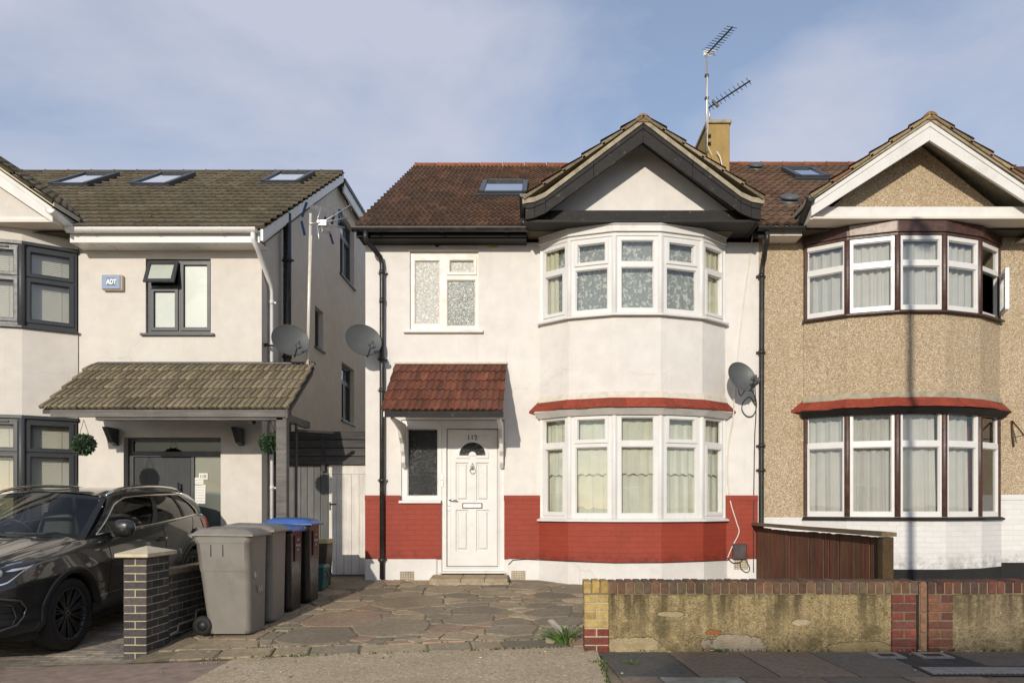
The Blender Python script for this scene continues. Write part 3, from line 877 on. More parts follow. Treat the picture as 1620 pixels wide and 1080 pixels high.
def gable(house, gx, half, zlow, ztop, barge_m, tri_m, tie_m, soffit_m, tiles_m, tile_cols, y_front=-.70, y_back=2.3, flare=True, depth=(.255, .20), tiez=(4.955, 5.13), verge_m='cement', panel_y=-.27, soff=4.955, left_return='black_timber', edge_cols=None, tie_rec=.18):
    """Front gable over the bay: barge boards, tie beam, infill, soffit and its own small roof."""
    if flare: prof = [(0, ztop), (half * .42, ztop - (ztop - zlow) * .462), (half * .83, ztop - (ztop - zlow) * .915), (half * .92, ztop - (ztop - zlow) * .975), (half, zlow)]
    else: prof = [(0, ztop), (half, zlow)]
    slope = (ztop - zlow) / half
    mb = MB()
    for sg in (-1, 1):
        top = [Vector((gx + sg * d, y_front, z)) for d, z in prof]
        bot = []
        for d, z in prof:
            k = d / half; bot.append(Vector((gx + sg * d * (1 if d < half else 1.0), y_front, z - depth[0] * (1 - k) - depth[1] * k)))
        n = len(top)
        for i in range(n - 1):
            q = [bot[i], bot[i + 1], top[i + 1], top[i]]
            off = Vector((0, .045, 0))
            mb.prism(q, off)
        # a thin upper fillet in front of the board
        for i in range(n - 1):
            q = [top[i] - Vector((0, .012, .07)), top[i + 1] - Vector((0, .012, .06)), top[i + 1] - Vector((0, .012, 0)), top[i] - Vector((0, .012, 0))]
            mb.prism(q, Vector((0, .010, 0)))
    mb.build('bargeboard', M[barge_m], house, bevel=.004)
    mb = MB(); mb.box(gx - half + .035, gx + half - .035, y_front + tie_rec, y_front + tie_rec + .04, tiez[0], tiez[1]); mb.box(gx - half + .035, gx + half - .035, y_front + tie_rec + .041, panel_y + .02, tiez[1] - .03, tiez[1] - .004)
    mb.build('tie_beam', M[tie_m], house, bevel=.004)
    mb = MB()
    tp = [Vector((gx - half + .1, panel_y, tiez[0])), Vector((gx + half - .1, panel_y, tiez[0]))]
    up = [Vector((gx + sg * d, panel_y, z - .05)) for sg, seq in ((1, prof[::-1]), (-1, prof[1:])) for d, z in seq if d < half * .95]
    mb.prism(tp + up, Vector((0, .1, 0)))
    mb.build('gable_panel', M[tri_m], house)
    mb = MB(); mb.box(gx - half + .032, gx + half - .032, y_front + .05, .0, soff, soff + .028)
    mb.build('soffit', M[soffit_m], house)
    mb = MB()
    for sg in (-1, 1):
        mb = MB(); xa = gx + sg * half; mb.box(min(xa, xa - sg * .03), max(xa, xa - sg * .03), y_front + .046, .02, soff - .012, zlow + .0); mb.build('gable_return', M[left_return], house)
    pass
    # roof of the gable: verge and stepped tile courses
    mb = MB(); rr = random.Random(int(gx * 100))
    for sg in (-1, 1):
        n = len(prof)
        for i in range(n - 1):
            (d0, z0), (d1, z1) = prof[i], prof[i + 1]
            a, b = Vector((gx + sg * d0, y_front - .03, z0 + .002)), Vector((gx + sg * (d1 + (.04 if i == n - 2 else 0)), y_front - .03, z1 + .002))
            mb.prism([a, b, b + Vector((0, 0, .066)), a + Vector((0, 0, .066))], Vector((0, 3.0, 0)))
    mb.build('verge', M[verge_m], house)
    mb = MB()
    L = math.hypot(half, ztop - zlow)
    for sg in (-1, 1):
        S = Vector((-sg * half, 0, ztop - zlow)).normalized()
        nc = max(5, int(L / .29)); cl = L / nc
        O = Vector((gx + sg * (half + .02), y_front - .055, zlow + .05 + (.012 if flare else 0)))
        roof_tiles(mb, O, (0, 1, 0), S, 3.2, cl, nc, .15, .03, .03, tile_cols, rnd=rr)
        # verge tile edges seen from the street
        for i in range(nc):
            p = O + S * (i * cl); q = O + S * ((i + 1) * cl + .04); N = Vector((sg * abs(S.z), 0, abs(S.x)))
            c = rr.choice(edge_cols or tile_cols); kk = rr.uniform(.8, 1.2); mb.col = tuple(v * kk for v in c)
            mb.hexa([p - N * .01, q - N * .012, q - N * .012 + Vector((0, .3, 0)), p - N * .01 + Vector((0, .3, 0)), p + N * .034, q + N * .012, q + N * .012 + Vector((0, .3, 0)), p + N * .034 + Vector((0, .3, 0))])
    mb.col = (1, 1, 1)
    mb.build('gable_roof', M[tiles_m], house, fix=False)
    mb = MB(); mb.col = (.26, .17, .085)
    y = y_front - .045
    while y < 2.2:
        arcp = [(gx + .105 * math.cos(math.pi * k / 10), y, ztop + .005 + .115 * math.sin(math.pi * k / 10)) for k in range(11)]; mb.prism(arcp, Vector((0, .43, 0))); y += .435
    mb.build('gable_ridge', M['ridge_tiles'], house)

def main_roof(house, x0, x1, ye, ze, yr, zr, cols, tm, ridge_col, roll=.085, clen=.28, amp=.026, th=.03, skip=None, ridge=True, seed=3, ridge_r=.10, prof='pan', per=2, rear=True):
    S = Vector((0, yr - ye, zr - ze)); L = S.length
    nc = int(round(L / clen)); mb = MB()
    roof_tiles(mb, (x0, ye, ze), (1, 0, 0), S, x1 - x0, L / nc, nc, roll, amp, th, cols, sub=5, rnd=random.Random(seed), w_at=skip, prof=prof, per=per)
    o = mb.build('roof', M[tm], house, fix=False)
    # solid deck below the tiles, and the rear slope
    mb = MB()
    mb.prism([(x0 + .45, ye + .03, ze - .05), (x0 + .45, yr, zr - .05), (x0 + .45, 2 * yr - ye, ze - .05)], Vector((x1 - x0 - .9, 0, 0)))
    if rear: mb.quad((x0, yr, zr - .02), (x1, yr, zr - .02), (x1, 2 * yr - ye, ze - .02), (x0, 2 * yr - ye, ze - .02))
    mb.build('roof_deck', M['earth'], o)
    mb = MB(); mb.col = ridge_col; rr = random.Random(seed)
    x = x0
    while x < x1 - .05:
        k = rr.uniform(.8, 1.2); mb.col = tuple(v * k for v in ridge_col)
        w = min(.45, x1 - x)
        mb.lathe([(0, 0), (ridge_r, 0), (ridge_r + .012, .02), (ridge_r, .04), (ridge_r * .97, w - .01), (0, w - .01)], 12, Matrix.Translation((x, yr, zr + .0 - .015)) @ Matrix.Rotation(R(90), 4, 'Y')); x += .455
    mb.build('ridge', M['ridge_tiles'], o)
    return o

def roof_window(house, px0, px1, ya_px, yb_px, O, S, N, w, x, s0, s1, frame_m='grey_upvc', side=.085, flash='dark_metal'):
    """A roof window lying in a slope: x centre, from s0 to s1 up the slope."""
    O, S, N = Vector(O), Vector(S).normalized(), Vector(N).normalized(); U = Vector((1, 0, 0))
    def P(u, s, n): return O + U * u + S * s + N * n
    def bx(mb, u0, u1, a, b, n0, n1): mb.hexa([P(u0, a, n0), P(u1, a, n0), P(u1, b, n0), P(u0, b, n0), P(u0, a, n1), P(u1, a, n1), P(u1, b, n1), P(u0, b, n1)])
    mb = MB(); h = .125
    bx(mb, x - w / 2, x - w / 2 + side, s0, s1, -.05, h); bx(mb, x + w / 2 - side, x + w / 2, s0, s1, -.05, h)
    bx(mb, x - w / 2 + side, x + w / 2 - side, s0, s0 + side, -.05, h * .9); bx(mb, x - w / 2 + side, x + w / 2 - side, s1 - side, s1, -.05, h * 1.1)
    bx(mb, x - w / 2 - .03, x + w / 2 + .03, s0 - .06, s0 + .002, -.03, .08)
    fr = mb.build('roof_window', M[frame_m], house, bevel=.006)
    mb = MB(); bx(mb, x - w / 2 + side, x + w / 2 - side, s0 + side, s1 - side, .092, .100)
    mb.build('pane', M['skylight_glass'], fr)
    mb = MB(); bx(mb, x - w / 2 + side - .01, x + w / 2 - side + .01, s0 + side, s1 - side, .078, .083)
    mb.build('blind', M['blind_white'], fr)
    return fr

def gutter(mb, a, b, r=.058, brackets=True, step=.9):
    """Half-round gutter with a bead and brackets, a and b at the rim centre line."""
    a, b = Vector(a), Vector(b); t = (b - a).normalized(); s = t.cross(Vector((0, 0, 1))).normalized(); n = 10; L = (b - a).length
    def ring(p, rr): return [p + s * (rr * math.cos(math.pi + math.pi * k / n)) + Vector((0, 0, rr * math.sin(math.pi + math.pi * k / n))) for k in range(n + 1)]
    for r0, r1, e0, e1 in ((r - .006, r, 0, 0),):
        A, B, A2, B2 = ring(a, r1), ring(b, r1), ring(a, r0), ring(b, r0)
        v = A + B + A2 + B2; m = n + 1; fs = []
        for k in range(n): fs += [(k, k + 1, m + k + 1, m + k), (2 * m + k + 1, 2 * m + k, 3 * m + k, 3 * m + k + 1), (k, 2 * m + k, 2 * m + k + 1, k + 1), (m + k, m + k + 1, 3 * m + k + 1, 3 * m + k)]
        fs += [(0, m, 3 * m, 2 * m), (n, 2 * m + n, 3 * m + n, m + n)]
        mb.sm = False; mb.add(v, fs)
    for q in (a, b):                                           # stop ends
        A = ring(q, r + .002); mb.add(A + [p + t * .012 for p in A], [tuple(range(n + 1)), tuple(range(2 * n + 1, n, -1))] + [(k, k + 1, n + 2 + k, n + 1 + k) for k in range(n)])
    if brackets:
        d = .35
        while d < L - .1:
            p = a + t * d; A, B = ring(p, r + .006), ring(p + t * .035, r + .006)
            mb.add(A + B, [(k, k + 1, n + 2 + k, n + 1 + k) for k in range(n)]); d += step
    return mb

def downpipe(mb, pts, r=.036, clips=()):
    mb.tube(pts, r, 12)
    for (x, y, z) in clips:
        mb.tube([(x, y, z - .03), (x, y, z + .03)], r + .008, 12); mb.box(x - r - .03, x + r + .03, y + .01, y + .05, z - .012, z + .012)
    return mb

def folds(mb, fcs, z0, z1, inset, amp=.02, wl=.11, nz=6, u_from=0.0, u_to=1.0, seed=1, hem=0.0, taper=0.0):
    """Hanging cloth following facet fcs (list), inset behind it, with vertical folds."""
    rr = random.Random(seed); ph = rr.uniform(0, 6)
    for fc in fcs:
        L = fc.w; n = max(8, int(L * (u_to - u_from) / .012))
        def f(a, b, fc=fc, L=L):
            u = L * (u_from + (u_to - u_from) * a); z = z0 + (z1 - z0) * b
            w = math.sin(u / wl * 6.283 + ph + .8 * math.sin(u * 9 + ph)) * amp * (1 - .35 * b) + math.sin(u / (wl * .43) * 6.283 + ph * 2 + b) * amp * .3
            uu = u + taper * (1 - b) * (a - .5)
            hz = hem * math.sin(u / .12 * 6.283) * (1 - b)
            return fc.P(uu, z + hz, -inset + w)
        mb.surf(f, n, nz)
    return mb

brown_cols = [(.128, .070, .046), (.105, .060, .041), (.142, .076, .048), (.098, .060, .042), (.118, .068, .047), (.135, .078, .053)]
old_cols = [(.135, .074, .048), (.115, .064, .043), (.155, .084, .053), (.108, .066, .046), (.165, .098, .062)]
grey_cols = [(.130, .110, .076), (.122, .104, .073), (.138, .115, .079), (.126, .109, .079)]
red_cols = [(.19, .068, .040), (.165, .060, .037), (.215, .078, .044), (.145, .057, .037), (.18, .074, .047)]
porch_cols = [(.235, .195, .125), (.22, .183, .118), (.25, .205, .132), (.205, .172, .112), (.27, .222, .14)]

# ================================================================== the middle house: white, number 112
H2 = root('terraced_house', (.3, 0, 0), 'white rendered house with red painted brick base, black gable boards and brown tiled roof', 'house', HOUSES)
X0, X1 = -2.54, 3.17
BX = 1.335
bp = bay_points(BX)
bay_fc = [Facet(bp[i], bp[i + 1]) for i in range(5)]
win2 = (-1.895, -.90, 3.63, 4.775)
door2 = (-2.02, -.52, .13, 2.33)
mb = MB()
wall_block(mb, X0, X1, -.3, 4.90, [(win2[0], win2[1], win2[2], win2[3]), (door2[0], -1.435, 1.155, door2[3]), (-1.4352, door2[1], -.02, door2[3]), (BX - 1.335, BX + 1.335, -.4, 4.89)], -.16, 0)
mb.box(X0, X0 + .14, .16, 8.6, -.3, 4.9); mb.box(X0, X1, 8.6, 8.75, -.3, 4.9); mb.box(X1 - .12, X1 - .005, .16, 8.6, -.3, 4.9)
mb.prism([(X0, -.02, 4.9), (X0, 4.7, 7.95), (X0, 8.7, 5.4), (X0, 8.7, 4.9)], Vector((.14, 0, 0)))
for i, fc in enumerate(bay_fc):                                       # bay walls above and below the windows
    plate(mb, fc, 0, fc.w, 2.36, 3.735, [], -.1, 0); plate(mb, fc, 0, fc.w, -.3, .908, [], -.1, 0)
mb.build('wall', M['white_render'], H2)
for segs in (((X0 - .002, -2.02, .31, 1.225, .002, .018), (-2.02, -1.437, .31, 1.155, .002, .018), (X0 - .004, -2.03, 1.16, 1.235, .0185, .030)), ((-.525, BX - 1.335, .31, 1.225, .002, .018), (-.53, BX - 1.345, 1.16, 1.235, .0185, .030)), ((BX + 1.345, X1 - .02, .31, 1.225, .002, .018), (BX + 1.35, X1 - .02, 1.16, 1.235, .0185, .030))):
    mb = MB()
    for q in segs: wall_block(mb, q[0], q[1], q[2], q[3], [], q[4], q[5])
    mb.build('brick_base', M['red_painted_brick'], H2)
mb = MB(); band(mb, bp, .002, .018, .30, .905); mb.build('brick_base', M['red_painted_brick'], H2)
for a_, b_ in ((X0 - .003, -1.50), (-.47, BX - 1.345), (BX + 1.36, X1 - .02)):
    mb = MB(); wall_block(mb, a_, b_, -.3, .312, [], .002, .034); mb.build('plinth', M['white_plinth'], H2, bevel=.01)
mb = MB(); band(mb, bp, .002, .034, -.3, .302); mb.build('plinth', M['white_plinth'], H2, bevel=.01)

def bay_window(house, name, fcs, pts, z0, z1, zt, frame_m, top_open, bot_open, headz, sill_m, glass='window_glass', post_m=None, m=.085, post=.045, skip=()):
    """One storey of bay glazing: five framed lights with a transom, corner posts, sill."""
    fm = MB(); allp = []
    for i, fc in enumerate(fcs):
        if i in skip: continue
        a, b = .012, fc.w - .012
        L = []
        mt = m + (.030 if i in top_open else 0); mbm = m + (.022 if i in bot_open else 0)
        L.append((a + mt - (.0 if i not in (0, 4) else .02), b - mt + (.0 if i not in (0, 4) else .02), zt + .045 + (.02 if i in top_open else 0), z1 - .06 - (.02 if i in top_open else 0), i in top_open))
        L.append((a + mbm - (.0 if i not in (0, 4) else .01), b - mbm + (.0 if i not in (0, 4) else .01), z0 + .065 + (.015 if i in bot_open else 0), zt - .035 - (.01 if i in bot_open else 0), i in bot_open))
        L = [(*l, glass) for l in L]
        casement(None, None, fc, L, None, None, a, b, z0, z1, fmb=fm); allp.append((fc, L))
    fr = fm.build(name, M[frame_m], house, bevel=.004)
    for fc, L in allp: panes(fr, fc, L, glass)
    for p in offset_line(pts, -.02)[1:-1]:
        mb = MB(); mb.tube([(p.x, p.y, z0), (p.x, p.y, z1)], post, 6); mb.build('corner_post', M[post_m or frame_m], fr, bevel=.004)
    for p, s in ((pts[0], 1), (pts[-1], -1)):
        mb = MB(); mb.box(min(p[0], p[0] + s * .05), max(p[0], p[0] + s * .05), p[1] - .03, p[1] + .08, z0, z1); mb.build('corner_post', M[post_m or frame_m], fr, bevel=.004)
    mb = MB()
    sweep(mb, pts, [(-.08, z0 - .002), (-.08, z0 - .03), (.055, z0 - .048), (.075, z0 - .045), (.075, z0 - .022), (.02, z0 - .002)])
    mb.build('sill', M[sill_m], fr, bevel=.003)
    return fr
wU = bay_window(H2, 'bay_window', bay_fc, bp, 3.735, 4.79, 4.395, 'white_upvc', (1, 3), (0, 4), None, 'white_upvc')
wL = bay_window(H2, 'bay_window', bay_fc, bp, .908, 2.36, 1.93, 'white_upvc', (1, 3), (0, 4), None, 'white_upvc')
mb = MB()
band(mb, bp, -.06, .012, 4.79, 4.84); band(mb, bp, -.06, .045, 4.841, 4.856); band(mb, bp, -.06, .030, 4.857, 4.935); band(mb, bp, -.06, .05, 4.936, 4.953)
mb.build('bay_head', M['white_paint'], H2, bevel=.003)

def skirt_roof(house, pts, zt, zb, out, name='bay_skirt', m='red_skirt', cem='pale_cement', under='white_paint', ext=.05):
    mb = MB()
    pts2 = list(pts)
    L0, L1 = offset_line(pts2, .0), offset_line(pts2, out)
    # extend the outer ends past the bay sides so the tiles die into the wall
    L1[0] = Vector((pts[0][0] - out * .95, .0, 0)); L1[-1] = Vector((pts[-1][0] + out * .95, .0, 0))
    L0[0] = Vector((pts[0][0] - .01, .0, 0)); L0[-1] = Vector((pts[-1][0] + .01, .0, 0))
    rr = random.Random(9)
    for i in range(len(pts) - 1):
        a0, b0, a1, b1 = L0[i], L0[i + 1], L1[i], L1[i + 1]
        n = max(2, int((b1 - a1).length / .17))
        for k in range(n):
            p = [(a0.lerp(b0, k / n), zt), (a0.lerp(b0, (k + 1) / n), zt), (a1.lerp(b1, (k + 1) / n), zb), (a1.lerp(b1, k / n), zb)]
            j = rr.uniform(0, .010); g = rr.uniform(.85, 1.1); mb.col = (.31 * g, .060 * g, .034 * g)
            q = [Vector((v.x, v.y, z + j)) for v, z in p]; e = Vector((0, 0, -.028))
            mb.hexa([q[3] + e, q[2] + e, q[1] + e, q[0] + e, q[3], q[2], q[1], q[0]])
    mb.col = (1, 1, 1)
    o = mb.build(name, M['red_skirt'], house)
    mb = MB()
    sweep(mb, pts, [(.0, zb - .11), (.045, zb - .11), (out - .03, zb - .032), (out - .03, zb - .03), (.0, zb + .05)])
    mb.build('skirt_board', M[under], o)
    mb = MB(); sweep(mb, pts, [(.0, zt - .06), (.045, zt - .035), (.028, zt + .03), (.0, zt + .06)])
    mb.build('flashing', M[cem], o)
    return o
tile_mat('red_skirt', (0.17, 0.040, 0.025), (0.24, 0.10, 0.06), 0.6, 0.5, .75)
skirt_roof(H2, bp, 2.60, 2.445, .17)

# upper left window
simple('cream_frame', (0.66, 0.60, 0.51), 0.4, 0.05, 5, dirt=((0.42, 0.36, 0.27), 0.4))
f2 = Facet((win2[0], .035), (win2[1], .035)); W2 = f2.w
fm = MB()
L2 = [(.065, .425, .10, 1.02, False, 'frosted_glass'), (.575, .925, .85, 1.02, True, 'frosted_glass'), (.535, .945, .07, .735, False, 'patterned_glass')]
L2 = [(a, b, c + win2[2], d + win2[2], e, g) for a, b, c, d, e, g in L2]
casement(None, None, f2, L2, None, None, 0, W2, win2[2], win2[3], fmb=fm)
fr = fm.build('window', M['cream_frame'], H2, bevel=.004); panes(fr, f2, L2, 'frosted_glass')
mb = MB(); wall_block(mb, win2[0] - .09, win2[1] + .07, win2[2] - .045, win2[2] - .002, [], -.03, .06); mb.build('sill', M['white_paint'], fr, bevel=.006)
mb = MB(); wall_block(mb, win2[0] - .02, win2[1] + .02, win2[3] + .002, win2[3] + .022, [], -.03, .025); mb.build('drip_rail', M['cream_paint'], fr)

# door, frame and side light
fd = Facet((door2[0], .06), (door2[1], .06)); Wd = fd.w
fm = MB()
Ls = [(.085, .525, 1.225, 2.20, False, 'dark_patterned_glass')]
casement(None, None, fd, Ls, None, None, 0, .585, 1.16, 2.325, fmb=fm, n1=.03)
fr = fm.build('side_window', M['white_upvc'], H2, bevel=.004); panes(fr, fd, Ls, 'dark_patterned_glass', n=.0)
mb = MB(); fbox(mb, fd, -.03, .58, 1.12, 1.158, 0, .115); mb.build('sill', M['white_upvc'], fr, bevel=.004)
fm = MB()
dx0, dx1 = ax(712.6, 0) - door2[0], ax(781.5, 0) - door2[0]
plate(fm, fd, .587, Wd, .13, 2.325, [(dx0 - .060, dx1 + .060, .195, 2.205)], -.07, .03)
plate(fm, fd, dx0 - .085, dx1 + .085, .17, 2.23, [(dx0 - .058, dx1 + .058, .197, 2.203)], .0305, .042)
df = fm.build('door_frame', M['white_upvc'], H2, bevel=.005)
mb = MB(); fbox(mb, fd, .56, Wd + .02, .105, .128, -.06, .10); mb.build('threshold', M['white_upvc'], df, bevel=.004)
leaf = MB()
uc = (dx0 + dx1) / 2
fan = (uc, 1.815, .20)
pan = [(uc - .262, uc - .07, .41, 1.04), (uc + .07, uc + .262, .41, 1.04), (uc - .262, uc - .07, 1.19, 1.73), (uc + .07, uc + .262, 1.19, 1.73)]
pan = [(uc - .242, uc - .062, .43, 1.02), (uc + .058, uc + .24, .43, 1.02), (uc - .242, uc - .062, 1.155, 1.71), (uc + .058, uc + .24, 1.155, 1.71)]
plate(leaf, fd, dx0 - .05, dx1 + .05, .205, 2.195, [(p[0], p[1], p[2], p[3]) for p in pan], -.03, .012)
for p in pan:                                                          # raised and fielded panels
    fbox(leaf, fd, p[0], p[1], p[2], p[3], -.03, -.010)
    a, b = .040, .016
    leaf.hexa([fd.P(p[0] + b, p[2] + b, -.0095), fd.P(p[1] - b, p[2] + b, -.0095), fd.P(p[1] - b, p[3] - b, -.0095), fd.P(p[0] + b, p[3] - b, -.0095), fd.P(p[0] + a, p[2] + a, .010), fd.P(p[1] - a, p[2] + a, .010), fd.P(p[1] - a, p[3] - a, .010), fd.P(p[0] + a, p[3] - a, .010)])
plate(leaf, fd, dx0 - .035, dx1 + .035, .225, 2.175, [(dx0 + .0, dx1 - .0, .29, 2.12)], .0125, .017)
gk = MB(); plate(gk, fd, dx0 - .058, dx1 + .058, .197, 2.203, [(dx0 - .047, dx1 + .047, .208, 2.192)], -.02, .0005); gk.build('door_seal', M['black_plastic'], df)
dr = leaf.build('front_door', M['white_upvc'], H2, bevel=.003)
mb = MB()                                                              # fan light with its arched surround
def arc(r0, r1, n0, n1, a0=0, a1=math.pi, seg=16, cz=fan[1]):
    vs = []; fs = []
    for k in range(seg + 1):
        a = a0 + (a1 - a0) * k / seg
        for rr_, nn in ((r0, n0), (r1, n0), (r1, n1), (r0, n1)): vs.append(fd.P(fan[0] + rr_ * math.cos(a), cz + rr_ * math.sin(a), nn))
    for k in range(seg):
        for q in range(4): fs.append((k * 4 + q, k * 4 + (q + 1) % 4, (k + 1) * 4 + (q + 1) % 4, (k + 1) * 4 + q))
    fs += [(0, 1, 2, 3), (seg * 4 + 3, seg * 4 + 2, seg * 4 + 1, seg * 4)]
    return vs, fs
mb.add(*arc(.192, .232, .012, .03)); mb.add(*arc(.0, .055, .0125, .03))
fbox(mb, fd, uc - .232, uc - .05, fan[1] - .04, fan[1], .0122, .03); fbox(mb, fd, uc + .05, uc + .232, fan[1] - .04, fan[1], .0122, .03)
mb.build('fanlight_frame', M['white_upvc'], dr)
mb = MB(); mb.add(*arc(.05, .195, .0124, .016)); mb.build('fanlight', M['dark_patterned_glass'], dr)
mb = MB(); plate(mb, fd, uc - .148, uc + .143, 1.047, 1.123, [(uc - .135, uc + .13, 1.059, 1.111)], .0125, .024); mb.build('letterbox', M['dark_metal'], dr); mb = MB(); fbox(mb, fd, uc - .133, uc + .128, 1.061, 1.109, .0125, .021); mb.build('letter_flap', M['galvanised'], dr)
mb = MB(); mb.lathe([(0, 0), (.03, .0), (.034, .012), (.02, .018), (0, .02)], 14, Matrix.Translation(fd.P(uc, 1.64, .012)) @ Matrix.Rotation(R(90), 4, 'X'))
mb.tube([fd.P(uc + .036 * math.sin(t), 1.60 + .045 * math.cos(t), .034) for t in [k * .5236 for k in range(13)]], .007, 6); mb.tube([fd.P(uc, 1.70, .016), fd.P(uc, 1.64, .03)], .012, 8); mb.build('knocker', M['steel'], dr)
mb = MB(); fbox(mb, fd, dx0 - .04, dx0 - .012, 1.0, 1.26, .0125, .022); mb.tube([fd.P(dx0 - .026, 1.17, .02), fd.P(dx0 - .026, 1.17, .06), fd.P(dx0 + .10, 1.158, .062)], .0095, 8); mb.lathe([(0, 0), (.012, 0), (.012, .008), (0, .008)], 10, Matrix.Translation(fd.P(dx0 - .026, 1.08, .022)) @ Matrix.Rotation(R(90), 4, 'X'))
mb.build('handle', M['steel'], dr)
mb = MB(); text_mesh(mb, '112', .112, fd.P(uc - .082, 2.035, .014), (1, 0, 0), (0, 0, 1), .006, .002, .92); mb.build('door_number', M['ink'], dr)

# porch canopy of 112
cy = -1.0
c0, c1 = -2.10, -.49
S = Vector((0, 1.0, .80)); L = S.length
mb = MB(); roof_tiles(mb, (c0, cy, 2.335), (1, 0, 0), S, c1 - c0, L / 5, 5, .085, .022, .028, red_cols, per=1, sub=8, rnd=random.Random(2))
for k in range(5):
    for xe in (c0, c1):
        p = Vector((xe, cy, 2.33)) + S.normalized() * (k * L / 5)
pc = mb.build('porch_canopy', M['red_tiles'], H2, fix=False)
mb = MB()
mb.prism([(c0 + .02, cy + .03, 2.32), (c0 + .02, -.005, 3.10), (c0 + .02, -.005, 3.04), (c0 + .02, cy + .03, 2.26)], Vector((c1 - c0 - .04, 0, 0)))
mb.build('canopy_deck', M['white_paint'], pc)
mb = MB(); mb.box(c0 + .04, c1 - .0, cy + .012, cy + .045, 2.255, 2.335); mb.build('fascia', M['flaky_black'], pc, bevel=.004)
mb = MB(); mb.box(c0 - .01, c1 + .01, -.05, .01, 3.13, 3.165); mb.build('flashing', M['pale_cement'], pc, bevel=.008)
for bx in (ax(637, -.05) + .02, ax(795, -.05) - .01):                 # scrolled brackets
    mb = MB()
    prof = [(-.02, 1.62), (-.10, 1.70), (-.105, 1.80), (-.17, 1.86), (-.20, 1.97), (-.32, 2.04), (-.38, 2.15), (-.62, 2.20), (-.90, 2.235), (-.90, 2.265), (-.02, 2.265)]
    mb.prism([(bx - .03, y, z) for y, z in prof], Vector((.055, 0, 0)))
    mb.build('bracket', M['white_paint'], pc, bevel=.008)

# gable, roof, gutters
gable(H2, 1.395, 1.60, 5.17, 6.27, 'flaky_black', 'white_render', 'flaky_black', 'black_timber', 'brown_tiles', brown_cols, tiez=(4.985, 5.165), edge_cols=[(.29, .235, .15), (.24, .19, .12), (.26, .22, .15)])
roof2 = main_roof(H2, -2.60, 3.17, -.34, 5.0, 4.72, 8.10, brown_cols, 'brown_tiles', (.36, .115, .045), th=.042, amp=.034, skip=lambda u, s: not (u > 3.0 and s < 1.4 and abs(u - 4.0) < 1.35 - s * .9), seed=3)
S2 = Vector((0, 5.06, 3.10)).normalized(); N2 = Vector((0, -S2.z, S2.y))
roof_window(H2, 0, 0, 0, 0, (0, -.34, 5.0), S2, N2, .80, -.625, 2.28, 3.42)
mb = MB()
mb.box(X0 - .06, -.2, -.30, -.275, 4.86, 5.0); mb.box(X0 - .03, -.2, -.30, 0.01, 4.86, 4.88)
mb.build('fascia', M['black_timber'], H2, bevel=.003); mb = MB(); mb.box(3.0, X1, -.30, -.275, 4.86, 5.0)
mb.build('fascia', M['black_timber'], H2, bevel=.003)
mb = MB(); gutter(mb, (X0 - .10, -.385, 4.975), (-.19, -.385, 4.975)); gutter(mb, (-.235, -.75, 5.30), (-.235, -.30, 5.10), .052, False)
mb.tube([(-.235, -.40, 5.09), (-.235, -.40, 4.98)], .045, 10)
mb.build('gutter', M['black_gutter'], H2)
mb = MB()
px = -2.285
downpipe(mb, [(X0 + .09, -.385, 4.93), (X0 + .09, -.385, 4.84), (X0 + .12, -.34, 4.78), (px - .02, -.09, 4.66), (px, -.065, 4.56), (px, -.065, 4.2), (px, -.065, 2.4), (px, -.065, .03)], .036, [(px, -.065, z) for z in (4.45, 3.2, 2.75, 1.45, .30)])
mb.tube([(px, -.065, 4.0), (px + .002, -.065, 4.07)], .043, 12)
mb.build('downpipe', M['black_gutter'], H2)
mb = MB(); px = 3.19
downpipe(mb, [(px - .01, -.38, 4.92), (px - .01, -.36, 4.80), (px + .015, -.10, 4.62), (px + .01, -.06, 4.5), (px, -.06, 2.0), (px, -.06, .5), (px, -.06, .0)], .036, [(px, -.06, z) for z in (4.40, 3.3, 1.95, 1.6)])
mb.build('downpipe', M['black_gutter'], H2)
for cx_, cz in ((644, 911), (820, 910), (1172, 892)):
    mb = MB(); p = at(cx_, cz, -.035)
    plate(mb, FRONT, fu(p.x - .10), fu(p.x + .10), p.z - .07, p.z + .07, [(fu(p.x - .095 + i * .0243), fu(p.x - .095 + i * .0243 + .015), p.z - .064 + j * .026, p.z - .064 + j * .026 + .017) for i in range(8) for j in range(5)], .036, .046)
    mb.build('air_brick', M['sandstone'], H2)
mb = MB(); p = at(780, 386, -.02); mb.box(p.x - .065, p.x + .065, -.035, 0, p.z - .05, p.z + .045); mb.build('wall_vent', M['yellow_lid'], H2, bevel=.004)
mb = MB(); p = at(691.5, 387, -.01); mb.tube([(p.x + .028 * math.cos(t), -.012, p.z + .028 * math.sin(t)) for t in [k * .5236 for k in range(13)]], .008, 6); mb.tube([(p.x, -.02, p.z), (p.x, .0, p.z)], .018, 10); mb.build('overflow_pipe', M['dark_metal'], H2)
mb = MB(); p = at(699, 755, .02); mb.box(p.x - .012, p.x + .014, .015, .032, p.z - .035, p.z + .045); mb.box(p.x - .014, p.x + .018, .012, .032, p.z - .13, p.z - .05); mb.build('doorbell', M['galvanised'], H2, bevel=.003)

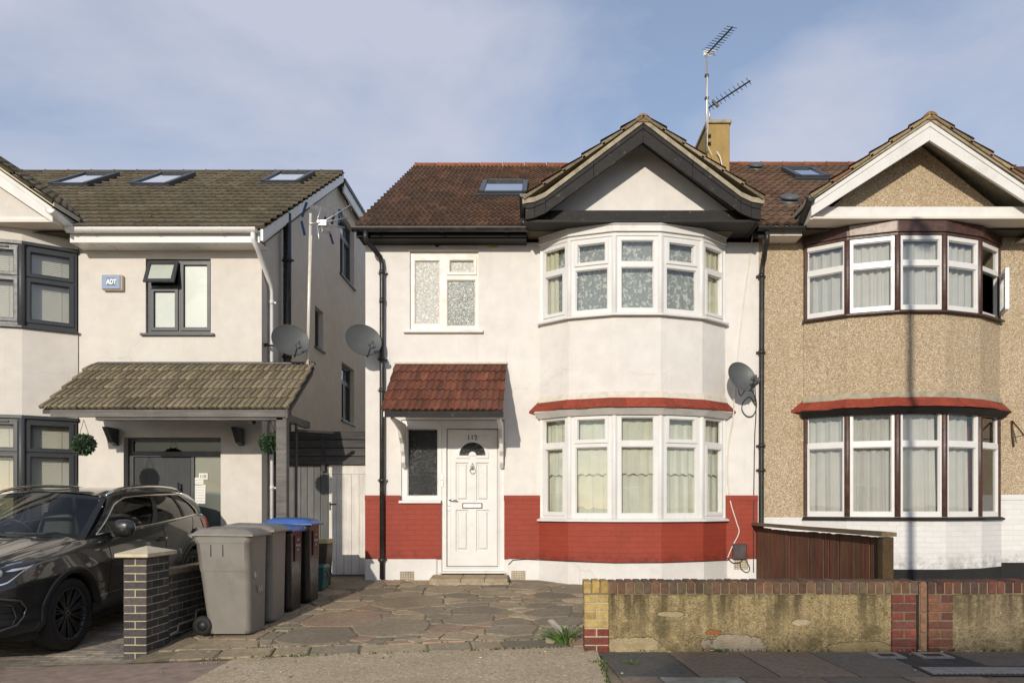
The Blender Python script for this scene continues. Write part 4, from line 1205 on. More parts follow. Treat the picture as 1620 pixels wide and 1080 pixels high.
# ================================================================== the right house: pebbledash
H3 = root('terraced_house', (6.2, 0, 0), 'pebbledashed house with brown bay window posts, white bargeboards and white painted brick base', 'house', HOUSES)
RX = 5.235
rp = bay_points(RX, (1.42, .935, .325), (-.02, -.37, -.58))
r_fc = [Facet(rp[i], rp[i + 1]) for i in range(5)]
Y0, Y1 = X1 + .002, 9.6
mb = MB()
wall_block(mb, Y0, Y1, -.3, 4.97, [(RX - 1.415, RX + 1.415, -.4, 4.96)], -.16, 0)
mb.box(Y1 - .14, Y1, .16, 8.6, -.3, 4.97); mb.box(Y0, Y1, 8.6, 8.75, -.3, 4.9); mb.box(Y0, Y0 + .12, .16, 8.6, -.3, 4.9)
mb.prism([(Y1 - .14, -.02, 4.9), (Y1 - .14, 4.7, 7.95), (Y1 - .14, 8.7, 5.4), (Y1 - .14, 8.7, 4.9)], Vector((.14, 0, 0)))
for fc in r_fc: plate(mb, fc, 0, fc.w, 2.42, 3.775, [], -.1, 0); plate(mb, fc, 0, fc.w, -.3, .93, [], -.1, 0)
mb.build('wall', M['pebbledash'], H3)
mb = MB()
wall_block(mb, Y0 + .05, RX - 1.42, .26, .915, [], .002, .020); wall_block(mb, RX + 1.43, Y1 - .002, .26, 1.235, [], .002, .020); wall_block(mb, RX + 1.43, Y1 - .002, 1.165, 1.245, [], .0205, .032)
band(mb, rp, .002, .020, .21, .93)
mb.build('brick_base', M['white_painted_brick'], H3)
mb = MB()
wall_block(mb, Y0 + .05, RX - 1.42, -.3, .262, [], .002, .036); wall_block(mb, RX + 1.43, Y1 - .002, -.3, .262, [], .002, .036)
band(mb, rp, .002, .036, -.3, .21)
mb.build('plinth', M['black_plinth'], H3, bevel=.008)
sw = 4
rU = bay_window(H3, 'bay_window', r_fc, rp, 3.775, 4.80, 4.415, 'white_upvc', (), (), None, 'brown_wood', post_m='brown_wood', m=.062, post=.047, skip=(4,))
rL = bay_window(H3, 'bay_window', r_fc, rp, .93, 2.42, 1.93, 'white_upvc', (), (), None, 'black_timber', post_m='brown_wood', m=.062, post=.047)
# the fifth upper light: fixed top light above an open side-hung casement
fc = r_fc[4]; fm = MB()
Lr = [(.07, fc.w - .06, 4.46, 4.74, False, 'window_glass')]
plate(fm, fc, .012, fc.w - .012, 3.775, 4.80, [(Lr[0][0], Lr[0][1], Lr[0][2], Lr[0][3]), (.06, fc.w - .05, 3.82, 4.39)], -.07, 0)
fr5 = fm.build('side_window', M['white_upvc'], H3, bevel=.004); panes(fr5, fc, Lr, 'window_glass')
hin = fc.P(fc.w - .05, 0, .01); ang = R(108)
td = Vector((-fc.t.x * math.cos(ang) + fc.n.x * math.sin(ang), -fc.t.y * math.cos(ang) + fc.n.y * math.sin(ang), 0))
td = Vector((-.36, -.93, 0)).normalized(); open_fc = Facet((hin.x, hin.y), (hin.x + td.x * .43, hin.y + td.y * .43))
cm = MB(); Lo = [(.055, .375, 3.87, 4.335, False, 'window_glass')]
plate(cm, open_fc, 0, .43, 3.815, 4.39, [(Lo[0][0], Lo[0][1], Lo[0][2], Lo[0][3])], -.05, 0.0)
oc = cm.build('open_casement', M['white_upvc'], fr5, bevel=.004)
mb = MB(); fbox(mb, open_fc, .057, .373, 3.872, 4.333, -.03, -.024); mb.build('casement_pane', M['window_glass'], fr5)
mb = MB(); band(mb, rp, -.06, .012, 4.801, 4.84); band(mb, rp, -.06, .035, 4.841, 5.0); mb.build('bay_head', M['brown_wood'], H3, bevel=.003)
mb = MB(); f1 = r_fc[1]; fbox(mb, f1, .03, f1.w - .012, 4.845, 4.985, .036, .046); mb.build('bare_board', M['pale_wood'], H3, bevel=.003)
skirt_roof(H3, rp, 2.60, 2.455, .19, cem='cement', under='black_timber')
gable(H3, 5.29, 1.607, 5.21, 6.30, 'white_paint', 'pebbledash', 'white_paint', 'cream_paint', 'old_tiles', old_cols, flare=False, depth=(.255, .195), tiez=(5.03, 5.215), soff=5.0, left_return='cream_paint', verge_m='cement', edge_cols=[(.34, .25, .13), (.28, .19, .10), (.22, .11, .06), (.30, .24, .14)])
roof3 = main_roof(H3, X1 + .002, 9.7, -.34, 5.02, 4.72, 8.12, old_cols, 'old_tiles', (.24, .085, .042), roll=.15, clen=.30, amp=.032, th=.032, seed=5)
S3 = Vector((0, 5.06, 3.10)).normalized(); N3 = Vector((0, -S3.z, S3.y))
roof_window(H3, 0, 0, 0, 0, (0, -.34, 5.02), S3, N3, .62, 5.02, 3.9, 4.95)
for vx, vy, r_ in ((1195, 271, .17), (1248, 324, .17)):
    d = Vector(((vx - CX) / F, 1, (HY - vy) / F)); O3 = Vector((0, -.34, 5.02)); cp = Vector((0, -D, EYE))
    k = (O3 - cp).dot(N3) / d.dot(N3); p = cp + d * k
    mb = MB(); Mx = Matrix.Translation(p + N3 * .02) @ N3.to_track_quat('Z', 'Y').to_matrix().to_4x4()
    mb.lathe([(.19, 0), (.19, .06), (.15, .07), (.15, .09), (.21, .10), (.205, .14), (.12, .17), (0, .175)], 18, Mx @ Matrix.Scale(.78, 4))
    mb.build('roof_vent', M['dish_grey'], H3)
mb = MB(); mb.box(X1 + .05, 3.69, -.31, -.28, 4.89, 5.03); mb.box(X1 + .05, 3.69, -.28, .01, 4.885, 4.905); mb.build('fascia', M['cream_paint'], H3); mb = MB(); mb.box(6.9, Y1, -.31, -.28, 4.89, 5.03); mb.box(6.9, Y1, -.28, .01, 4.885, 4.905); mb.build('fascia', M['cream_paint'], H3)
mb = MB(); gutter(mb, (6.95, -.37, 4.99), (9.6, -.37, 4.99), .056); mb.build('gutter', M['black_gutter'], H3); mb = MB(); gutter(mb, (X1 - .13, -.37, 4.985), (3.70, -.37, 4.985), .056); gutter(mb, (3.655, -.78, 5.235), (3.655, -.36, 5.03), .056, False); mb.build('gutter', M['black_gutter'], H3)
# chimney on the party wall
mb = MB(); mb.box(3.19, 3.61, 3.45, 4.75, 6.2, 8.36); ch = mb.build('chimney', M['chimney_render'], H3, bevel=.012)
mb = MB(); mb.box(3.16, 3.64, 3.41, 4.79, 8.362, 8.43); mb.build('chimney_cap', M['cement'], ch, bevel=.012)
mb = MB(); mb.box(3.15, 3.65, 3.38, 3.449, 7.20, 7.36); mb.build('chimney_flashing', M['cement'], ch, bevel=.01)
# old iron bracket on the wall
mb = MB(); p = at(1601, 665, -.03); q = at(1620, 688, -.25); r_ = at(1604, 706, -.03)
mb.tube([p, q], .011, 6); mb.tube([p, at(1602, 690, -.03), r_], .013, 6); mb.tube([at(1602, 692, -.03), q], .006, 5); mb.build('iron_bracket', M['rust'], H3)

# ================================================================== the left house: cream render, grey tiles, number 110
H1 = root('terraced_house', (-7.5, 0, 0), 'cream rendered house with dark grey window frames, white gutters and brown grey tiled roof', 'house', HOUSES)
A0, A1 = -13.0, -4.046
bx_right = -6.70
lp = [(-9.9, -.02), (-9.35, -.40), (-8.65, -.60), (-7.95, -.60), (-7.25, -.40), (-6.70, -.02)]
l_fc = [Facet(lp[i], lp[i + 1]) for i in range(5)]
w1 = (-5.73, -4.785, 3.58, 4.665); d1 = (-6.05, -4.64, -.3, 2.075)
mb = MB()
wall_block(mb, A0, A1, -.5, 4.86, [w1, d1, (lp[0][0] + .005, -6.705, -.6, 4.85)], -.16, 0)
side = Facet((A1, -.0), (A1, 9.0))
sw1 = [(4.30, 5.46, 5.78, 7.06), (2.60, 3.12, 3.95, 4.68), (4.42, 5.46, 2.84, 4.02)]
plate(mb, side, .16, 9.0, -.5, 4.86, [sw1[1], sw1[2]], -.14, 0)
# upper side wall with the gable slope: strips follow the roof
for (a, b, za, zb) in ((.16, 4.3, 4.95, 7.55),):
    n = 14
    for i in range(n):
        ya, yb = a + (b - a) * i / n, a + (b - a) * (i + 1) / n
        z0_, z1_ = za + (zb - za) * i / n, za + (zb - za) * (i + 1) / n
        mb.hexa([(A1 - .14, ya, 4.86), (A1, ya, 4.86), (A1, yb, 4.86), (A1 - .14, yb, 4.86), (A1 - .14, ya, z0_), (A1, ya, z0_), (A1, yb, z1_), (A1 - .14, yb, z1_)])
plate(mb, side, 4.3, 9.0, 4.86, 7.50, [sw1[0]], -.14, 0)
mb.box(A0, A1, 9.0, 9.15, -.5, 7.5); mb.box(A0, A0 + .14, .16, 9.0, -.5, 4.9)
for fc in l_fc: plate(mb, fc, 0, fc.w, 2.345, 3.60, [], -.1, 0); plate(mb, fc, 0, fc.w, -.5, .80, [], -.1, 0)
mb.build('wall', M['cream_render'], H1, weld=.0005)
def grey_bay(z0, z1, zt, nm='bay_window'):
    fm = MB(); allp = []
    for i, fc in enumerate(l_fc):
        L = [(.10, fc.w - .10, zt + .06, z1 - .085, True, 'window_glass'), (.10, fc.w - .10, z0 + .10, zt - .06, True, 'window_glass')]
        casement(None, None, fc, L, None, None, .01, fc.w - .01, z0, z1, fmb=fm, gap=.05); allp.append((fc, L))
    for p in offset_line(lp, -.01)[1:-1]: fm.tube([(p.x, p.y, z0), (p.x, p.y, z1)], .055, 6)
    fr = fm.build(nm, M['grey_upvc'], H1, bevel=.004)
    for fc, L in allp: panes(fr, fc, L, 'window_glass')
    mb = MB(); band(mb, lp, -.08, .05, z0 - .035, z0 - .002); mb.build('sill', M['grey_upvc'], fr, bevel=.004)
    mb = MB(); band(mb, lp, -.06, .03, z1 + .001, z1 + .05); mb.build('window_head', M['grey_upvc'], fr, bevel=.004)
    mb = MB(); f3 = l_fc[3]; fbox(mb, f3, f3.w - .42, f3.w - .16, z1 - .055, z1 - .03, .017, .032); mb.build('trickle_vent', M['black_plastic'], fr)
    return fr
mb = MB(); band(mb, lp, -.08, .012, 4.781, 4.954); mb.build('bay_head', M['cream_render'], H1)
gU = grey_bay(3.60, 4.73, 4.285); gL = grey_bay(.80, 2.30, 1.83)
# landing window with an open top light
f1 = Facet((w1[0], .05), (w1[1], .05)); fm = MB()
z0 = w1[2]
L1 = [(.10, .405, z0 + .10, z0 + .62, True, 'green_frosted_glass'), (.535, .875, z0 + .10, z0 + 1.005, True, 'green_frosted_glass')]
holes_extra = (.055, .45, z0 + .71, z0 + 1.03)
casement(None, None, f1, L1, None, None, 0, f1.w, z0, w1[3], fmb=fm, gap=.048) if False else None
plate(fm, f1, 0, f1.w, z0, w1[3], [(l[0] - .02, l[1] + .02, l[2] - .02, l[3] + .02) for l in L1] + [holes_extra], -.07, 0)
for l in L1: plate(fm, f1, l[0] - .05, l[1] + .05, l[2] - .05, l[3] + .05, [(l[0], l[1], l[2], l[3])], .0025, .018); plate(fm, f1, l[0] - .022, l[1] + .022, l[2] - .022, l[3] + .022, [(l[0], l[1], l[2], l[3])], -.06, .002)
fr = fm.build('window', M['grey_upvc'], H1, bevel=.004); panes(fr, f1, L1, 'green_frosted_glass', n=-.02)
mb = MB()                                                              # top-hung vent pushed open
pv = lambda u, d, n: f1.P(u, z0 + 1.04 - d * math.cos(R(24)) - n * math.sin(R(24)) * -1, .02 + d * math.sin(R(24)) + n * math.cos(R(24)))
def vb(u0, u1, d0, d1, n0, n1): mb.hexa([pv(u0, d1, n1), pv(u1, d1, n1), pv(u1, d1, n0), pv(u0, d1, n0), pv(u0, d0, n1), pv(u1, d0, n1), pv(u1, d0, n0), pv(u0, d0, n0)])
vb(.03, .085, 0, .37, 0, .03); vb(.42, .475, 0, .37, 0, .03); vb(.085, .42, 0, .055, 0, .03); vb(.085, .42, .315, .37, 0, .03)
vo = mb.build('open_vent', M['grey_upvc'], fr, bevel=.004)
mb = MB(); vb(.087, .418, .057, .313, .010, .016); mb.build('vent_pane', M['green_frosted_glass'], fr)
mb = MB(); wall_block(mb, w1[0] - .06, w1[1] + .06, w1[2] - .035, w1[2] - .002, [], -.04, .05); mb.build('sill', M['grey_upvc'], fr, bevel=.003)
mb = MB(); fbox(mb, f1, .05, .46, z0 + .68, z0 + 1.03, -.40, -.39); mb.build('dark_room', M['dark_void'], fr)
# side windows
for (u0, u1, za, zb) in sw1:
    fs_ = Facet((A1 - .09, u0), (A1 - .09, u1)); fm = MB(); w = fs_.w
    if w > .8: L = [(.07, w * .46, za + .08, za + (zb - za) * .66, False, 'window_glass'), (w * .56, w - .07, za + .08, za + (zb - za) * .66, False, 'window_glass'), (.07, w - .07, za + (zb - za) * .74, zb - .07, False, 'window_glass')]
    else: L = [(.07, w - .07, za + .07, zb - .07, False, 'window_glass')]
    casement(None, None, fs_, L, None, None, 0, w, za, zb, fmb=fm)
    fr = fm.build('window', M['grey_upvc'], H1, bevel=.004); panes(fr, fs_, L, 'window_glass')
    mb = MB(); fbox(mb, fs_, -.04, w + .04, za - .035, za - .002, -.02, .13); mb.build('sill', M['grey_upvc'], fr)
    mb = MB(); fbox(mb, fs_, .02, w - .02, za + .03, zb - .03, -.26, -.25); mb.build('blind', M['green_frosted_glass'], fr)
# front door with side light
fd1 = Facet((d1[0], .12), (d1[1], .12)); fm = MB()
plate(fm, fd1, 0, fd1.w, -.3, 2.075, [(.08, .92, -.2, 1.80), (.97, fd1.w - .03, -.2, 1.80), (.08, fd1.w - .03, 1.88, 2.02)], -.07, 0)
df = fm.build('door_frame', M['grey_upvc'], H1, bevel=.004)
mb = MB(); fbox(mb, fd1, .085, .915, -.195, 1.795, -.05, -.012); d_ = mb.build('front_door', M['dark_door'], H1, bevel=.004)
mb = MB()
mb.tube([fd1.P(.765, .70, .055), fd1.P(.765, 1.42, .055)], .016, 10)
for zz in (.80, 1.32): mb.tube([fd1.P(.765, zz, -.01), fd1.P(.765, zz, .055)], .010, 8)
mb.build('bar_handle', M['steel'], d_)
mb = MB(); mb.lathe([(0, 0), (.03, 0), (.03, .02), (.018, .028), (0, .028)], 14, Matrix.Translation(fd1.P(.865, 1.16, -.012)) @ Matrix.Rotation(R(90), 4, 'X')); mb.build('lock', M['steel'], d_)
mb = MB(); fbox(mb, fd1, .972, fd1.w - .032, -.198, 1.798, -.03, -.022); mb.build('side_pane', M['porch_side_glass'], df)
mb = MB(); fbox(mb, fd1, .082, fd1.w - .032, 1.882, 2.018, -.03, -.022); mb.build('top_pane', M['tinted_glass'], df)
# gable with white boards
gable(H1, -8.23, 1.60, 5.13, 6.27, 'white_paint', 'cream_render', 'white_paint', 'cream_paint', 'grey_tiles', grey_cols, flare=False, depth=(.255, .20), tiez=(4.985, 5.03), left_return='white_paint', verge_m='cap_stone', panel_y=-.60, tie_rec=.06, edge_cols=[(.05, .045, .035), (.04, .036, .03)])
roof1 = main_roof(H1, A0, -3.86, -.38, 4.97, 4.02, 7.66, grey_cols, 'grey_tiles', (.095, .085, .065), roll=.15, clen=.285, amp=.013, th=.052, seed=7, ridge_r=.085, rear=False)
mb = MB(); mb.box(A0, -3.90, 4.05, 9.2, 7.42, 7.56); mb.build('dormer_roof', M['dark_metal'], H1)
mb = MB()
a, b = Vector((-3.93, -.36, 4.80)), Vector((-3.93, 4.02, 7.50))
mb.prism([a, b, b + Vector((0, 0, .16)), a + Vector((0, 0, .16))], Vector((.035, 0, 0)))
mb.box(-3.93, -3.895, 4.06, 9.2, 7.30, 7.54)
mb.prism([Vector((A1, -.30, 4.86)), Vector((A1, 4.02, 7.56)), Vector((A1, 4.02, 7.52)), Vector((A1, -.24, 4.82))], Vector((.12, 0, 0)))
mb.build('verge_board', M['white_upvc'], H1)
mb = MB(); mb.box(-3.90, -3.87, 4.04, 9.2, 7.50, 7.575); mb.build('dormer_trim', M['dark_metal'], H1)
Sg = Vector((0, 4.40, 2.69)).normalized(); Ng = Vector((0, -Sg.z, Sg.y))
for px0, px1, ya, yb in ((78, 168, 300, 283), (207, 295, 300, 283), (413, 492, 296, 281)):
    O1 = Vector((0, -.38, 4.97)); cp = Vector((0, -D, EYE)); q = []
    for (u, v) in ((px0, ya), (px0 + 62, ya), (px1, yb)):
        d = Vector(((u - CX) / F, 1, (HY - v) / F)); k = (O1 - cp).dot(Ng) / d.dot(Ng); q.append(cp + d * k)
    s0, s1 = (q[0] - O1).dot(Sg), (q[2] - O1).dot(Sg)
    roof_window(H1, 0, 0, 0, 0, O1, Sg, Ng, q[1].x - q[0].x, (q[0].x + q[1].x) / 2, s0, s1 , side=.07)
mb = MB()
mb.box(-6.62, -3.95, -.34, -.31, 4.78, 4.95); mb.box(-6.62, -3.95, -.31, 0, 4.78, 4.80)
mb.build('fascia', M['white_upvc'], H1, bevel=.003)
mb = MB(); gutter(mb, (-6.62, -.41, 4.955), (-3.98, -.41, 4.955), .062); mb.build('gutter', M['white_gutter'], H1); mb = MB(); gutter(mb, (-6.60, -.80, 5.075), (-6.60, -.36, 5.0), .062)
mb.build('gutter', M['white_gutter'], H1)
mb = MB(); px, py = -4.0, .26
downpipe(mb, [(-4.02, -.40, 4.90), (-4.02, -.40, 4.80), (-4.0, -.30, 4.72), (px, py - .04, 4.36), (px, py, 4.25), (px, py, 2.2), (px, py, -.1)], .034, [(px, py, z) for z in (4.1, 2.9, 1.35)])
mb.build('downpipe', M['white_gutter'], H1)
mb = MB(); px, py = -3.935, .78
downpipe(mb, [(px, py, 5.62), (px, py, 4.0), (px, py, 2.0), (px, py, -.1)], .062, [(px, py, z) for z in (4.9, 3.4)])
mb.build('soil_pipe', M['black_pvc'], H1)
# tiled porch on a post
cy = -1.16; c0, c1 = -6.51, -3.26
S = Vector((0, 1.16, .80)); L = S.length
mb = MB(); roof_tiles(mb, (c0, cy, 2.345), (1, 0, 0), S, c1 - c0, L / 5, 5, .083, .020, .034, porch_cols, per=1, sub=8, rnd=random.Random(12), prof='roman')
pc = mb.build('porch_canopy', M['porch_tiles'], H1, fix=False)
mb = MB(); mb.prism([(c0 + .02, cy + .04, 2.33), (c0 + .02, -.005, 3.10), (c0 + .02, -.005, 3.05), (c0 + .02, cy + .04, 2.28)], Vector((c1 - c0 - .04, 0, 0))); mb.build('canopy_deck', M['dark_boards'], pc)
mb = MB(); mb.box(c0 + .13, c1 - .06, cy + .02, cy + .05, 2.235, 2.335); mb.box(c0 + .7, c1 - .10, cy + .05, cy + .16, 2.20, 2.30); mb.box(c1 - .16, c1 - .08, cy + .16, -.0, 2.20, 2.30)
mb.prism([(c1 - .06, cy + .02, 2.22), (c1 - .06, cy + .02, 2.335), (c1 - .06, -.02, 3.10), (c1 - .06, -.02, 2.98)], Vector((.03, 0, 0)))
mb.build('porch_beam', M['grey_timber'], pc, bevel=.005)
mb = MB(); mb.box(-3.452, -3.315, cy + .05, cy + .17, -.25, 2.235); mb.build('porch_post', M['grey_timber'], pc, bevel=.006)
mb = MB(); mb.box(-3.318, -3.30, cy + .40, cy + .46, -.2, 2.2); mb.build('post_strip', M['dark_boards'], pc)
for bx in (ax(152, -.5), ax(376, -.15)):
    mb = MB(); mb.prism([(bx - .04, -.005, 1.95), (bx - .04, -.14, 1.99), (bx - .04, -.30, 2.20), (bx - .04, -.005, 2.20)], Vector((.08, 0, 0)))
    mb.build('bracket', M['grey_upvc'], pc, bevel=.004)
mb = MB(); mb.bar((c1 - .05, -.75, 2.10), (-2.95, -.25, 2.12), .05, .03); mb.build('porch_stay', M['dark_boards'], pc)
mb = MB(); mb.box(c0 + .1, c1 - .0, -.06, .005, 3.12, 3.16); mb.build('flashing', M['dark_metal'], pc, bevel=.01)
# ------------------------------------------------------------------ boundary walls built brick by brick
roughcast('yellow_roughcast', (.50, .39, .205), (.29, .215, .105), (.095, .074, .040),
          [(-.20, .075, .30, .085, (.50, .41, .29)), (-.38, .17, .07, .026, (.40, .15, .06)), (-1.12, .06, .30, .075, (.47, .38, .22)), (.95, .03, .35, .06, (.40, .31, .16)), (.40, .26, .10, .03, (.50, .41, .26)), (-.75, .33, .12, .03, (.47, .38, .22))])
roughcast('beige_roughcast', (.36, .29, .17), (.27, .21, .125), (.10, .075, .045))
simple('dirty_mortar', (0.17, 0.13, 0.085), 0.95, 0.3, 20, 0.5, 90)
BR = random.Random(31)
def brick(mb, x0, x1, y0, y1, z0, z1, cols, k=(.8, 1.2), j=.0015):
    c = BR.choice(cols); f = BR.uniform(*k); mb.col = tuple(v * f for v in c); d = BR.uniform(-j, j)
    mb.box(x0, x1, y0 + d, y1 + d, z0, z1)
def brick_pier(mb, mo, x0, y0, y1, zb, zt, cols_row, rows=None):
    """One-brick-wide pier: stretchers alternate with pairs of headers; mortar core goes into mo."""
    n = int(round((zt - zb) / .075)); h = (zt - zb) / n
    for i in range(n):
        z = zb + i * h; cols = cols_row(i, n)
        yy = y0
        if i % 2: 
            brick(mb, x0, x0 + .215, y0, y0 + .1025, z + .005, z + h - .005, cols)
        else:
            brick(mb, x0, x0 + .1025, y0, y0 + .215, z + .005, z + h - .005, cols); brick(mb, x0 + .1125, x0 + .215, y0, y0 + .215, z + .005, z + h - .005, cols)
        y = y0 + (.1125 if i % 2 else .225)
        while y < y1 - .05:
            y2 = min(y + .215, y1); brick(mb, x0, x0 + .215, y, y2, z + .005, z + h - .005, cols); y = y2 + .01
    mo.box(x0 + .004, x0 + .211, y0 + .004, y1 - .004, zb, zt - .003)

# low wall beside the left driveway
LW = root('brick_wall', (-3.77, -2.4, -.3), 'low blue grey brick wall with stone capped pier beside the dark car', 'wall')
dark_b = [(.085, .074, .072), (.070, .062, .062), (.10, .086, .080), (.062, .058, .060)]
mb = MB(); mo = MB()
px0 = -3.88
brick_pier(mb, mo, px0, -3.95, -3.52, -.36, .60, lambda i, n: dark_b)
mb.build('pier', M['clean_brick'], LW, bevel=.004); mo.build('pier_mortar', M['mortar'], LW)
mb = MB(); cxx, cyy = px0 + .1075, -3.735
q = .155; r = .285
mb.hexa([(cxx - q, cyy - r, .605), (cxx + q, cyy - r, .605), (cxx + q, cyy + r, .605), (cxx - q, cyy + r, .605), (cxx - q, cyy - r, .64), (cxx + q, cyy - r, .64), (cxx + q, cyy + r, .64), (cxx - q, cyy + r, .64)])
mb.add([(cxx - q, cyy - r, .6405), (cxx + q, cyy - r, .6405), (cxx + q, cyy + r, .6405), (cxx - q, cyy + r, .6405), (cxx, cyy, .70)], [(0, 1, 4), (1, 2, 4), (2, 3, 4), (3, 0, 4)])
mb.build('pier_cap', M['cap_stone'], LW, bevel=.006)
mb = MB(); mo = MB(); y_a, y_b = -3.515, -.75
n = 10
for i in range(n):
    h = .075; y = y_a - (.1125 if i % 2 else 0)
    while y < y_b:
        ya, yb = max(y, y_a), min(y + .215, y_b)
        zb = -.36 + i * h
        if yb - ya > .02: brick(mb, -3.80, -3.69, ya, yb, zb + .005, zb + h - .005, dark_b)
        y += .225
mo.box(-3.796, -3.694, y_a, y_b, -.45, .388)
mb.build('panel', M['clean_brick'], LW, bevel=.004); mo.build('panel_mortar', M['mortar'], LW)
mb = MB(); y = y_a
while y < y_b - .05:
    brick(mb, -3.815, -3.672, y, min(y + .45, y_b), .392, .455, [(.20, .145, .10), (.24, .18, .115)]); y += .457
mb.build('coping', M['clean_brick'], LW, bevel=.01)
mb = MB(); rr = random.Random(2)                                    # stepped crack repaired with mortar
for (a, b) in (((-3.46, -.20), (-3.3, -.19)), ((-3.3, -.19), (-3.28, -.125)), ((-3.28, -.125), (-2.9, -.12)), ((-2.9, -.12), (-2.88, -.04)), ((-2.88, -.04), (-2.62, -.04)), ((-2.62, -.04), (-2.6, .04))):
    mb.bar((-3.688, a[0], a[1]), (-3.688, b[0], b[1]), .016, .022)
mb.build('crack_repair', M['mortar'], LW, bevel=.004)

# front boundary walls on the right
yel = [(.52, .36, .115), (.46, .31, .10), (.56, .40, .15)]; red = [(.235, .052, .040), (.20, .046, .036), (.26, .066, .048), (.16, .05, .042)]
cop = [(.165, .092, .058), (.14, .078, .052), (.185, .105, .064), (.125, .082, .060), (.17, .088, .052), (.15, .108, .064)]
WY = -4.34
RW = root('boundary_wall', (1.9, -4.34, -.2), 'low yellow rendered boundary wall with brick coping in front of the white house', 'wall', 'low rendered walls along the pavement')
x_l, x_r = .385, 3.30
mb = MB(); mo = MB()
def pier_rows(i, n): return red if i < 2 else (yel if i > 2 else [yel[0], red[0]])
brick_pier(mb, mo, x_l, WY - .012, WY + .215, -.215, .305, pier_rows)
mb.build('end_pier', M['loose_brick'], RW, bevel=.005); mo.build('pier_mortar', M['mortar'], RW)
mb = MB(); mo = MB(); brick_pier(mb, mo, 3.085, WY - .012, WY + .215, -.235, .305, lambda i, n: red); mb.build('pier', M['loose_brick'], RW, bevel=.005); mo.build('pier_mortar', M['dirty_mortar'], RW)
def render_panel(house, x0, x1, m, seed):
    rr = random.Random(seed); J = {}
    mb = MB()
    def f(a, b):
        x = x0 + (x1 - x0) * a; z = -.26 + (.303 + .26) * b
        k = (round(a * 90), round(b * 16))
        if k not in J: J[k] = rr.uniform(-.005, .005)
        edge = 0
        return Vector((x, WY + .004 + J[k] + .012 * math.sin(x * 2.1) * (1 - b), z))
    mb.surf(f, 90, 16)
    mb.box(x0, x1, WY + .02, WY + .205, -.26, .303)
    return mb.build('rendered_panel', M[m], house, fix=False)
render_panel(RW, x_l + .217, 3.083, 'yellow_roughcast', 1)
def coping(house, x0, x1, cols, yellow_to=0, z0=.312, h=.107):
    mb = MB(); mo = MB(); x = x0; i = 0
    while x < x1 - .03:
        dz = BR.uniform(-.004, .004); c = yel if i < yellow_to and BR.random() < .9 else cols
        brick(mb, x, x + .064, WY - .018, WY + .235, z0 + dz, z0 + h + dz, c, (.75, 1.25), .005); x += .0755; i += 1
    mb.build('coping', M['loose_brick'], house, bevel=.008, bseg=2)
    mo.box(x0 + .003, x1 - .006, WY - .008, WY + .225, z0 - .008, z0 + h - .010); mo.build('coping_mortar', M['joint_sand'], house)
coping(RW, x_l - .005, 3.32, cop, 3)
RW2 = root('boundary_wall', (5.4, -4.34, -.2), 'low beige rendered boundary wall with dark brick coping in front of the pebbledashed house', 'wall', 'low rendered walls along the pavement')
mb = MB(); mo = MB()
for i, (za, zb) in enumerate(((-.22, -.045), (-.03, .14), (.155, .415))):
    brick(mb, 3.335, 3.385, WY - .016, WY + .10, za, zb, [(.26, .14, .085), (.29, .165, .10)])
mo.box(3.325, 3.395, WY - .005, WY + .2, -.24, .40)
brick_pier(mb, mo, 3.405, WY - .012, WY + .215, -.235, .305, lambda i, n: [(.17, .060, .040), (.14, .05, .038), (.20, .085, .05)])
mb.build('pier', M['loose_brick'], RW2, bevel=.005); mo.build('pier_mortar', M['dirty_mortar'], RW2)
render_panel(RW2, 3.622, 8.6, 'beige_roughcast', 2)
cop2 = [(.13, .050, .038), (.10, .042, .036), (.155, .06, .042), (.09, .048, .042)]
coping(RW2, 3.40, 8.6, cop2)

# ------------------------------------------------------------------ timber fence between the two front gardens
TF = root('timber_fence', (3.13, -2.2, 0), 'reddish brown ribbed timber fence with sloping top rail between the two front gardens', 'fence')
mb = MB(); rr = random.Random(14)
fx = 3.13
y = -4.05; gaps = (-3.86, -3.12, -2.86, -2.70, -2.25, -1.55)
def fz(y): return .835 + .012 * math.sin(y * 1.3)
while y < -.10:
    w = .030
    mb.col = tuple(rr.uniform(.75, 1.25) * v for v in (1, 1, 1))
    top = fz(y) - .052 - rr.uniform(0, .010)
    g = [q for q in gaps if abs(q - y) < .016]
    d = .012
    if g:
        mb.box(fx - d, fx + d, y, y + w - .003, -.1, top - rr.choice([.16, .11, .2]))
    else:
        mb.prism([(fx - d, y + .006, -.1), (fx - d - .010, y + .010, -.1), (fx - d - .010, y + w - .010, -.1), (fx - d, y + w - .006, -.1), (fx - d + .0, y + w + .0002, -.1), (fx + d, y + w + .0002, -.1), (fx + d, y, -.1), (fx - d, y, -.1)], Vector((0, 0, top + .1)))
    y += w
mb.build('panel', M['brown_decking'], TF)
mb = MB(); y = -4.22
for (a, b) in ((-4.22, -2.55), (-2.545, -.04)):
    p = [(fx - .075, a, fz(a) - .036), (fx - .075, b, fz(b) - .036), (fx + .06, b, fz(b) - .036), (fx + .06, a, fz(a) - .036)]
    mb.hexa(p + [(v[0], v[1], v[2] + .036 + (.012 if v[0] < fx else 0)) for v in p])
mb.build('top_rail', M['rail_timber'], TF, bevel=.004)
mb = MB(); mb.col = (.42, .36, .28); mb.box(fx - .05, fx + .05, -4.18, -4.08, -.2, .80); mb.box(fx + .02, fx + .09, -2.2, -2.1, -.2, .78); mb.box(fx + .014, fx + .05, -4.05, -.1, .08, .16); mb.box(fx + .014, fx + .05, -4.05, -.1, .60, .66)
mb.build('post', M['rail_timber'], TF, bevel=.004)

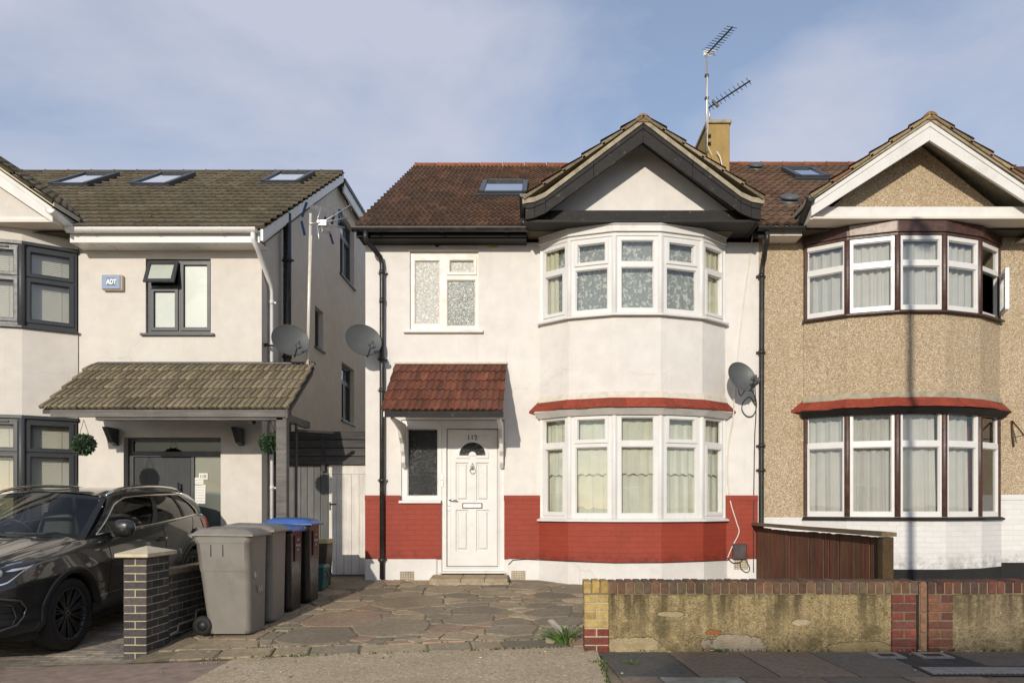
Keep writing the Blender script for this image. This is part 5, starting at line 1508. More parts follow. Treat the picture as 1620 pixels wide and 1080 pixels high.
# ------------------------------------------------------------------ gates and boarding across the alley
GY = .48
g0, g1, g2 = -4.03, ax(520, GY), -2.555
mb = MB(); rr = random.Random(6)
SF = root('fence_panel', ((g0 + g2) / 2, GY, 1.7), 'dark stained horizontal board panel above the gates between the houses', 'fence')
z = az(735, GY - .05); zt = az(682, GY - .05); n = 4; h = (zt - z) / n
for i in range(n):
    mb.col = (rr.uniform(.8, 1.2),) * 3
    mb.box(g0, g2, GY - .06, GY - .035, z + i * h + .006, z + (i + 1) * h - .006)
mb.build('boards', M['dark_boards'], SF, bevel=.003)
mb = MB(); mb.box(g0, g2, GY - .034, GY - .02, z, zt); mb.build('backing', M['dark_void'], SF)
mb = MB(); mb.col = (.9, .9, .9); xq = ax(511, GY - .065); mb.box(xq - .03, xq + .03, GY - .075, GY - .0605, z - .1, zt - .1); mb.build('post', M['dark_boards'], SF)
GG = root('side_gate', ((g0 + g1) / 2, GY, 0), 'grey vertical boarded side gate behind the porch post', 'gate', 'gates across the side alley')
mb = MB(); x = g0
while x < g1 - .02:
    mb.col = (rr.uniform(.85, 1.15),) * 3; mb.box(x + .002, min(x + .098, g1 - .1) - .002, GY, GY + .03, .03, 1.72); x += .1
    if x > g1 - .12: break
mb.build('boards', M['grey_gate'], GG, bevel=.003)
mb = MB(); mb.col = (.8, .8, .8); mb.box(g1 - .10, g1 - .005, GY - .01, GY + .05, -.02, 1.74); mb.build('gate_post', M['grey_gate'], GG, bevel=.004)
WG = root('side_gate', ((g1 + g2) / 2, GY, 0), 'white painted boarded side gate next to the white house', 'gate', 'gates across the side alley')
mb = MB(); x = g1
while x < g2 - .01:
    w = .115; mb.col = (rr.uniform(.94, 1.03),) * 3; mb.box(x + .0015, min(x + w, g2) - .0015, GY, GY + .03, .045, 1.56); x += w
mb.build('boards', M['white_boards'], WG, bevel=.003)
mb = MB(); mb.box(g1, g2, GY - .004, GY + .035, 1.562, 1.735); mb.build('top_board', M['white_boards'], WG, bevel=.003)
mb = MB(); mb.tube([at(521, 797, GY - .02), at(532, 797, GY - .03)], .010, 6); mb.box(g1 + .01, g1 + .035, GY - .012, GY - .001, 1.02, 1.14); mb.build('latch', M['dark_metal'], WG)
mb = MB(); mb.box(g0, g2 - .01, GY - .02, GY + .06, -.03, .02); tag(mb.build('gate_sill', M['grey_timber'], bevel=.004), 'worn timber sill board under the two side gates', 'sill')

# ------------------------------------------------------------------ wheelie bins
def bin_body(mb, w, d, h, tw=.86, td=.76):
    """Tapered shell with rounded corners; y is depth (front towards -y), origin on the ground."""
    def ring(z, sx, sy, r, yo):
        pts = []; n = 5
        for (cx_, cy_, a0) in ((sx / 2 - r, sy / 2 - r, 0), (-sx / 2 + r, sy / 2 - r, 90), (-sx / 2 + r, -sy / 2 + r, 180), (sx / 2 - r, -sy / 2 + r, 270)):
            for k in range(n + 1):
                a = R(a0 + 90 * k / n); pts.append(Vector((cx_ + r * math.cos(a), cy_ + r * math.sin(a) + yo, z)))
        return pts
    rings = []
    for z, k in ((.02, 0), (.06, .06), (h * .3, .3), (h * .64, .64), (h * .655, .70), (h * .93, .97), (h * .932, 1.06), (h, 1.07), (h, .98), (h - .02, .96)):
        sx = w * (tw + (1 - tw) * k); sy = d * (td + (1 - td) * k); yo = -(d - sy) / 2 * .9
        rings.append(ring(z, sx, sy, .055, yo - .0))
    m = len(rings[0]); vs = [p for r in rings for p in r]; fs = []
    for i in range(len(rings) - 1):
        for k in range(m):
            q = (i * m + k, i * m + (k + 1) % m, (i + 1) * m + (k + 1) % m, (i + 1) * m + k)
            mb.sm = k % 6 != 5; mb.add([vs[x] for x in q], [(0, 1, 2, 3)])
    mb.sm = False
    fs = []
    fs.append(tuple(range(m - 1, -1, -1))); fs.append(tuple((len(rings) - 1) * m + k for k in range(m)))
    mb.add(vs, fs)
def make_bin(label, loc, rz, body_m, lid_m, w, d, h, group, tilt=0):
    t = root('wheelie_bin', loc, label, 'bin', group, (0, 0, rz))
    mb = MB(); bin_body(mb, w, d, h); b = mb.build('bin_body', M[body_m], t, local=True, weld=.0003)
    mb = MB(); mb.box(-w * .46, w * .46, -d * .40, d * .42, h - .03, h - .015)
    for s in (-1, 1):
        mb.box(s * w * .13 - .004, s * w * .13 + .004, d * .5 + .0, d * .5 + .010, h * .82, h * .92)
        for yy in (-.06, .06):
            k = .975
            mb.box(s * (w * k / 2 + .004) - .004, s * (w * k / 2 + .004) + .004, yy + .05 - .004, yy + .05 + .004, h * .80, h * .915)
    mb.build('bin_ribs', M['black_plastic'], b, local=True)
    # lid: domed, stepped, overhanging at the front and hinged at the back
    mb = MB()
    def lid(a, b_):
        x = (a - .5) * 2; y = (b_ - .5) * 2
        ex = 1 - abs(x) ** 6; ey = 1 - abs(y) ** 6
        z = h + .012 + .058 * (max(0, ex * ey)) ** .55 + .012 * (max(0, 1 - abs(x * 1.15) ** 8) * max(0, 1 - abs(y * 1.15) ** 8)) + .018 * (b_ - .4)
        z += .006 * math.cos(x * 7) * ex * ey
        return Vector((x * w * .545, (y * .55 - .02) * d, z))
    mb.surf(lid, 22, 22); 
    p = [(-w * .545, -.57 * d, h - .004), (w * .545, -.57 * d, h - .004), (w * .545, .53 * d, h + .004), (-w * .545, .53 * d, h + .004)]
    mb.hexa(p + [(v[0], v[1], h + .020 + .018 * (.02 if v[1] < 0 else .6)) for v in p])
    mb.build('lid', M[lid_m], t, local=True, bevel=.004)
    mb = MB(); mb.tube([(-w * .46, d * .53, h - .015), (-w * .44, d * .60, h + .01), (w * .44, d * .60, h + .01), (w * .46, d * .53, h - .015)], .014, 8); mb.build('handle', M[body_m], t, local=True)
    for s in (-1, 1):
        mb = MB(); mb.lathe([(0, -.025), (.06, -.025), (.098, -.022), (.10, -.01), (.10, .01), (.098, .022), (.06, .025), (0, .025)], 20, Matrix.Translation((s * w * .40, d * .37, .10)) @ Matrix.Rotation(R(90), 4, 'Y')); wh = mb.build('wheel', M['rubber'], t, local=True)
        mb = MB(); mb.lathe([(0, -.028), (.055, -.028), (.055, .028), (0, .028)], 16, Matrix.Translation((s * w * .40, d * .37, .10)) @ Matrix.Rotation(R(90), 4, 'Y')); mb.build('hub', M['black_plastic'], wh, local=True)
    mb = MB(); mb.tube([(-w * .4, d * .37, .10), (w * .4, d * .37, .10)], .012, 8); mb.build('axle', M['dark_metal'], t, local=True)
    return t
RZ = R(90)                                              # the fronts face the paved yard (+x)
w_, d_, h_ = .48, .545, 1.0
def bin_at(label, y0, xf, m, lm, w, d, h, group):
    x = xf - d * .47
    t = make_bin(label, (x, y0, gz(x, y0) + .008), RZ, m, lm, w, d, h, group)
    return t
GB = 'bins in a row along the driveway wall'
b1 = bin_at('grey wheelie bin chalked with letters, the nearest to the pavement', -3.17, -2.925, 'bin_grey', 'bin_lid_grey', .50, .56, 1.0, GB)
b2 = bin_at('grey wheelie bin without lettering standing between the chalked bin and the black bins', -2.63, -2.90, 'bin_grey', 'bin_lid_grey', .50, .56, .985, GB)
b3 = bin_at('black wheelie bin with blue lid directly beside the grey bins', -2.09, -2.88, 'bin_black', 'bin_blue', .46, .54, .93, GB)
b4 = bin_at('black wheelie bin with blue lid standing last in the row next to the gates', -1.58, -2.82, 'bin_black', 'bin_blue', .46, .54, .955, GB)
def front_text(t, body_name, txts, m, w, d):
    mb = MB()
    for (s, size, x, z, bold) in txts:
        k = .24 * z / 1.0 + .76
        y = -d * k / 2 - .012 + .0; k2 = -(d - d * k) / 2 * .9
        text_mesh(mb, s, size, (x, -d * k / 2 + k2 - .016 + .02 * (z - .5) * 0, z), (1, 0, 0), (0, -.02, 1), .003, bold)
    return mb.build('lettering', M[m], t, local=True)
front_text(b1, '', (('L//', .085, -.15, .58, 0), ('RA', .095, -.05, .42, .002)), 'chalk', .50, .56)
for b, hh in ((b3, .93), (b4, .955)):
    mb = MB(); d = .54
    def sp(x, z, n):
        k = .24 * z / hh + .76; k2 = -(d - d * k) / 2 * .9
        return (x, -d * k / 2 + k2 - n, z)
    mb.hexa([sp(-.10, .58, .014), sp(.10, .58, .014), sp(.10, .58, .0), sp(-.10, .58, .0), sp(-.10, .88, .014), sp(.10, .88, .014), sp(.10, .88, .0), sp(-.10, .88, .0)])
    st = mb.build('sticker', M['sticker_maroon'], b, local=True, bevel=.002)
    mb = MB()
    for (s, size, x, z) in (('Your', .04, -.042, .82), ('Recycling', .042, -.088, .755), ('Bin', .045, -.034, .70)):
        text_mesh(mb, s, size, sp(x, z, .017), (1, 0, 0), (0, -.12, 1), .002)
    mb.build('sticker_print', M['sticker_print'], st, local=True)
# small boxes at the end of the row
bx, by = -2.99, -.82
t = root('food_caddy', (bx, by, gz(bx, by) + .01), 'small teal food caddy with folding handle standing beside the last black bin', 'caddy')
mb = MB(); mb.hexa([(-.10, -.12, 0), (.10, -.12, 0), (.10, .12, 0), (-.10, .12, 0), (-.125, -.145, .30), (.125, -.145, .30), (.125, .145, .30), (-.125, .145, .30)]); mb.build('caddy_body', M['teal_plastic'], t, local=True, bevel=.012, bseg=2)
mb = MB(); mb.hexa([(-.135, -.155, .302), (.135, -.155, .302), (.135, .155, .302), (-.135, .155, .302), (-.11, -.12, .345), (.11, -.12, .345), (.11, .12, .345), (-.11, .12, .345)]); mb.build('lid', M['teal_plastic'], t, local=True, bevel=.008)
mb = MB(); mb.tube([(.135, -.10, .28), (.17, -.10, .17), (.17, .10, .17), (.135, .10, .28)], .007, 6); mb.build('handle', M['black_plastic'], t, local=True)
bx, by = -3.06, -.50
t = root('garden_container', (bx, by, 0), 'brown garden container with yellowish lid in front of the white gate', 'container')
mb = MB(); mb.hexa([(-.14, -.13, -.02), (.12, -.13, -.02), (.12, .13, -.02), (-.14, .13, -.02), (-.16, -.16, .56), (.15, -.16, .56), (.15, .16, .56), (-.16, .16, .56)]); mb.build('container_body', M['brown_plastic'], t, local=True, bevel=.015, bseg=2)
mb = MB(); mb.hexa([(-.18, -.18, .565), (.17, -.18, .565), (.17, .18, .565), (-.18, .18, .565), (-.16, -.15, .625), (.14, -.15, .625), (.14, .15, .625), (-.16, .15, .625)]); mb.build('lid', M['yellow_lid'], t, local=True, bevel=.012, bseg=2)

# ------------------------------------------------------------------ satellite dishes
def make_dish(loc, rot, label, mount, w=.27, hgt=.235):
    t = root('satellite_dish', loc, label, 'satellite dish', 'satellite dishes on the house walls', rot)
    mb = MB(); N = 28
    def f(a, b, back=0.0):
        r = b; th = a * 2 * math.pi; return Vector((w * r * math.cos(th), -.075 * r * r + .0 + back, hgt * r * math.sin(th)))
    mb.surf(lambda a, b: f(a, b), N, 8); mb.surf(lambda a, b: f(a, b, .006), N, 8)
    mb.tube([f(k / N, 1.0, .003) for k in range(N + 1)], .0055, 6, False)
    mb.build('reflector', M['dish_grey'], t, local=True)
    mb = MB(); mb.box(-.045, .045, .008, .06, -.06, .06); mb.tube([(0, .05, 0), (0, .09, -.02)], .02, 8); mb.build('rear_clamp', M['dark_metal'], t, local=True, bevel=.004)
    mb = MB(); mb.tube([(0, .02, -hgt * .75), (0, -.05, -hgt - .012), (0, -.26, -hgt * .66)], .010, 8); mb.build('feed_arm', M['dark_metal'], t, local=True)
    mb = MB(); mb.tube([(0, -.24, -hgt * .70), (0, -.30, -hgt * .55)], .026, 10); mb.tube([(0, -.20, -hgt * .62), (0, -.245, -hgt * .56)], .030, 10); mb.box(-.03, .03, -.31, -.25, -hgt * .95, -hgt * .72); mb.build('receiver', M['dish_grey'], t, local=True, bevel=.006)
    Mi = (Matrix.Translation(loc) @ Matrix.Rotation(rot[2], 4, 'Z') @ Matrix.Rotation(rot[1], 4, 'Y') @ Matrix.Rotation(rot[0], 4, 'X')).inverted()
    mb = MB(); mb.tube([Mi @ Vector(p) for p in mount], .016, 8); e = Mi @ Vector(mount[-1]); mb.lathe([(0, 0), (.06, 0), (.06, .01), (0, .01)], 12, Matrix.Translation(e)); mb.build('wall_bracket', M['dark_metal'], t, local=True)
    return t
p = at(457, 541, -.20); make_dish(p, (R(-16), R(-10), R(40)), 'grey satellite dish beside the white downpipe of the cream house', [p + Vector((0, .09, -.02)), p + Vector((-.12, .16, -.02)), Vector((-4.046, .12, p.z + .02))])
p = at(572, 541, -.30); make_dish(p, (R(-16), R(-10), R(38)), 'grey satellite dish at the corner of the white house beside the black downpipe', [p + Vector((0, .09, -.02)), p + Vector((.12, .18, -.05)), Vector((-2.38, -.0, p.z - .06))])
p = at(1170, 599, -.30); make_dish(p, (R(-22), R(-24), R(26)), 'grey satellite dish with looped black cables on the right of the white house', [p + Vector((.02, .09, -.02)), p + Vector((.22, .12, -.03)), Vector((3.12, -.0, p.z - .04))], .205, .225)

# ------------------------------------------------------------------ aerials
def yagi(mb, a, b, n, l0, l1, up=(0, 0, 1), cross=None):
    a, b = Vector(a), Vector(b); t = (b - a).normalized(); s = (cross or t.cross(Vector(up))).normalized() if cross is None else Vector(cross).normalized()
    mb.bar(a, b, .020, .020)
    for i in range(n):
        p = a.lerp(b, (i + .6) / n); l = l0 + (l1 - l0) * i / n
        mb.tube([p - s * l / 2 + Vector((0, 0, .012)), p + s * l / 2 + Vector((0, 0, .012))], .006, 5)
my = 3.40
MA = root('roof_aerial', at(1118, 190, my), 'tall mast with two stacked rod aerials strapped to the yellow chimney', 'aerial')
mb = MB(); mb.tube([at(1118, 240, my), at(1118, 86, my)], .020, 8); mb.tube([at(1122.5, 192, my + .1), at(1122.5, 170, my + .1)], .014, 6); mb.build('mast', M['galvanised'], MA)
for yy in (214, 226):
    mb = MB(); mb.box(3.15, 3.24, my - .03, my + .06, az(yy, my) - .012, az(yy, my) + .012); mb.build('mast_clamp', M['dark_metal'], MA)
for yy in (120, 156):
    mb = MB(); mb.box(ax(1118, my) - .035, ax(1118, my) + .035, my - .035, my + .03, az(yy, my) - .02, az(yy, my) + .02); mb.build('mast_clamp', M['dark_metal'], MA)
a0, a1 = at(1120, 84, my), at(1159, 43, my - .75)
mb = MB(); yagi(mb, a0, a1, 11, .25, .19, cross=(1, -.1, -.28)); mb.build('upper_aerial', M['dark_metal'], MA)
mb = MB(); c = at(1122, 83, my)
for k in range(6): mb.tube([c + Vector((-.10, .02, -.055 + k * .022)), c + Vector((.11, -.02, -.075 + k * .022))], .005, 5)
mb.tube([c + Vector((-.10, .02, -.06)), c + Vector((-.10, .02, .065))], .006, 5); mb.tube([c + Vector((.11, -.02, -.08)), c + Vector((.11, -.02, .05))], .006, 5); mb.box(c.x - .10, c.x - .02, c.y, c.y + .05, c.z - .05, c.z + .05)
mb.build('reflector', M['white_upvc'], MA)
a0, a1 = at(1121, 171, my + .05), at(1187, 128, my - .75)
mb = MB(); yagi(mb, a0, a1, 10, .19, .15, cross=(.55, -.1, -.75)); q = a0.lerp(a1, .17); mb.bar(q + Vector((-.05, 0, .05)), q + Vector((.055, -.01, -.06)), .05, .05); mb.build('lower_aerial', M['dark_metal'], MA)
mb = MB(); mb.tube([at(1134, 240, my - .02), at(1139, 248, my - .03), at(1145, 272, my - .03), at(1146, 276, my - .3)], .012, 6); mb.tube([at(1119, 120, my - .03), at(1120, 200, my - .04), at(1119, 230, my - .05), at(1127, 246, my - .06)], .006, 5)
tag(mb.build('aerial_cable', M['cable_white']), 'white aerial cable hanging down the front of the yellow chimney', 'cable')
# pole aerial between the houses
py = -.06; pxm = ax(488, py)
PA = root('pole_aerial', (pxm, py, 2.9), 'tall pale pole carrying a log aerial between the cream and white houses', 'aerial')
mb = MB(); mb.tube([at(486, 600, py), at(491.5, 338, py)], .021, 10); mb.tube([at(487, 588, py - .02), at(493, 372, py - .02)], .008, 5); mb.build('mast', M['white_pole'], PA)
mb = MB(); hub = at(508, 353, py + .1)
mb.tube([at(490, 354, py - .03), hub], .014, 6); mb.box(hub.x - .05, hub.x + .08, hub.y - .03, hub.y + .05, hub.z - .04, hub.z + .035)
for (x, y, dy) in ((556, 324, .55), (550, 344, .5), (545, 360, .45)): mb.tube([hub, at(x, y, py + dy)], .011, 6)
mb.tube([at(502, 356, py), at(505, 379, py - .1)], .011, 6); mb.tube([at(502, 348, py), at(508, 329, py + .1)], .008, 6); mb.tube([at(504, 360, py), at(506, 368, py), at(510, 366, py), at(509, 358, py)], .008, 6)
mb.build('boom', M['galvanised'], PA)
mb = MB()
for (xa, ya, xb, yb, dy, w) in ((485, 320, 478, 343, .1, .035), (477, 350, 482, 372, .0, .035), (521, 366, 527, 386, .3, .03), (529, 338, 525, 355, .3, .03), (538, 331, 537, 360, .5, .05), (515, 343, 513, 358, .2, .03)):
    mb = MB(); mb.bar(at(xa, ya, py + dy), at(xb, yb, py + dy), w, .012, (0, 1, 0)); mb.build('end_cap', M['antenna_blue'], PA)
mb = MB()
for k in range(5):
    f = k / 4
    a, b = at(486 + 0 * f, 322 + 5 * f, py + .1), at(520, 331 + 6 * f, py + .3)
    mb.tube([a, b], .0035, 4)
    mb.tube([at(505, 362 + 4 * f, py + .05), at(524, 367 + 4 * f, py + .3)], .0035, 4)
for k in range(9):
    f = k / 8; c = hub.lerp(at(556, 324, py + .55), .2 + .75 * f); l = .12 - .05 * f
    mb.tube([c + Vector((-.25 * l, -l, l * .9)), c + Vector((.25 * l, l, -l * .9))], .004, 4)
mb.build('rods', M['galvanised'], PA)

# ------------------------------------------------------------------ curtains and blinds
mb = MB(); folds(mb, [r for r in bay_fc], 3.74, 4.78, .115, .006, .16, seed=4); tag(mb.build('net_curtain', M['lace'], fix=False), 'floral lace net curtain across the upper bay of the white house', 'curtain')
for i, (a, b, lab) in enumerate(((0, .42, 'left end'), (.62, 1.0, 'right end'))):
    mb = MB(); fc = bay_fc[0] if i == 0 else bay_fc[4]
    folds(mb, [fc], 3.74, 4.74, .085, .014, .10, seed=i, u_from=(.06 if i == 0 else .06), u_to=(.52 if i == 0 else .94))
    tag(mb.build('curtain', M['curtain_cream'], fix=False), f'pale cream curtain drawn aside at the {lab} of the lace curtained upper bay', 'curtain', 'cream curtains at the upper bay')
mb = MB(); folds(mb, bay_fc, .92, 2.36, .14, .012, .17, nz=10, seed=7); tag(mb.build('curtain', M['curtain_green'], fix=False), 'pale green full length curtain across the lower bay of the white house', 'curtain')
mb = MB(); folds(mb, bay_fc, 1.52, 1.94, .10, .010, .14, nz=8, seed=8, hem=.012); tag(mb.build('valance', M['curtain_green'], fix=False), 'short pale green frill hanging halfway up the lower bay windows', 'curtain')
fr_lab = ('first', 'second', 'third', 'fourth')
for row, (za, zb, nm) in enumerate(((.95, 2.40, 'lower'), (3.80, 4.72, 'upper'))):
    for i in range(4):
        fc = r_fc[i]; mb = MB()
        u0, u1 = ((.05, .97), (.02, .90), (.04, .86), (.05, .84))[i] if row == 0 else ((.05, .97), (.04, .97), (.04, .96), (.02, .93))[i]
        folds(mb, [fc], za, zb, .12, .022, (.15, .11, .17, .13)[i], nz=10, seed=20 + row * 4 + i, u_from=u0, u_to=u1, taper=.05 if row == 0 else 0)
        tag(mb.build('curtain', M['curtain_white'], fix=False), f'white curtain, {fr_lab[i]} light from the left in the {nm} pebbledashed bay', 'curtain', 'white curtains in the pebbledashed house')
mb = MB(); folds(mb, [r_fc[3]], .95, 2.2, .16, .012, .1, seed=3, u_from=.86, u_to=.97); tag(mb.build('curtain', M['curtain_red'], fix=False), 'dark red curtain edge in the fourth light of the lower pebbledashed bay', 'curtain')
for row, (za, zb, nm) in enumerate(((.80, 2.28, 'lower'), (3.62, 4.70, 'upper'))):
    for i in (2, 3, 4):
        fc = l_fc[i]; mb = MB(); z = za + .01
        while z < zb - .02:
            a = .0185
            mb.hexa([fc.P(.09, z, -.115), fc.P(fc.w - .09, z, -.115), fc.P(fc.w - .09, z + .027, -.130), fc.P(.09, z + .027, -.130), fc.P(.09, z + .002, -.115), fc.P(fc.w - .09, z + .002, -.115), fc.P(fc.w - .09, z + .029, -.130), fc.P(.09, z + .029, -.130)])
            z += .026
        for u in (.2, fc.w - .2): mb.tube([fc.P(u, za, -.112), fc.P(u, zb, -.112)], .0025, 4)
        if i == 2: continue
        tag(mb.build('venetian_blind', M['blind_white'], fix=False), f'white slatted blind in the {nm} bay of the cream house, {"front facing" if i == 3 else "angled beside the wall"}', 'blind', 'slatted blinds in the cream house')
# dark rooms behind the bays so that no daylight falls through the house
for (nm, cx0, cx1, z0_, z1_, hs) in (('room_lining', 0.02, 2.65, -.1, 4.88, H2), ('room_lining', 3.84, 6.63, -.1, 4.9, H3), ('room_lining', -9.85, -6.72, -.3, 4.8, H1)):
    mb = MB(); mb.box(cx0, cx1, 1.6, 1.65, z0_, z1_); mb.box(cx0, cx1, .02, 1.6, 2.44, 2.50); mb.build(nm, M['seat_cloth'], hs)
mb = MB(); mb.box(-2.0, -.55, 1.6, 1.65, -.1, 4.88); mb.build('room_lining', M['dark_void'], H2)

# ------------------------------------------------------------------ small things on the walls
p = at(178, 445, 0)
AL = root('alarm_box', (p.x, 0, p.z), 'blue and cream burglar alarm box on the cream house beside the dark landing window', 'alarm box')
x0_, x1_ = ax(161, -.08), ax(190, -.08); z0_, z1_ = az(457, -.08), az(435, -.08)
mb = MB(); mb.box(x0_ - .005, x1_ + .02, -.07, 0, z0_ - .012, z1_ + .012); mb.build('alarm_case', M['alarm_cream'], AL, bevel=.01)
mb = MB(); mb.box(x0_, x1_, -.085, -.0705, z0_, z1_); mb.build('front_cover', M['alarm_blue'], AL, bevel=.004)
mb = MB(); mb.box(x0_ + .075, x1_ - .06, -.0875, -.0852, z0_ + .05, z1_ - .042); mb.build('logo_plate', M['alarm_dark'], AL)
mb = MB(); text_mesh(mb, 'ADT', .098, (x0_ + .072, -.0895, z0_ + .070), (1, 0, 0), (0, 0, 1), .003, .005, .72); mb.build('lettering', M['letter_white'], AL)
fdn = .12 + .021
p = at(322, 753, fdn)
NP = root('number_plate', (p.x, fdn, p.z), 'small white house number sign above the notices on the porch side window', 'sign')
mb = MB(); mb.box(p.x - .066, p.x + .066, fdn - .010, fdn, p.z - .048, p.z + .045); mb.build('plate', M['paper'], NP, bevel=.003)
mb = MB(); text_mesh(mb, '110', .068, (p.x - .052, fdn - .012, p.z - .025), (1, 0, 0), (0, 0, 1), .003, .001, .95); mb.build('lettering', M['ink'], NP)
def notice(px0, px1, py0, py1, label, rows, rot):
    a, b = at(px0, py1, fdn - .003), at(px1, py0, fdn - .003)
    t = root('paper_notice', ((a.x + b.x) / 2, fdn - .003, (a.z + b.z) / 2), label, 'notice', 'notices on the porch side window', (0, R(rot), 0))
    w, h = (b.x - a.x) / 2, (b.z - a.z) / 2; mb = MB(); mb.box(-w, w, -.002, 0, -h, h); mb.build('sheet', M['paper'], t, local=True)
    rr = random.Random(label); mb = MB()
    for i in range(rows):
        z = h - (i + 1) * 2 * h / (rows + 1.0); x = -w * .84
        while x < w * .8:
            l = rr.uniform(.012, .04); mb.box(x, min(x + l, w * .86), -.0034, -.0021, z - .004, z + .004); x += l + .010
    mb.build('handwriting', M['paper_ink'], t, local=True)
notice(304, 325, 766, 796, 'larger white sheet of handwriting taped below the house number sign', 6, 1.5)
notice(307, 322, 755, 767, 'small white slip of paper taped between the number sign and the larger sheet', 2, -1)
x_, z_ = ax(1170, -.05), az(872, -.05)
MBX = root('meter_box', (x_, 0, z_), 'purple grey plastic meter box on the red brick base beside the timber fence', 'meter box')
mb = MB(); mb.box(x_ - .10, x_ + .10, -.085, -.019, z_ - .115, z_ + .115); mb.build('box_body', M['meter_box'], MBX, bevel=.012, bseg=2)
mb = MB(); mb.box(x_ - .088, x_ + .088, -.094, -.0855, z_ - .10, z_ + .102); mb.build('cover', M['meter_box'], MBX, bevel=.004)
def cable(name, pts, r, m, label, n=6):
    P = [at(a, b, y) for a, b, y in pts]; out = []
    for i in range(len(P) - 1):
        p0, p1, p2, p3 = P[max(i - 1, 0)], P[i], P[i + 1], P[min(i + 2, len(P) - 1)]
        for k in range(n):
            t = k / n; out.append(.5 * ((2 * p1) + (p2 - p0) * t + (2 * p0 - 5 * p1 + 4 * p2 - p3) * t * t + (3 * p1 - p0 - 3 * p2 + p3) * t ** 3))
    out.append(P[-1]); mb = MB(); mb.tube(out, r, 6)
    return tag(mb.build(name, M[m]), label, 'cable')
cable('cable', [(1193, 352, -.05), (1187, 400, -.012), (1176, 480, -.012), (1166, 570, -.012), (1162, 620, -.06), (1160, 660, -.10), (1153, 700, -.02), (1151, 745, -.02), (1155, 790, -.02), (1165, 825, -.03), (1169, 842, -.035), (1158, 865, -.035), (1151, 882, -.045)], .0085, 'cable_white', 'white cable running down the white wall past the dish to the meter box')
cable('cable', [(1151, 882, -.045), (1160, 890, -.05), (1172, 888, -.05), (1177, 878, -.05)], .008, 'cable_black', 'short black cable looping under the purple grey meter box')
cable('cable', [(1194, 605, -.02), (1196, 650, -.02), (1194, 690, -.015), (1193, 750, -.015), (1192, 820, -.022), (1192, 905, -.04)], .007, 'cable_black', 'thin black cable running straight down beside the black downpipe')
cable('cable', [(1168, 616, -.30), (1172, 626, -.26), (1178, 618, -.2), (1184, 613, -.15), (1192, 622, -.06), (1197, 640, -.03), (1192, 656, -.03), (1182, 658, -.03), (1174, 648, -.03), (1176, 636, -.03), (1186, 628, -.05), (1195, 640, -.03)], .007, 'cable_black', 'black cable coiled in a loop under the right hand satellite dish')
cable('cable', [(1171, 890, -.05), (1173, 900, -.045), (1182, 905, -.045), (1186, 898, -.05), (1180, 886, -.05)], .007, 'cable_black', 'black cable hanging in a curl across the vent below the meter box')
mb = MB(); lp_ = [Vector((q.x, q.y, .306 + .006 * math.sin(i * 2.1))) for i, q in enumerate(offset_line(bp, .040))]
mb.tube([Vector((-.46, -.042, .235)), Vector((-.40, -.042, .30)), Vector((-.2, -.04, .312))] + lp_ + [Vector((2.72, -.042, .30)), at(1152, 884, -.04)], .0065, 5)
tag(mb.build('cable', M['cable_black']), 'thin dark cable along the top of the white plinth around the bay', 'cable')

# hanging topiary balls
def topiary(px, py, y, label, seed):
    c = at(px, py, y); t = root('topiary_ball', c, label, 'topiary ball', 'leaf balls hanging from the porch')
    rr = random.Random(seed); mb = MB(); Rb = .133
    for k in range(1500):
        u, a = rr.uniform(-1, 1), rr.uniform(0, 6.283); s = math.sqrt(1 - u * u); n = Vector((s * math.cos(a), s * math.sin(a), u))
        p = n * Rb * rr.uniform(.70, 1.02); g = rr.uniform(.55, 1.7); mb.col = (g * rr.uniform(.85, 1.3), g, g * rr.uniform(.8, 1.2))
        d = (n + Vector((rr.uniform(-.8, .8), rr.uniform(-.8, .8), rr.uniform(-.8, .8)))).normalized(); e = d.cross(Vector((rr.uniform(-1, 1), rr.uniform(-1, 1), rr.uniform(-1, 1)))).normalized(); l, w = rr.uniform(.022, .036), rr.uniform(.008, .013)
        nn = d.cross(e) * .004
        mb.add([p, p + d * l * .5 + e * w + nn, p + d * l, p + d * l * .5 - e * w + nn], [(0, 1, 2, 3)])
    mb.build('foliage', M['leaf_green'], t, local=True, fix=False)
    mb = MB(); mb.lathe([(0, -.095), (.06, -.075), (.095, 0), (.06, .075), (0, .095)], 14); mb.build('core', M['leaf_core'], t, local=True)
    mb = MB(); top = 2.21 - c.z
    for dx in (-.05, .06): mb.tube([(dx * 1.2, 0, .11), (0, 0, top)], .0035, 4)
    mb.build('chain', M['dark_metal'], t, local=True)
topiary(132.5, 703, -1.07, 'round leafy ball hanging at the left end of the tiled porch', 3)
topiary(427.5, 701, -1.02, 'round leafy ball hanging beside the grey porch post', 4)
p = at(398, 667, -.25); SCm = root('security_camera', p, 'small bullet security camera under the tiled porch', 'camera', None, (0, 0, R(40)))
mb = MB(); mb.tube([(0, .07, .035), (0, -.09, -.01)], .032, 12); mb.build('camera_body', M['cream_paint'], SCm, local=True)
mb = MB(); mb.tube([(0, -.088, -.010), (0, -.105, -.014)], .028, 12); mb.build('lens', M['black_plastic'], SCm, local=True)
mb = MB(); mb.tube([(0, .03, .05), (.03, .10, .08), (.05, .18, .10)], .012, 6); mb.build('bracket', M['cream_paint'], SCm, local=True)

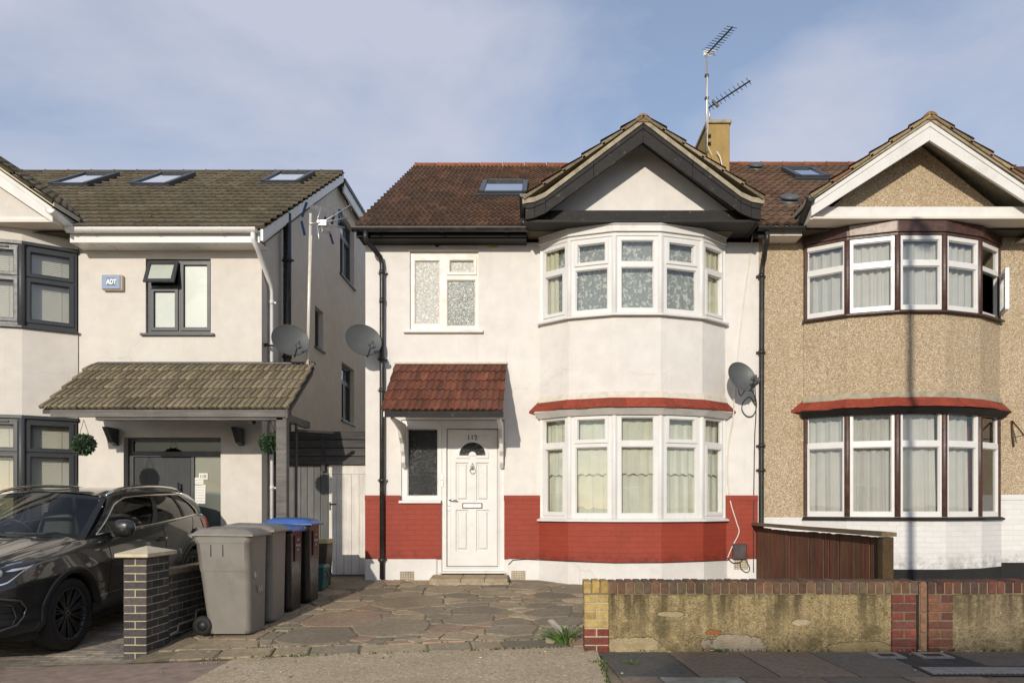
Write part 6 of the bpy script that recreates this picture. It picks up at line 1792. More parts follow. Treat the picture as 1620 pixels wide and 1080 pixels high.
# doorstep
DS = root('doorstep', (-1.05, -.2, 0), 'worn stone doorstep under the white front door', 'doorstep')
mb = MB(); xa, xb = ax(679, -.42), ax(803, -.42); rr = random.Random(3)
for (a, b, k) in ((xa, xa + .44, .62), (xa + .443, xa + .77, 1.1), (xa + .773, xb, 1.0)):
    mb.hexa([(a, -.43, -.06), (b, -.43, -.06), (b, -.005, -.06), (a, -.005, -.06), (a, -.43 + rr.uniform(-.01, .01), .065), (b, -.43, .065), (b, -.037, .092), (a, -.037, .092)])
mb.build('step_stone', M['sandstone'], DS, bevel=.012, bseg=2)
mb = MB(); mb.hexa([(xa + .05, -.475, -.09), (xb + .03, -.475, -.09), (xb + .03, -.40, -.09), (xa + .05, -.40, -.09), (xa + .05, -.465, .015), (xb + .02, -.465, .02), (xb + .02, -.40, .02), (xa + .05, -.40, .015)]); mb.build('step_base', M['cement'], DS, bevel=.01)

# ------------------------------------------------------------------ plants and bits on the ground
def tuft(loc, n, l, spread, label, seed, cols=((1, 1, 1),), w=.010, name='grass_tuft', lean=(0, 0)):
    rr = random.Random(seed); mb = MB()
    for k in range(n):
        a = rr.uniform(0, 6.283); r = rr.uniform(0, spread); p = Vector((r * math.cos(a), r * math.sin(a), 0)); L = l * rr.uniform(.5, 1.1)
        d = Vector((math.cos(a) * rr.uniform(.2, .8) + lean[0], math.sin(a) * rr.uniform(.2, .8) + lean[1], 1)).normalized(); side = d.cross(Vector((rr.uniform(-1, 1), rr.uniform(-1, 1), .2))).normalized()
        c = rr.choice(cols); g = rr.uniform(.6, 1.5); mb.col = tuple(v * g for v in c); vs = []
        for i in range(5):
            t = i / 4; q = p + d * L * t + Vector((d.x, d.y, 0)) * L * .5 * t * t - Vector((0, 0, 1)) * L * .45 * t ** 2.4; ww = w * (1 - t) ** .6 * .5
            vs += [q - side * ww, q + side * ww]
        mb.add(vs, [(2 * i, 2 * i + 1, 2 * i + 3, 2 * i + 2) for i in range(4)])
    o = mb.build(name, M['grass_green'], loc=(0, 0, 0), fix=False); o.location = loc
    return tag(o, label, 'plant')
p = at(915, 1000, -4.1); tuft((.22, -4.02, gz(.2, -4.0) + .01), 90, .30, .09, 'clump of strappy green leaves growing beside the yellow brick pier', 5, ((1, 1, 1), (.9, 1.0, .8), (1.5, 1.2, .8)), .014, 'leafy_plant', (-.25, 0))
for i, (px, py, y, n, l, lab) in enumerate(((945, 1050, -4.80, 40, .05, 'small weed at the joint below the yellow brick pier'), (1000, 1053, -4.85, 50, .05, 'small weed in the grey paving slab before the boundary wall'), (1140, 1031, -4.37, 60, .04, 'mossy grass at the foot of the broken render patch'), (480, 1040, -4.16, 60, .045, 'grass in the joint along the front edge of the crazy paving'), (420, 1043, -4.18, 70, .05, 'grass tuft at the left end of the crazy paving edge'), (505, 925, -.8, 30, .05, 'tiny weeds in the paving beside the teal caddy'), (1492, 903, -.30, 120, .22, 'thin green weeds against the black plinth of the pebbledashed house'))):
    c = at(px, py, y); x = c.x
    z = gz(x, y) + .004 if i != 6 else -.02
    tuft((x, y, z), n, l, .07 if i not in (3, 4) else .16, lab, 30 + i, ((1, 1, 1), (1.2, 1.1, .6)), .006, 'weed')
mb = MB(); rr = random.Random(41)
for k in range(420):
    q = rr.random()
    if q < .30: x, y = rr.uniform(-3.3, .4), -4.205 + rr.uniform(-.015, .01)
    elif q < .55: x, y = rr.uniform(.4, 5.5), -4.365 + rr.uniform(-.02, .01)
    elif q < .70: x, y = .49 + rr.uniform(-.02, .02), rr.uniform(-5.6, -4.4)
    elif q < .82: x, y = rr.uniform(-3.6, -2.4), rr.uniform(-3.9, -.3)
    else: x, y = rr.uniform(-3.3, .3), rr.choice([-3.87, -3.865, -3.88])
    if rr.random() > .25 + .75 * (math.sin(x * 3.1 + y) > .1): continue
    z = gz(x, y) + .004; g = rr.uniform(.5, 1.2); mb.col = (g * 1.1, g * .95, g * .6)
    for b in range(5):
        a = rr.uniform(0, 6.283); l = rr.uniform(.010, .032); d = Vector((math.cos(a) * .6, math.sin(a) * .6, 1)).normalized(); s_ = Vector((-math.sin(a), math.cos(a), 0)) * .004; p = Vector((x, y, z))
        mb.add([p - s_, p + s_, p + d * l + s_ * .3, p + d * l - s_ * .3], [(0, 1, 2, 3)])
tag(mb.build('moss', M['grass_green'], loc=(0, 0, 0), fix=False), 'moss and tiny weeds in the paving joints and along the foot of the wall', 'moss', kind='stuff')
mb = MB(); rr = random.Random(12)
for k in range(26):
    x, y, s = rr.uniform(.02, .30), rr.uniform(-4.0, -3.3), rr.uniform(.03, .085); z = gz(x, y)
    g = rr.uniform(.35, .75); mb.col = (g, g, g * .92)
    Mx = Matrix.Translation((x, y, z + s * .25)) @ Matrix.Rotation(rr.uniform(0, 3), 4, 'Z') @ Matrix.Rotation(rr.uniform(-.4, .4), 4, 'X')
    pts = [Mx @ Vector((a * s * rr.uniform(.7, 1), b * s * rr.uniform(.5, 1) * .7, c * s * rr.uniform(.4, .8) * .6)) for c in (-1, 1) for a, b in ((-1, -1), (1, -1), (1, 1), (-1, 1))]
    mb.hexa(pts)
o = mb.build('rubble', M['rubble'], bevel=.006); tag(o, 'pale broken stones lying along the yard side of the boundary wall', 'rubble', kind='stuff')
mb = MB(); mb.bar((.10, -3.55, gz(.1, -3.5) + .12), (.27, -3.98, gz(.3, -4) + .03), .05, .02); tag(mb.build('wood_offcut', M['pale_wood']), 'short pale timber offcut leaning among the stones by the brick pier', 'timber')
mb = MB(); rr = random.Random(77)                                   # fallen leaves and scraps
for k in range(120):
    x, y = rr.uniform(-3.4, 4.5), rr.choice([rr.uniform(-5.5, -4.3), rr.uniform(-4.45, -4.36), rr.uniform(-4.2, -.1)])
    if y > -4.25 and x > .5: continue
    if -4.34 < y < -4.1 and x > .3: continue
    z = gz(x, y) + .014; s = rr.uniform(.006, .018); a = rr.uniform(0, 6.28); g = rr.uniform(.35, 1.5); mb.col = (g, g * .92, g * .8)
    dx, dy = math.cos(a) * s, math.sin(a) * s
    mb.hexa([(x - dx, y - dy, z - .004), (x + dy * .6, y - dx * .6, z - .004), (x + dx, y + dy, z - .004), (x - dy * .6, y + dx * .6, z - .004), (x - dx, y - dy, z + .003), (x + dy * .6, y - dx * .6, z + .002), (x + dx, y + dy, z + .004), (x - dy * .6, y + dx * .6, z + .002)])
tag(mb.build('litter', M['rubble'], loc=(0, 0, 0)), 'scattered pale scraps and dry leaves on the paving', 'litter', kind='stuff')

# inspection covers in the pavement
def cover(x0, x1, y0, y1, label, holes, sk=-.45, name='pavement_cover'):
    xm, ym = (x0 + x1) / 2, (y0 + y1) / 2
    t = root(name, (xm, ym, gz(xm, ym)), label, 'cover', 'utility covers in the pavement')
    def P(x, y, h): xx = x + sk * .0; return (xx, y, gz(xm, y) + h)
    def bxx(mb, a, b, c, d, h0, h1): mb.hexa([P(a, c, h0), P(b, c, h0), P(b, d, h0), P(a, d, h0), P(a, c, h1), P(b, c, h1), P(b, d, h1), P(a, d, h1)])
    mb = MB(); f = .05 if not holes else .03
    bxx(mb, x0, x1, y0, y0 + f, .002, .016); bxx(mb, x0, x1, y1 - f, y1, .002, .016); bxx(mb, x0, x0 + f, y0 + f, y1 - f, .002, .0155); bxx(mb, x1 - f, x1, y0 + f, y1 - f, .002, .0155)
    mb.build('cover_frame', M['iron_cover'] if holes else M['cover_concrete'], t)
    mb = MB(); bxx(mb, x0 + f, x1 - f, y0 + f, y1 - f, .0, .0135); mb.build('lid', M['cover_concrete'] if holes else M['iron_cover'], t)
    if holes:
        mb = MB(); x = x0 + .06
        while x < x1 - .06: bxx(mb, x, x + .022, y0 + .035, y0 + .055, .014, .0165); x += .04
        mb.build('ribs', M['iron_cover'], t)
cover(2.82, 3.06, -4.68, -4.46, 'small square stopcock cover with pale surround, the left of the two by the wall', False)
cover(3.20, 3.46, -4.68, -4.46, 'small square stopcock cover with pale surround, the right of the two by the wall', False)
cover(2.95, 4.25, -5.30, -4.98, 'long speckled inspection cover set in an iron frame in the dark pavement', True)

# ------------------------------------------------------------------ across the street (beyond the frame: it shades the pavement and shows in the glass)
LP = root('street_lamp', (3.62, -7.9, -.3), 'tall grey street lamp post beside the road, its shadow falling on the pebbledashed house', 'street lamp')
mb = MB(); mb.tube([(3.62, -7.9, -.5), (3.62, -7.9, 1.1)], .085, 12); mb.tube([(3.62, -7.9, 1.1), (3.62, -7.9, 7.3)], [.058, .045], 12); mb.build('post', M['lamp_post_grey'], LP)
mb = MB(); mb.tube([(3.62, -7.9, 7.3), (3.62, -8.2, 7.55), (3.62, -8.7, 7.6)], .035, 8); mb.build('arm', M['lamp_post_grey'], LP)
mb = MB(); mb.hexa([(3.52, -9.2, 7.55), (3.72, -9.2, 7.55), (3.70, -8.65, 7.55), (3.54, -8.65, 7.55), (3.56, -9.1, 7.68), (3.68, -9.1, 7.68), (3.67, -8.65, 7.66), (3.57, -8.65, 7.66)]); mb.build('lamp_head', M['lamp_post_grey'], LP, bevel=.02)
def far_house(x0, x1, label, zr=8.2, wm='cream_render'):
    t = root('terraced_house', ((x0 + x1) / 2, -26, -.4), label, 'house', HOUSES)
    fcF = Facet((x1, -25.0), (x0, -25.0)); w = x1 - x0
    mb = MB(); hs = []
    for zz in (.5, 3.4):
        hs += [(.8, 2.9, zz + .2, zz + 1.6), (w - 2.2, w - 1.2, zz + .2, zz + 1.5)]
    plate(mb, fcF, 0, w, -.5, 5.2, hs, -.15, 0); mb.box(x0, x1, -33.5, -33.3, -.5, 5.2); mb.box(x0, x0 + .15, -33.3, -25.15, -.5, 5.2); mb.box(x1 - .15, x1, -33.3, -25.15, -.5, 5.2)
    mb.build('wall', M[wm], t)
    mb = MB(); mb.prism([(x0 - .1, -24.6, 4.9), (x0 - .1, -29.2, zr), (x0 - .1, -33.8, 4.9)], Vector((w + .2, 0, 0))); mb.col = (.12, .055, .03); mb.build('roof', M['brown_tiles'], t)
    for h in hs:
        mb = MB(); plate(mb, fcF, h[0], h[1], h[2], h[3], [(h[0] + .08, (h[0] + h[1]) / 2 - .04, h[2] + .08, h[3] - .08), ((h[0] + h[1]) / 2 + .04, h[1] - .08, h[2] + .08, h[3] - .08)], -.08, -.02); fr = mb.build('window', M['white_upvc'], t)
        mb = MB(); fbox(mb, fcF, h[0] + .05, h[1] - .05, h[2] + .05, h[3] - .05, -.06, -.055); mb.build('pane', M['plain_glass_dark'], fr)
FAR_X = -3.6
far_house(FAR_X, 2.4, 'cream rendered house across the street behind the viewer, the left of the pair')
far_house(2.41, 8.4, 'brick red house across the street behind the viewer, the middle one', 8.2, 'facing_brick')
far_house(8.41, 14.4, 'white rendered house across the street behind the viewer, the right one', 8.2, 'white_render')
# ------------------------------------------------------------------ the dark car on the left driveway
CAR = root('parked_car', (-5.50, -2.30, 0), 'dark grey glossy estate car with silver roof rails parked on the left driveway', 'car')
LW_, HALF = 4.48, .925
th = R(3.0)
CAR.location = (-5.50, -2.30, -.262)
CAR.rotation_euler = (th, 0, 0)
ORIGIN[CAR.name] = Vector((0, 0, 0))
WF, WR, ZW = .985, 3.60, .358
def lerp(a, b, t): return a + (b - a) * t
def interp(tab, x):
    if x <= tab[0][0]: return tab[0][1]
    for i in range(len(tab) - 1):
        (a, va), (b, vb) = tab[i], tab[i + 1]
        if x <= b:
            t = (x - a) / (b - a)
            v0 = tab[i - 1] if i > 0 else tab[i]; v3 = tab[i + 2] if i + 2 < len(tab) else tab[i + 1]
            m0 = (vb - v0[1]) / max(1e-6, b - v0[0]) if i > 0 else (vb - va) / (b - a)
            m1 = (v3[1] - va) / max(1e-6, v3[0] - a) if i + 2 < len(tab) else (vb - va) / (b - a)
            h = b - a
            return (2 * t**3 - 3 * t**2 + 1) * va + (t**3 - 2 * t**2 + t) * h * m0 + (-2 * t**3 + 3 * t**2) * vb + (t**3 - t**2) * h * m1
    return tab[-1][1]
hw_t = [(0, .66), (.10, .755), (.25, .835), (.45, .885), (.70, .915), (1.0, .925), (2.0, .92), (3.4, .925), (3.9, .905), (4.2, .86), (4.40, .78), (4.48, .70)]
belt_t = [(0, .80), (.12, .86), (.35, .925), (.8, .985), (1.3, 1.03), (1.6, 1.045), (3.0, 1.085), (3.8, 1.12), (4.25, 1.14), (4.40, 1.10), (4.48, 1.0)]
beltin_t = [(0, .10), (.3, .13), (.8, .15), (1.4, .115), (2.0, .085), (3.5, .085), (4.0, .10), (4.48, .12)]
crown_t = [(0, .845), (.15, .905), (.4, .975), (.8, 1.03), (1.25, 1.085), (1.6, 1.10), (4.2, 1.16), (4.48, 1.05)]
bot_t = [(0, .36), (.1, .32), (.5, .29), (1.4, .27), (3.1, .26), (4.1, .27), (4.48, .36)]
def side_pt(L, v):
    """Body side: v = 0 at the sill, 1 at the belt line; returns half width and height."""
    hw, bz, zb = interp(hw_t, L), interp(belt_t, L), interp(bot_t, L)
    zz = lerp(zb, bz, v)
    prof = [(0, -.075), (.06, -.03), (.16, -.012), (.30, -.020), (.45, -.008), (.62, 0), (.70, .004), (.74, -.004), (.86, -.030), (.95, -.062), (1.0, -interp(beltin_t, L))]
    w = hw + interp(prof, v)
    for wc in (WF, WR):                                   # flared arches
        d = math.hypot(L - wc, zz - ZW); w += .022 * max(0, 1 - abs(d - .45) / .16) * (1 if zz > ZW - .1 else .4)
    return w, zz
def C(w, L, z): return Vector((w, L - LW_ / 2, z))
def cb(mb, name, m, parent=CAR, **k): return mb.build(name, m if isinstance(m, list) else M[m], parent, local=True, **k)
body = MB(); nL, nv = 128, 36
for sg in (-1, 1):
    def f(a, b, sg=sg):
        L = a * LW_; w, z = side_pt(L, b); return C(sg * w, L, z)
    def keep(a, b):
        L = a * LW_; w, z = side_pt(L, b)
        return all(math.hypot(L - wc, z - ZW) > .405 for wc in (WF, WR))
    body.surf(f, nL, nv, True, keep)
def hood(a, b):
    L = a * 1.62; w, z = side_pt(L, 1.0); x = (b - .5) * 2; cz = interp(crown_t, L)
    k = abs(x)
    zz = lerp(cz, z, k ** 2.4)
    zz += .016 * math.exp(-((k - .80) / .05) ** 2) * min(1, L * 2) + .010 * math.exp(-((k - .45) / .05) ** 2) * min(1, L * 1.5)
    return C(x * w, L, zz)
body.surf(hood, 48, 60, True)
def tail_deck(a, b):
    L = 4.2 + a * .28; w, z = side_pt(L, 1.0); x = (b - .5) * 2
    return C(x * w, L, z + .03 * (1 - x * x))
body.surf(tail_deck, 6, 20, True)
for L, s in ((0, 1), (LW_, -1)):
    def cap(a, b, L=L, s=s):
        w, z = side_pt(L, b); x = (a - .5) * 2; return C(x * w, L - s * .10 * (1 - x * x) * math.sin(b * 2.6), z)
    body.surf(cap, 20, 24, True)
# greenhouse: side surface between belt and roof edge
def roof_edge(L): return interp([(1.9, .665), (2.2, .672), (3.2, .665), (3.8, .640), (4.2, .60)], L), interp([(1.9, 1.42), (2.1, 1.455), (2.5, 1.482), (3.0, 1.482), (3.6, 1.46), (4.0, 1.42), (4.3, 1.37)], L)
def gh(a, t):
    Lb, Lt = lerp(1.40, 4.36, a), lerp(2.06, 4.12, a)
    L = lerp(Lb, Lt, t); wb, zb = side_pt(Lb, 1.0); wt, zt = roof_edge(Lt)
    bulge = .045 * math.sin(math.pi * t)
    return lerp(wb - .002, wt, t) + bulge, L, lerp(zb, zt, t)
glass_cells = []
na, nt = 150, 30
def glass_id(a, t):
    """Which side pane a point belongs to (0 = body)."""
    lo, hi = .085 + .0 * t, .90
    front = .045 + .055 * t ** 3; rear = .865 - .105 * t ** 1.6
    tt = min(t, 1 - t)
    if not (lo < t < hi): return 0
    if t > hi - (.14 * max(0, 1 - (a - front) / .10)) : return 0
    if not (front < a < rear): return 0
    if .425 < a < .465: return 0
    if .710 - .04 * t < a < .728 - .04 * t: return 0
    return 1 if a < .425 else (2 if a < .710 - .04 * t else 3)
for sg in (-1, 1):
    def f(a, b, sg=sg):
        w, L, z = gh(a, b); return C(sg * w, L, z)
    body.surf(f, na, nt, True, lambda a, b: glass_id(a, b) == 0)
def roof(a, b):
    L = 2.06 + a * (4.12 - 2.06); w, z = roof_edge(L); x = (b - .5) * 2
    return C(x * w, L, z + .062 * (1 - abs(x) ** 2.2) * (1 - .25 * a) - .0)
body.surf(roof, 30, 24, True)
def hatch(a, b):
    Lb, Lt = 4.36, 4.12; wb, zb = side_pt(Lb, 1); wt, zt = roof_edge(Lt); x = (b - .5) * 2; t = a
    return C(x * lerp(wb, wt, t), lerp(Lb, Lt, t) + .10 * (1 - x * x), lerp(zb, zt + .05 * (1 - x * x), t))
body.surf(hatch, 8, 16, True)
cb(body, 'body', 'car_paint', weld=.0008)
# dark underbody, cabin floor and wheel wells
mb = MB(); mb.box(-.80, .80, -1.75, 1.85, .20, .62); mb.box(-.55, .55, -2.15, 2.1, .25, .70)
mb.box(-.72, .72, -.78, 1.9, .62, .78)
for sg in (-1, 1):
    for wc in (WF, WR):
        Mx = Matrix.Translation(C(sg * .70, wc, ZW)) @ Matrix.Rotation(R(90), 4, 'Y')
        mb.surf(lambda a, b, sg=sg, wc=wc: C(sg * lerp(.52, .89, b), wc - math.cos(R(-8 + 196 * a)) * .425, ZW + math.sin(R(-8 + 196 * a)) * .425), 28, 2); mb.box(sg * .52 - .01, sg * .52 + .01, wc - LW_ / 2 - .42, wc - LW_ / 2 + .42, .30, .80)
cb(mb, 'underbody', 'dark_void')
# windscreen
def screen(a, b):
    x = (b - .5) * 2; wb, zb = side_pt(1.42, 1.0); wt, zt = roof_edge(2.06); k = 1 - x * x
    return C(x * lerp(wb - .012, wt - .008, a), lerp(1.40 - .20 * k, 2.06 - .10 * k, a), lerp(zb + .045 * k, zt + .055 * k, a) - .0)
mb = MB(); mb.surf(screen, 16, 24); cb(mb, 'windscreen', 'windscreen_glass', fix=False)
mb = MB()                                                     # dark ceramic border of the screen
def border(a, b):
    p = screen(a, b); return p + Vector((0, .006, -.006))
mb.surf(border, 40, 50, True, lambda a, b: a < .05 or a > .93 or b < .035 or b > .965 or (a > .80 and abs(b - .5) < .06)); cb(mb, 'screen_border', 'black_plastic', fix=False)
mb = MB()
for (x0, x1) in ((-.55, .12), (.0, .66)):
    pts = [screen(.035 + .03 * k / 8, .5 + .5 * (x0 + (x1 - x0) * k / 8)) + Vector((0, -.02, .018)) for k in range(9)]; mb.tube(pts, .010, 6)
cb(mb, 'wiper', 'black_plastic')
# side glass and its bright trim
for sg in (-1, 1):
    for gid in (1, 2, 3):
        mb = MB()
        def f(a, b, sg=sg):
            w, L, z = gh(a, b); return C(sg * (w - .008), L, z)
        mb.surf(f, na, nt, True, lambda a, b: glass_id(a, b) == gid); cb(mb, 'side_window', 'tinted_glass', fix=False)
    mb = MB()
    def gp(a, t, o=.004): w, L, z = gh(a, t); return C(sg * (w + o), L, z)
    pts = [gp(.045, .075)] + [gp(lerp(.045, .872, k / 20), .075) for k in range(21)]
    pts += [gp(.872 - .105 * (t ** 1.6), t) for t in [.075 + .80 * k / 10 for k in range(11)]]
    pts += [gp(lerp(.765, .16, k / 16), .905 + .0 * k) for k in range(17)]
    pts += [gp(.10 - .055 * (1 - t ** 3) + .0, t) if t < .8 else gp(lerp(.075, .16, (t - .8) / .1), t) for t in [.9 - .82 * k / 12 for k in range(13)]]
    out = []
    for q in pts:
        if not out or (q - out[-1]).length > .004: out.append(q)
    mb.tube(out, .0085, 6); cb(mb, 'window_trim', 'chrome')
    mb = MB()
    def pil(a, t): return gp(a, t, .001)
    mb.surf(lambda u, v: pil(.424 + .042 * u, .09 + .80 * v), 3, 10); cb(mb, 'door_pillar', 'black_plastic', fix=False); mb = MB(); mb.surf(lambda u, v: pil(.709 - .04 * v + .02 * u, .09 + .78 * v), 2, 10); cb(mb, 'door_pillar', 'black_plastic', fix=False)
    # roof rail
    mb = MB(); rp_ = []
    for k in range(15):
        L = 2.12 + (3.92 - 2.12) * k / 14; w, z = roof_edge(L); e = math.sin(math.pi * min(1, max(0, k / 14))) ** .35
        rp_.append(C(sg * (w - .045), L, z + .012 + .055 * e))
    mb.tube(rp_, [.014] + [.019] * 13 + [.014], 8); cb(mb, 'roof_rail', 'chrome')
    # door mirror
    mb = MB(); c = C(sg * (side_pt(1.85, 1)[0] + .145), 1.84, 1.125)
    def mir(a, b):
        u, v = a * 2 * math.pi, (b - .5) * math.pi; cu, su = math.cos(u), math.sin(u); cv = max(0, math.cos(v)); sp = lambda q: math.copysign(abs(q) ** .75, q)
        return c + Vector((.118 * sp(cu) * cv ** .7, .085 * sp(su) * cv ** .7 + (.0 if su < 0 else -.02), .098 * sp(math.sin(v)) - .012 * sg * cu * 0))
    mb.surf(mir, 24, 14); cb(mb, 'door_mirror', 'car_paint')
    mb = MB(); mb.bar(C(sg * (side_pt(1.85, 1)[0] - .01), 1.82, 1.05), c + Vector((-sg * .05, 0, -.06)), .05, .06); cb(mb, 'mirror_foot', 'black_plastic', bevel=.01)
    # handles, seams, arch mouldings, sills
    for L in (2.78, 3.68):
        mb = MB(); w, z = side_pt(L, .80); hp = [C(sg * (side_pt(L - .10 + .2 * k / 6, .80)[0] + .012 + .020 * math.sin(math.pi * k / 6)), L - .10 + .2 * k / 6, z + .01 * k / 6) for k in range(7)]
        mb.tube(hp, [.010, .016, .018, .018, .018, .016, .010], 8); cb(mb, 'door_handle', 'car_paint')
        mb = MB(); mb.lathe([(0, 0), (.07, .0), (.055, -.012), (0, -.014)], 16, Matrix.Translation(C(sg * (w + .003), L, z - .005)) @ Matrix.Rotation(R(90 * sg), 4, 'Y') @ Matrix.Scale(.55, 4, (1, 0, 0))); cb(mb, 'handle_recess', 'dark_void')
    mb = MB()
    for Ls in ((1.62, 1.70), (2.72, 2.92), (3.62, 3.60)):
        pts = []
        for k in range(21):
            v = .10 + .90 * k / 20; L = lerp(Ls[0], Ls[1], k / 20)
            if Ls[0] == 3.62:
                z_ = side_pt(3.4, v)[1]; L = 3.60 + (.0 if z_ > .86 else -.0)
                d = .50 ** 2 - (z_ - ZW) ** 2
                L = min(3.75, WR - math.sqrt(d)) if d > 0 else lerp(WR - .12, 3.78, min(1, (z_ - .85) / .25))
            w, z = side_pt(L, v); pts.append(C(sg * (w + .0008), L, z))
        mb.tube(pts, .0035, 4)
    cb(mb, 'door_gap', 'dark_void')
    for wc in (WF, WR):
        mb = MB()
        def arch(a, b, wc=wc):
            an = R(-22) + a * R(224); r = lerp(.392, .462, b); L, z = wc - math.cos(an) * r, ZW + math.sin(an) * r
            z = max(z, .27); zb, bz = interp(bot_t, L), interp(belt_t, L); v = max(0, min(1, (z - zb) / (bz - zb))); w = side_pt(min(max(L, 0.02), LW_), v)[0]
            return C(sg * (w + .014 * math.sin(math.pi * min(1, b * 1.0)) ** .5 + .002 - (.05 if b < .01 else 0)), L, z)
        mb.surf(arch, 48, 8); cb(mb, 'arch_moulding', 'black_plastic', fix=False)
    mb = MB()
    def sill(a, b):
        L = lerp(1.30, 3.20, a); w, z = side_pt(L, lerp(0, .17, b)); return C(sg * (w + .012 * math.sin(math.pi * b) + .003), L, z)
    mb.surf(sill, 20, 6); cb(mb, 'sill_moulding', 'black_plastic', fix=False)
    mb = MB(); mb.tube([C(sg * (side_pt(L, .24)[0] + .006), L, side_pt(L, .24)[1]) for L in [1.42 + 1.7 * k / 10 for k in range(11)]], .007, 5); cb(mb, 'sill_trim', 'alloy_edge')
    # fender badge
    mb = MB(); w, z = side_pt(1.42, .86); mb.box(sg * w - .002, sg * w + .006, 1.42 - LW_ / 2, 1.50 - LW_ / 2, z - .008, z + .012); cb(mb, 'wing_badge', 'chrome')
    # head lamp: dark housing, light guide, lens wrapped on the corner
    def lampf(a, b, o=.004):
        """a: 0 at the outer tip on the wing, 1 at the grille; b: 0 lower edge, 1 upper."""
        L = lerp(.62, .015, min(1, a * 1.35)) if a < .74 else .015 - .0 * a
        x = None
        lo = .755 + .165 * max(0, 1 - a * 3.0) - .03 * max(0, 1 - abs(a - .28) / .12); hi = .955 - .10 * a - .01 * max(0, 1 - a * 6)
        z = lerp(lo, hi, b)
        L = max(.012, lerp(.60, .0, min(1, a / .45)))
        v = max(0, min(1, (z - interp(bot_t, L)) / (interp(belt_t, L) - interp(bot_t, L))))
        w = side_pt(L, v)[0] + o
        if a > .45: w = lerp(w, .42, (a - .45) / .55); L = .0 - o - .10 * (1 - (w / .66) ** 2) * .6
        return C(sg * w, L, z)
    mb = MB(); mb.surf(lambda a, b: lampf(a, b, .003), 30, 10); hl = cb(mb, 'headlight', 'black_plastic', fix=False)
    mb = MB(); mb.surf(lambda a, b: lampf(.05 + a * .5, .08 + .07 * b, .006), 20, 2); mb.surf(lambda a, b: lampf(.05 + a * .05 + .16 * b, .12 + b * .5, .006), 6, 4); cb(mb, 'light_guide', 'lamp_white', hl, fix=False)
    mb = MB()
    for a_, s_ in ((.30, .042), (.44, .046)):
        p = lampf(a_, .62, .004); mb.lathe([(0, 0), (s_, .0), (s_, .008), (s_ * .7, .012), (0, .016)], 16, Matrix.Translation(p) @ Matrix.Rotation(R(90), 4, 'X') @ Matrix.Rotation(R(35 * sg), 4, 'Y'))
    mb.surf(lambda a, b: lampf(.10 + a * .2, .80 + .08 * b, .006), 8, 2); cb(mb, 'projector', 'lamp_silver', hl)
    mb = MB(); mb.surf(lambda a, b: lampf(a, b, .012), 30, 8); cb(mb, 'lamp_lens', 'lamp_glass', hl, fix=False)
    # lower intake with bright surround
    def fog(a, b, o):
        z = lerp(.36, .64, b); q = .08 * abs(b - .55) * 2
        L = max(.005, lerp(.40 - q, .0, min(1, a / .5))); v = max(0, min(1, (z - interp(bot_t, L)) / (interp(belt_t, L) - interp(bot_t, L)))); w = side_pt(L, v)[0] + o
        if a > .5: w = lerp(w, .42, (a - .5) / .5); L = -o - .06 * (1 - (w / .66) ** 2)
        return C(sg * w, L, z)
    mb = MB(); mb.surf(lambda a, b: fog(a, b, .004), 24, 12)
    for k in range(4): mb.tube([fog(.1 + .9 * j / 12, .15 + .22 * k, .010) for j in range(13)], .008, 5)
    fg = cb(mb, 'air_intake', 'black_plastic', fix=False)
    mb = MB(); ring = [(1, 0), (.5, .0), (.25, 0), (.06, .10), (0, .32), (0, .60), (.05, .85), (.25, 1.0), (.6, 1.0), (1, 1.0)]
    mb.tube([fog(a, b, .012) for a, b in ring], .014, 6); mb.tube([fog(a + .0, b, .012) for a, b in ((.12, .12), (.10, .35), (.16, .75), (.45, .95))], .008, 6); cb(mb, 'intake_trim', 'alloy_edge', fg)
    # tail lamp
    mb = MB()
    def tl(a, b):
        L = lerp(3.98, 4.455, a); w, z = side_pt(L, lerp(.80, .955, b)); return C(sg * (w + .006), L, z)
    mb.surf(tl, 10, 5); cb(mb, 'tail_light', 'tail_red', fix=False)
    mb = MB(); w, z = side_pt(4.0, .94)
    # wheels
    for wc in (WF, WR):
        c = C(sg * .80, wc, ZW); Mx = Matrix.Translation(c) @ Matrix.Rotation(R(90 * sg), 4, 'Y')
        mb = MB(); mb.lathe([(.255, -.11), (.315, -.115), (.345, -.10), (.358, -.06), (.360, 0), (.358, .06), (.345, .10), (.315, .115), (.268, .112), (.255, .10)], 48, Mx)
        for k in range(60):
            a = k * 6.283 / 60; p = [Vector((r * math.cos(a + d), r * math.sin(a + d), h)) for r, d, h in ((.357, 0, .055), (.357, .045, .055), (.346, .06, .10), (.346, .015, .10))]
        wh = cb(mb, 'wheel', 'rubber')
        mb = MB(); mb.lathe([(.258, -.10), (.258, .104), (.250, .108), (.236, .090), (.225, .02), (.215, -.06)], 40, Mx); mb.lathe([(0, .07), (.05, .072), (.062, .062), (.062, .0)], 20, Mx)
        for k in range(10):                                 # pairs of thin spokes, set in a fan
            for dd in (-.16, .0, .16):
                a0, a1 = k * .6283 + dd * .3, k * .6283 + dd
                p0, p1 = Vector((.045 * math.cos(a0), .045 * math.sin(a0), .058)), Vector((.246 * math.cos(a1), .246 * math.sin(a1), .094))
                mb.bar(Mx @ p0, Mx @ p1, .0125, .016, Mx.to_3x3() @ Vector((0, 0, 1)))
        cb(mb, 'rim', 'alloy', wh, bevel=.002)
        mb = MB(); mb.lathe([(0, .074), (.034, .078), (.036, .07)], 18, Mx); cb(mb, 'hub_cap', 'alloy_edge', wh)
        mb = MB(); mb.lathe([(0, -.02), (.17, -.02), (.17, .0), (0, .0)], 26, Mx); cb(mb, 'brake_disc', 'dark_metal', wh)
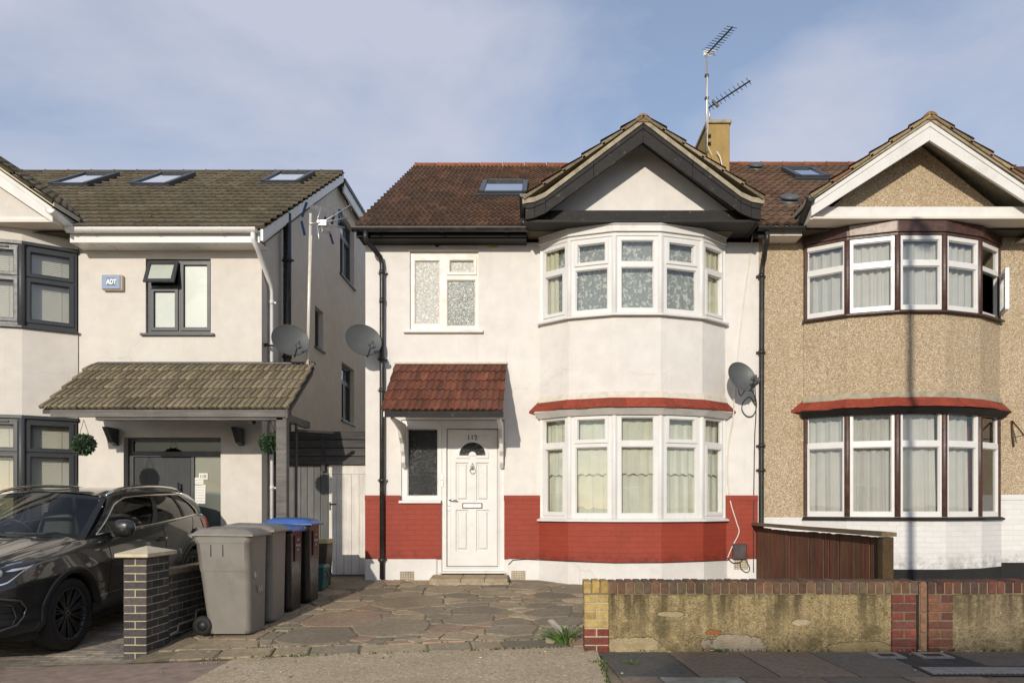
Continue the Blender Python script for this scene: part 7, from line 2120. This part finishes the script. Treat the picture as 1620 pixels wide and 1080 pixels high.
# bonnet shut line, bumper lip
mb = MB(); 
for sg in (-1, 1): mb.tube([hood(a, .5 + sg * .5 * .955) + Vector((0, 0, .001)) for a in [.10 + .85 * k / 24 for k in range(25)]], .003, 4)
cb(mb, 'bonnet_gap', 'dark_void')
mb = MB()
def lip(a, b):
    x = (a - .5) * 2; s = abs(x)
    L = .50 * max(0, (s - .60) / .40) ** 1.6; w = side_pt(max(L, .004), .02 + .10 * b)[0] + .012 if s > .6 else None
    if s <= .6: return C(x / .6 * (side_pt(.004, .02)[0] + .01), -.11 * (1 - (s / .6) ** 2) - .004, .31 + .08 * b)
    return C(math.copysign(w, x), L, lerp(.29, .39, b))
mb.surf(lip, 60, 5); cb(mb, 'bumper_lip', 'black_plastic', fix=False)
mb = MB(); mb.surf(lambda a, b: C(lerp(-.40, .40, a), -.075 - .035 * (1 - (2 * a - 1) ** 2) - .01, lerp(.40, .84, b)), 16, 10); cb(mb, 'grille', 'black_plastic', fix=False)
# cabin: dashboard, steering wheel, seats
mb = MB(); mb.hexa([C(-.70, 1.40, .85), C(.70, 1.40, .85), C(.68, 2.0, .80), C(-.68, 2.0, .80), C(-.70, 1.32, 1.055), C(.70, 1.32, 1.055), C(.68, 1.92, 1.02), C(-.68, 1.92, 1.02)]); cb(mb, 'dashboard', 'black_plastic', bevel=.03, bseg=3)
for s in (-.36, .36):
    mb = MB()
    def sb(a, b, s=s):
        u, v = a * 6.283, b; w = lerp(.25, .17, v ** 2); q = lambda x: math.copysign(abs(x) ** .6, x)
        return C(s + w * q(math.cos(u)), 2.62 + .22 * v + .07 * q(math.sin(u)), .62 + .62 * v)
    mb.surf(sb, 20, 10); mb.box(s - .25, s + .25, 2.12 - LW_ / 2, 2.66 - LW_ / 2, .60, .74)
    st = cb(mb, 'front_seat', 'seat_cloth', bevel=.02)
    mb = MB(); mb.hexa([C(s - .14, 2.80, 1.23), C(s + .14, 2.80, 1.23), C(s + .14, 2.90, 1.23), C(s - .14, 2.90, 1.23), C(s - .12, 2.84, 1.42), C(s + .12, 2.84, 1.42), C(s + .12, 2.92, 1.42), C(s - .12, 2.92, 1.42)]); cb(mb, 'headrest', 'seat_cloth', st, bevel=.03, bseg=3)
mb = MB(); mb.hexa([C(-.62, 3.35, .70), C(.62, 3.35, .70), C(.62, 3.55, .70), C(-.62, 3.55, .70), C(-.60, 3.50, 1.26), C(.60, 3.50, 1.26), C(.60, 3.62, 1.26), C(-.60, 3.62, 1.26)]); cb(mb, 'rear_seat', 'seat_cloth', bevel=.04, bseg=3)
mb = MB(); cw = C(-.36, 2.08, 1.04); tilt = Matrix.Rotation(R(-64), 4, 'X')
mb.tube([cw + (tilt @ Vector((.18 * math.cos(k * .2618), .18 * math.sin(k * .2618), 0))) for k in range(25)], .016, 8, False); mb.tube([cw, C(-.36, 1.75, .94)], .05, 10); mb.bar(cw + tilt @ Vector((-.17, 0, 0)), cw + tilt @ Vector((.17, 0, 0)), .05, .03); cb(mb, 'steering_wheel', 'black_plastic')
mb = MB(); mb.box(-.10, .10, 1.98 - LW_ / 2, 2.01 - LW_ / 2, 1.40, 1.46); cb(mb, 'rear_view_mirror', 'black_plastic', bevel=.01)
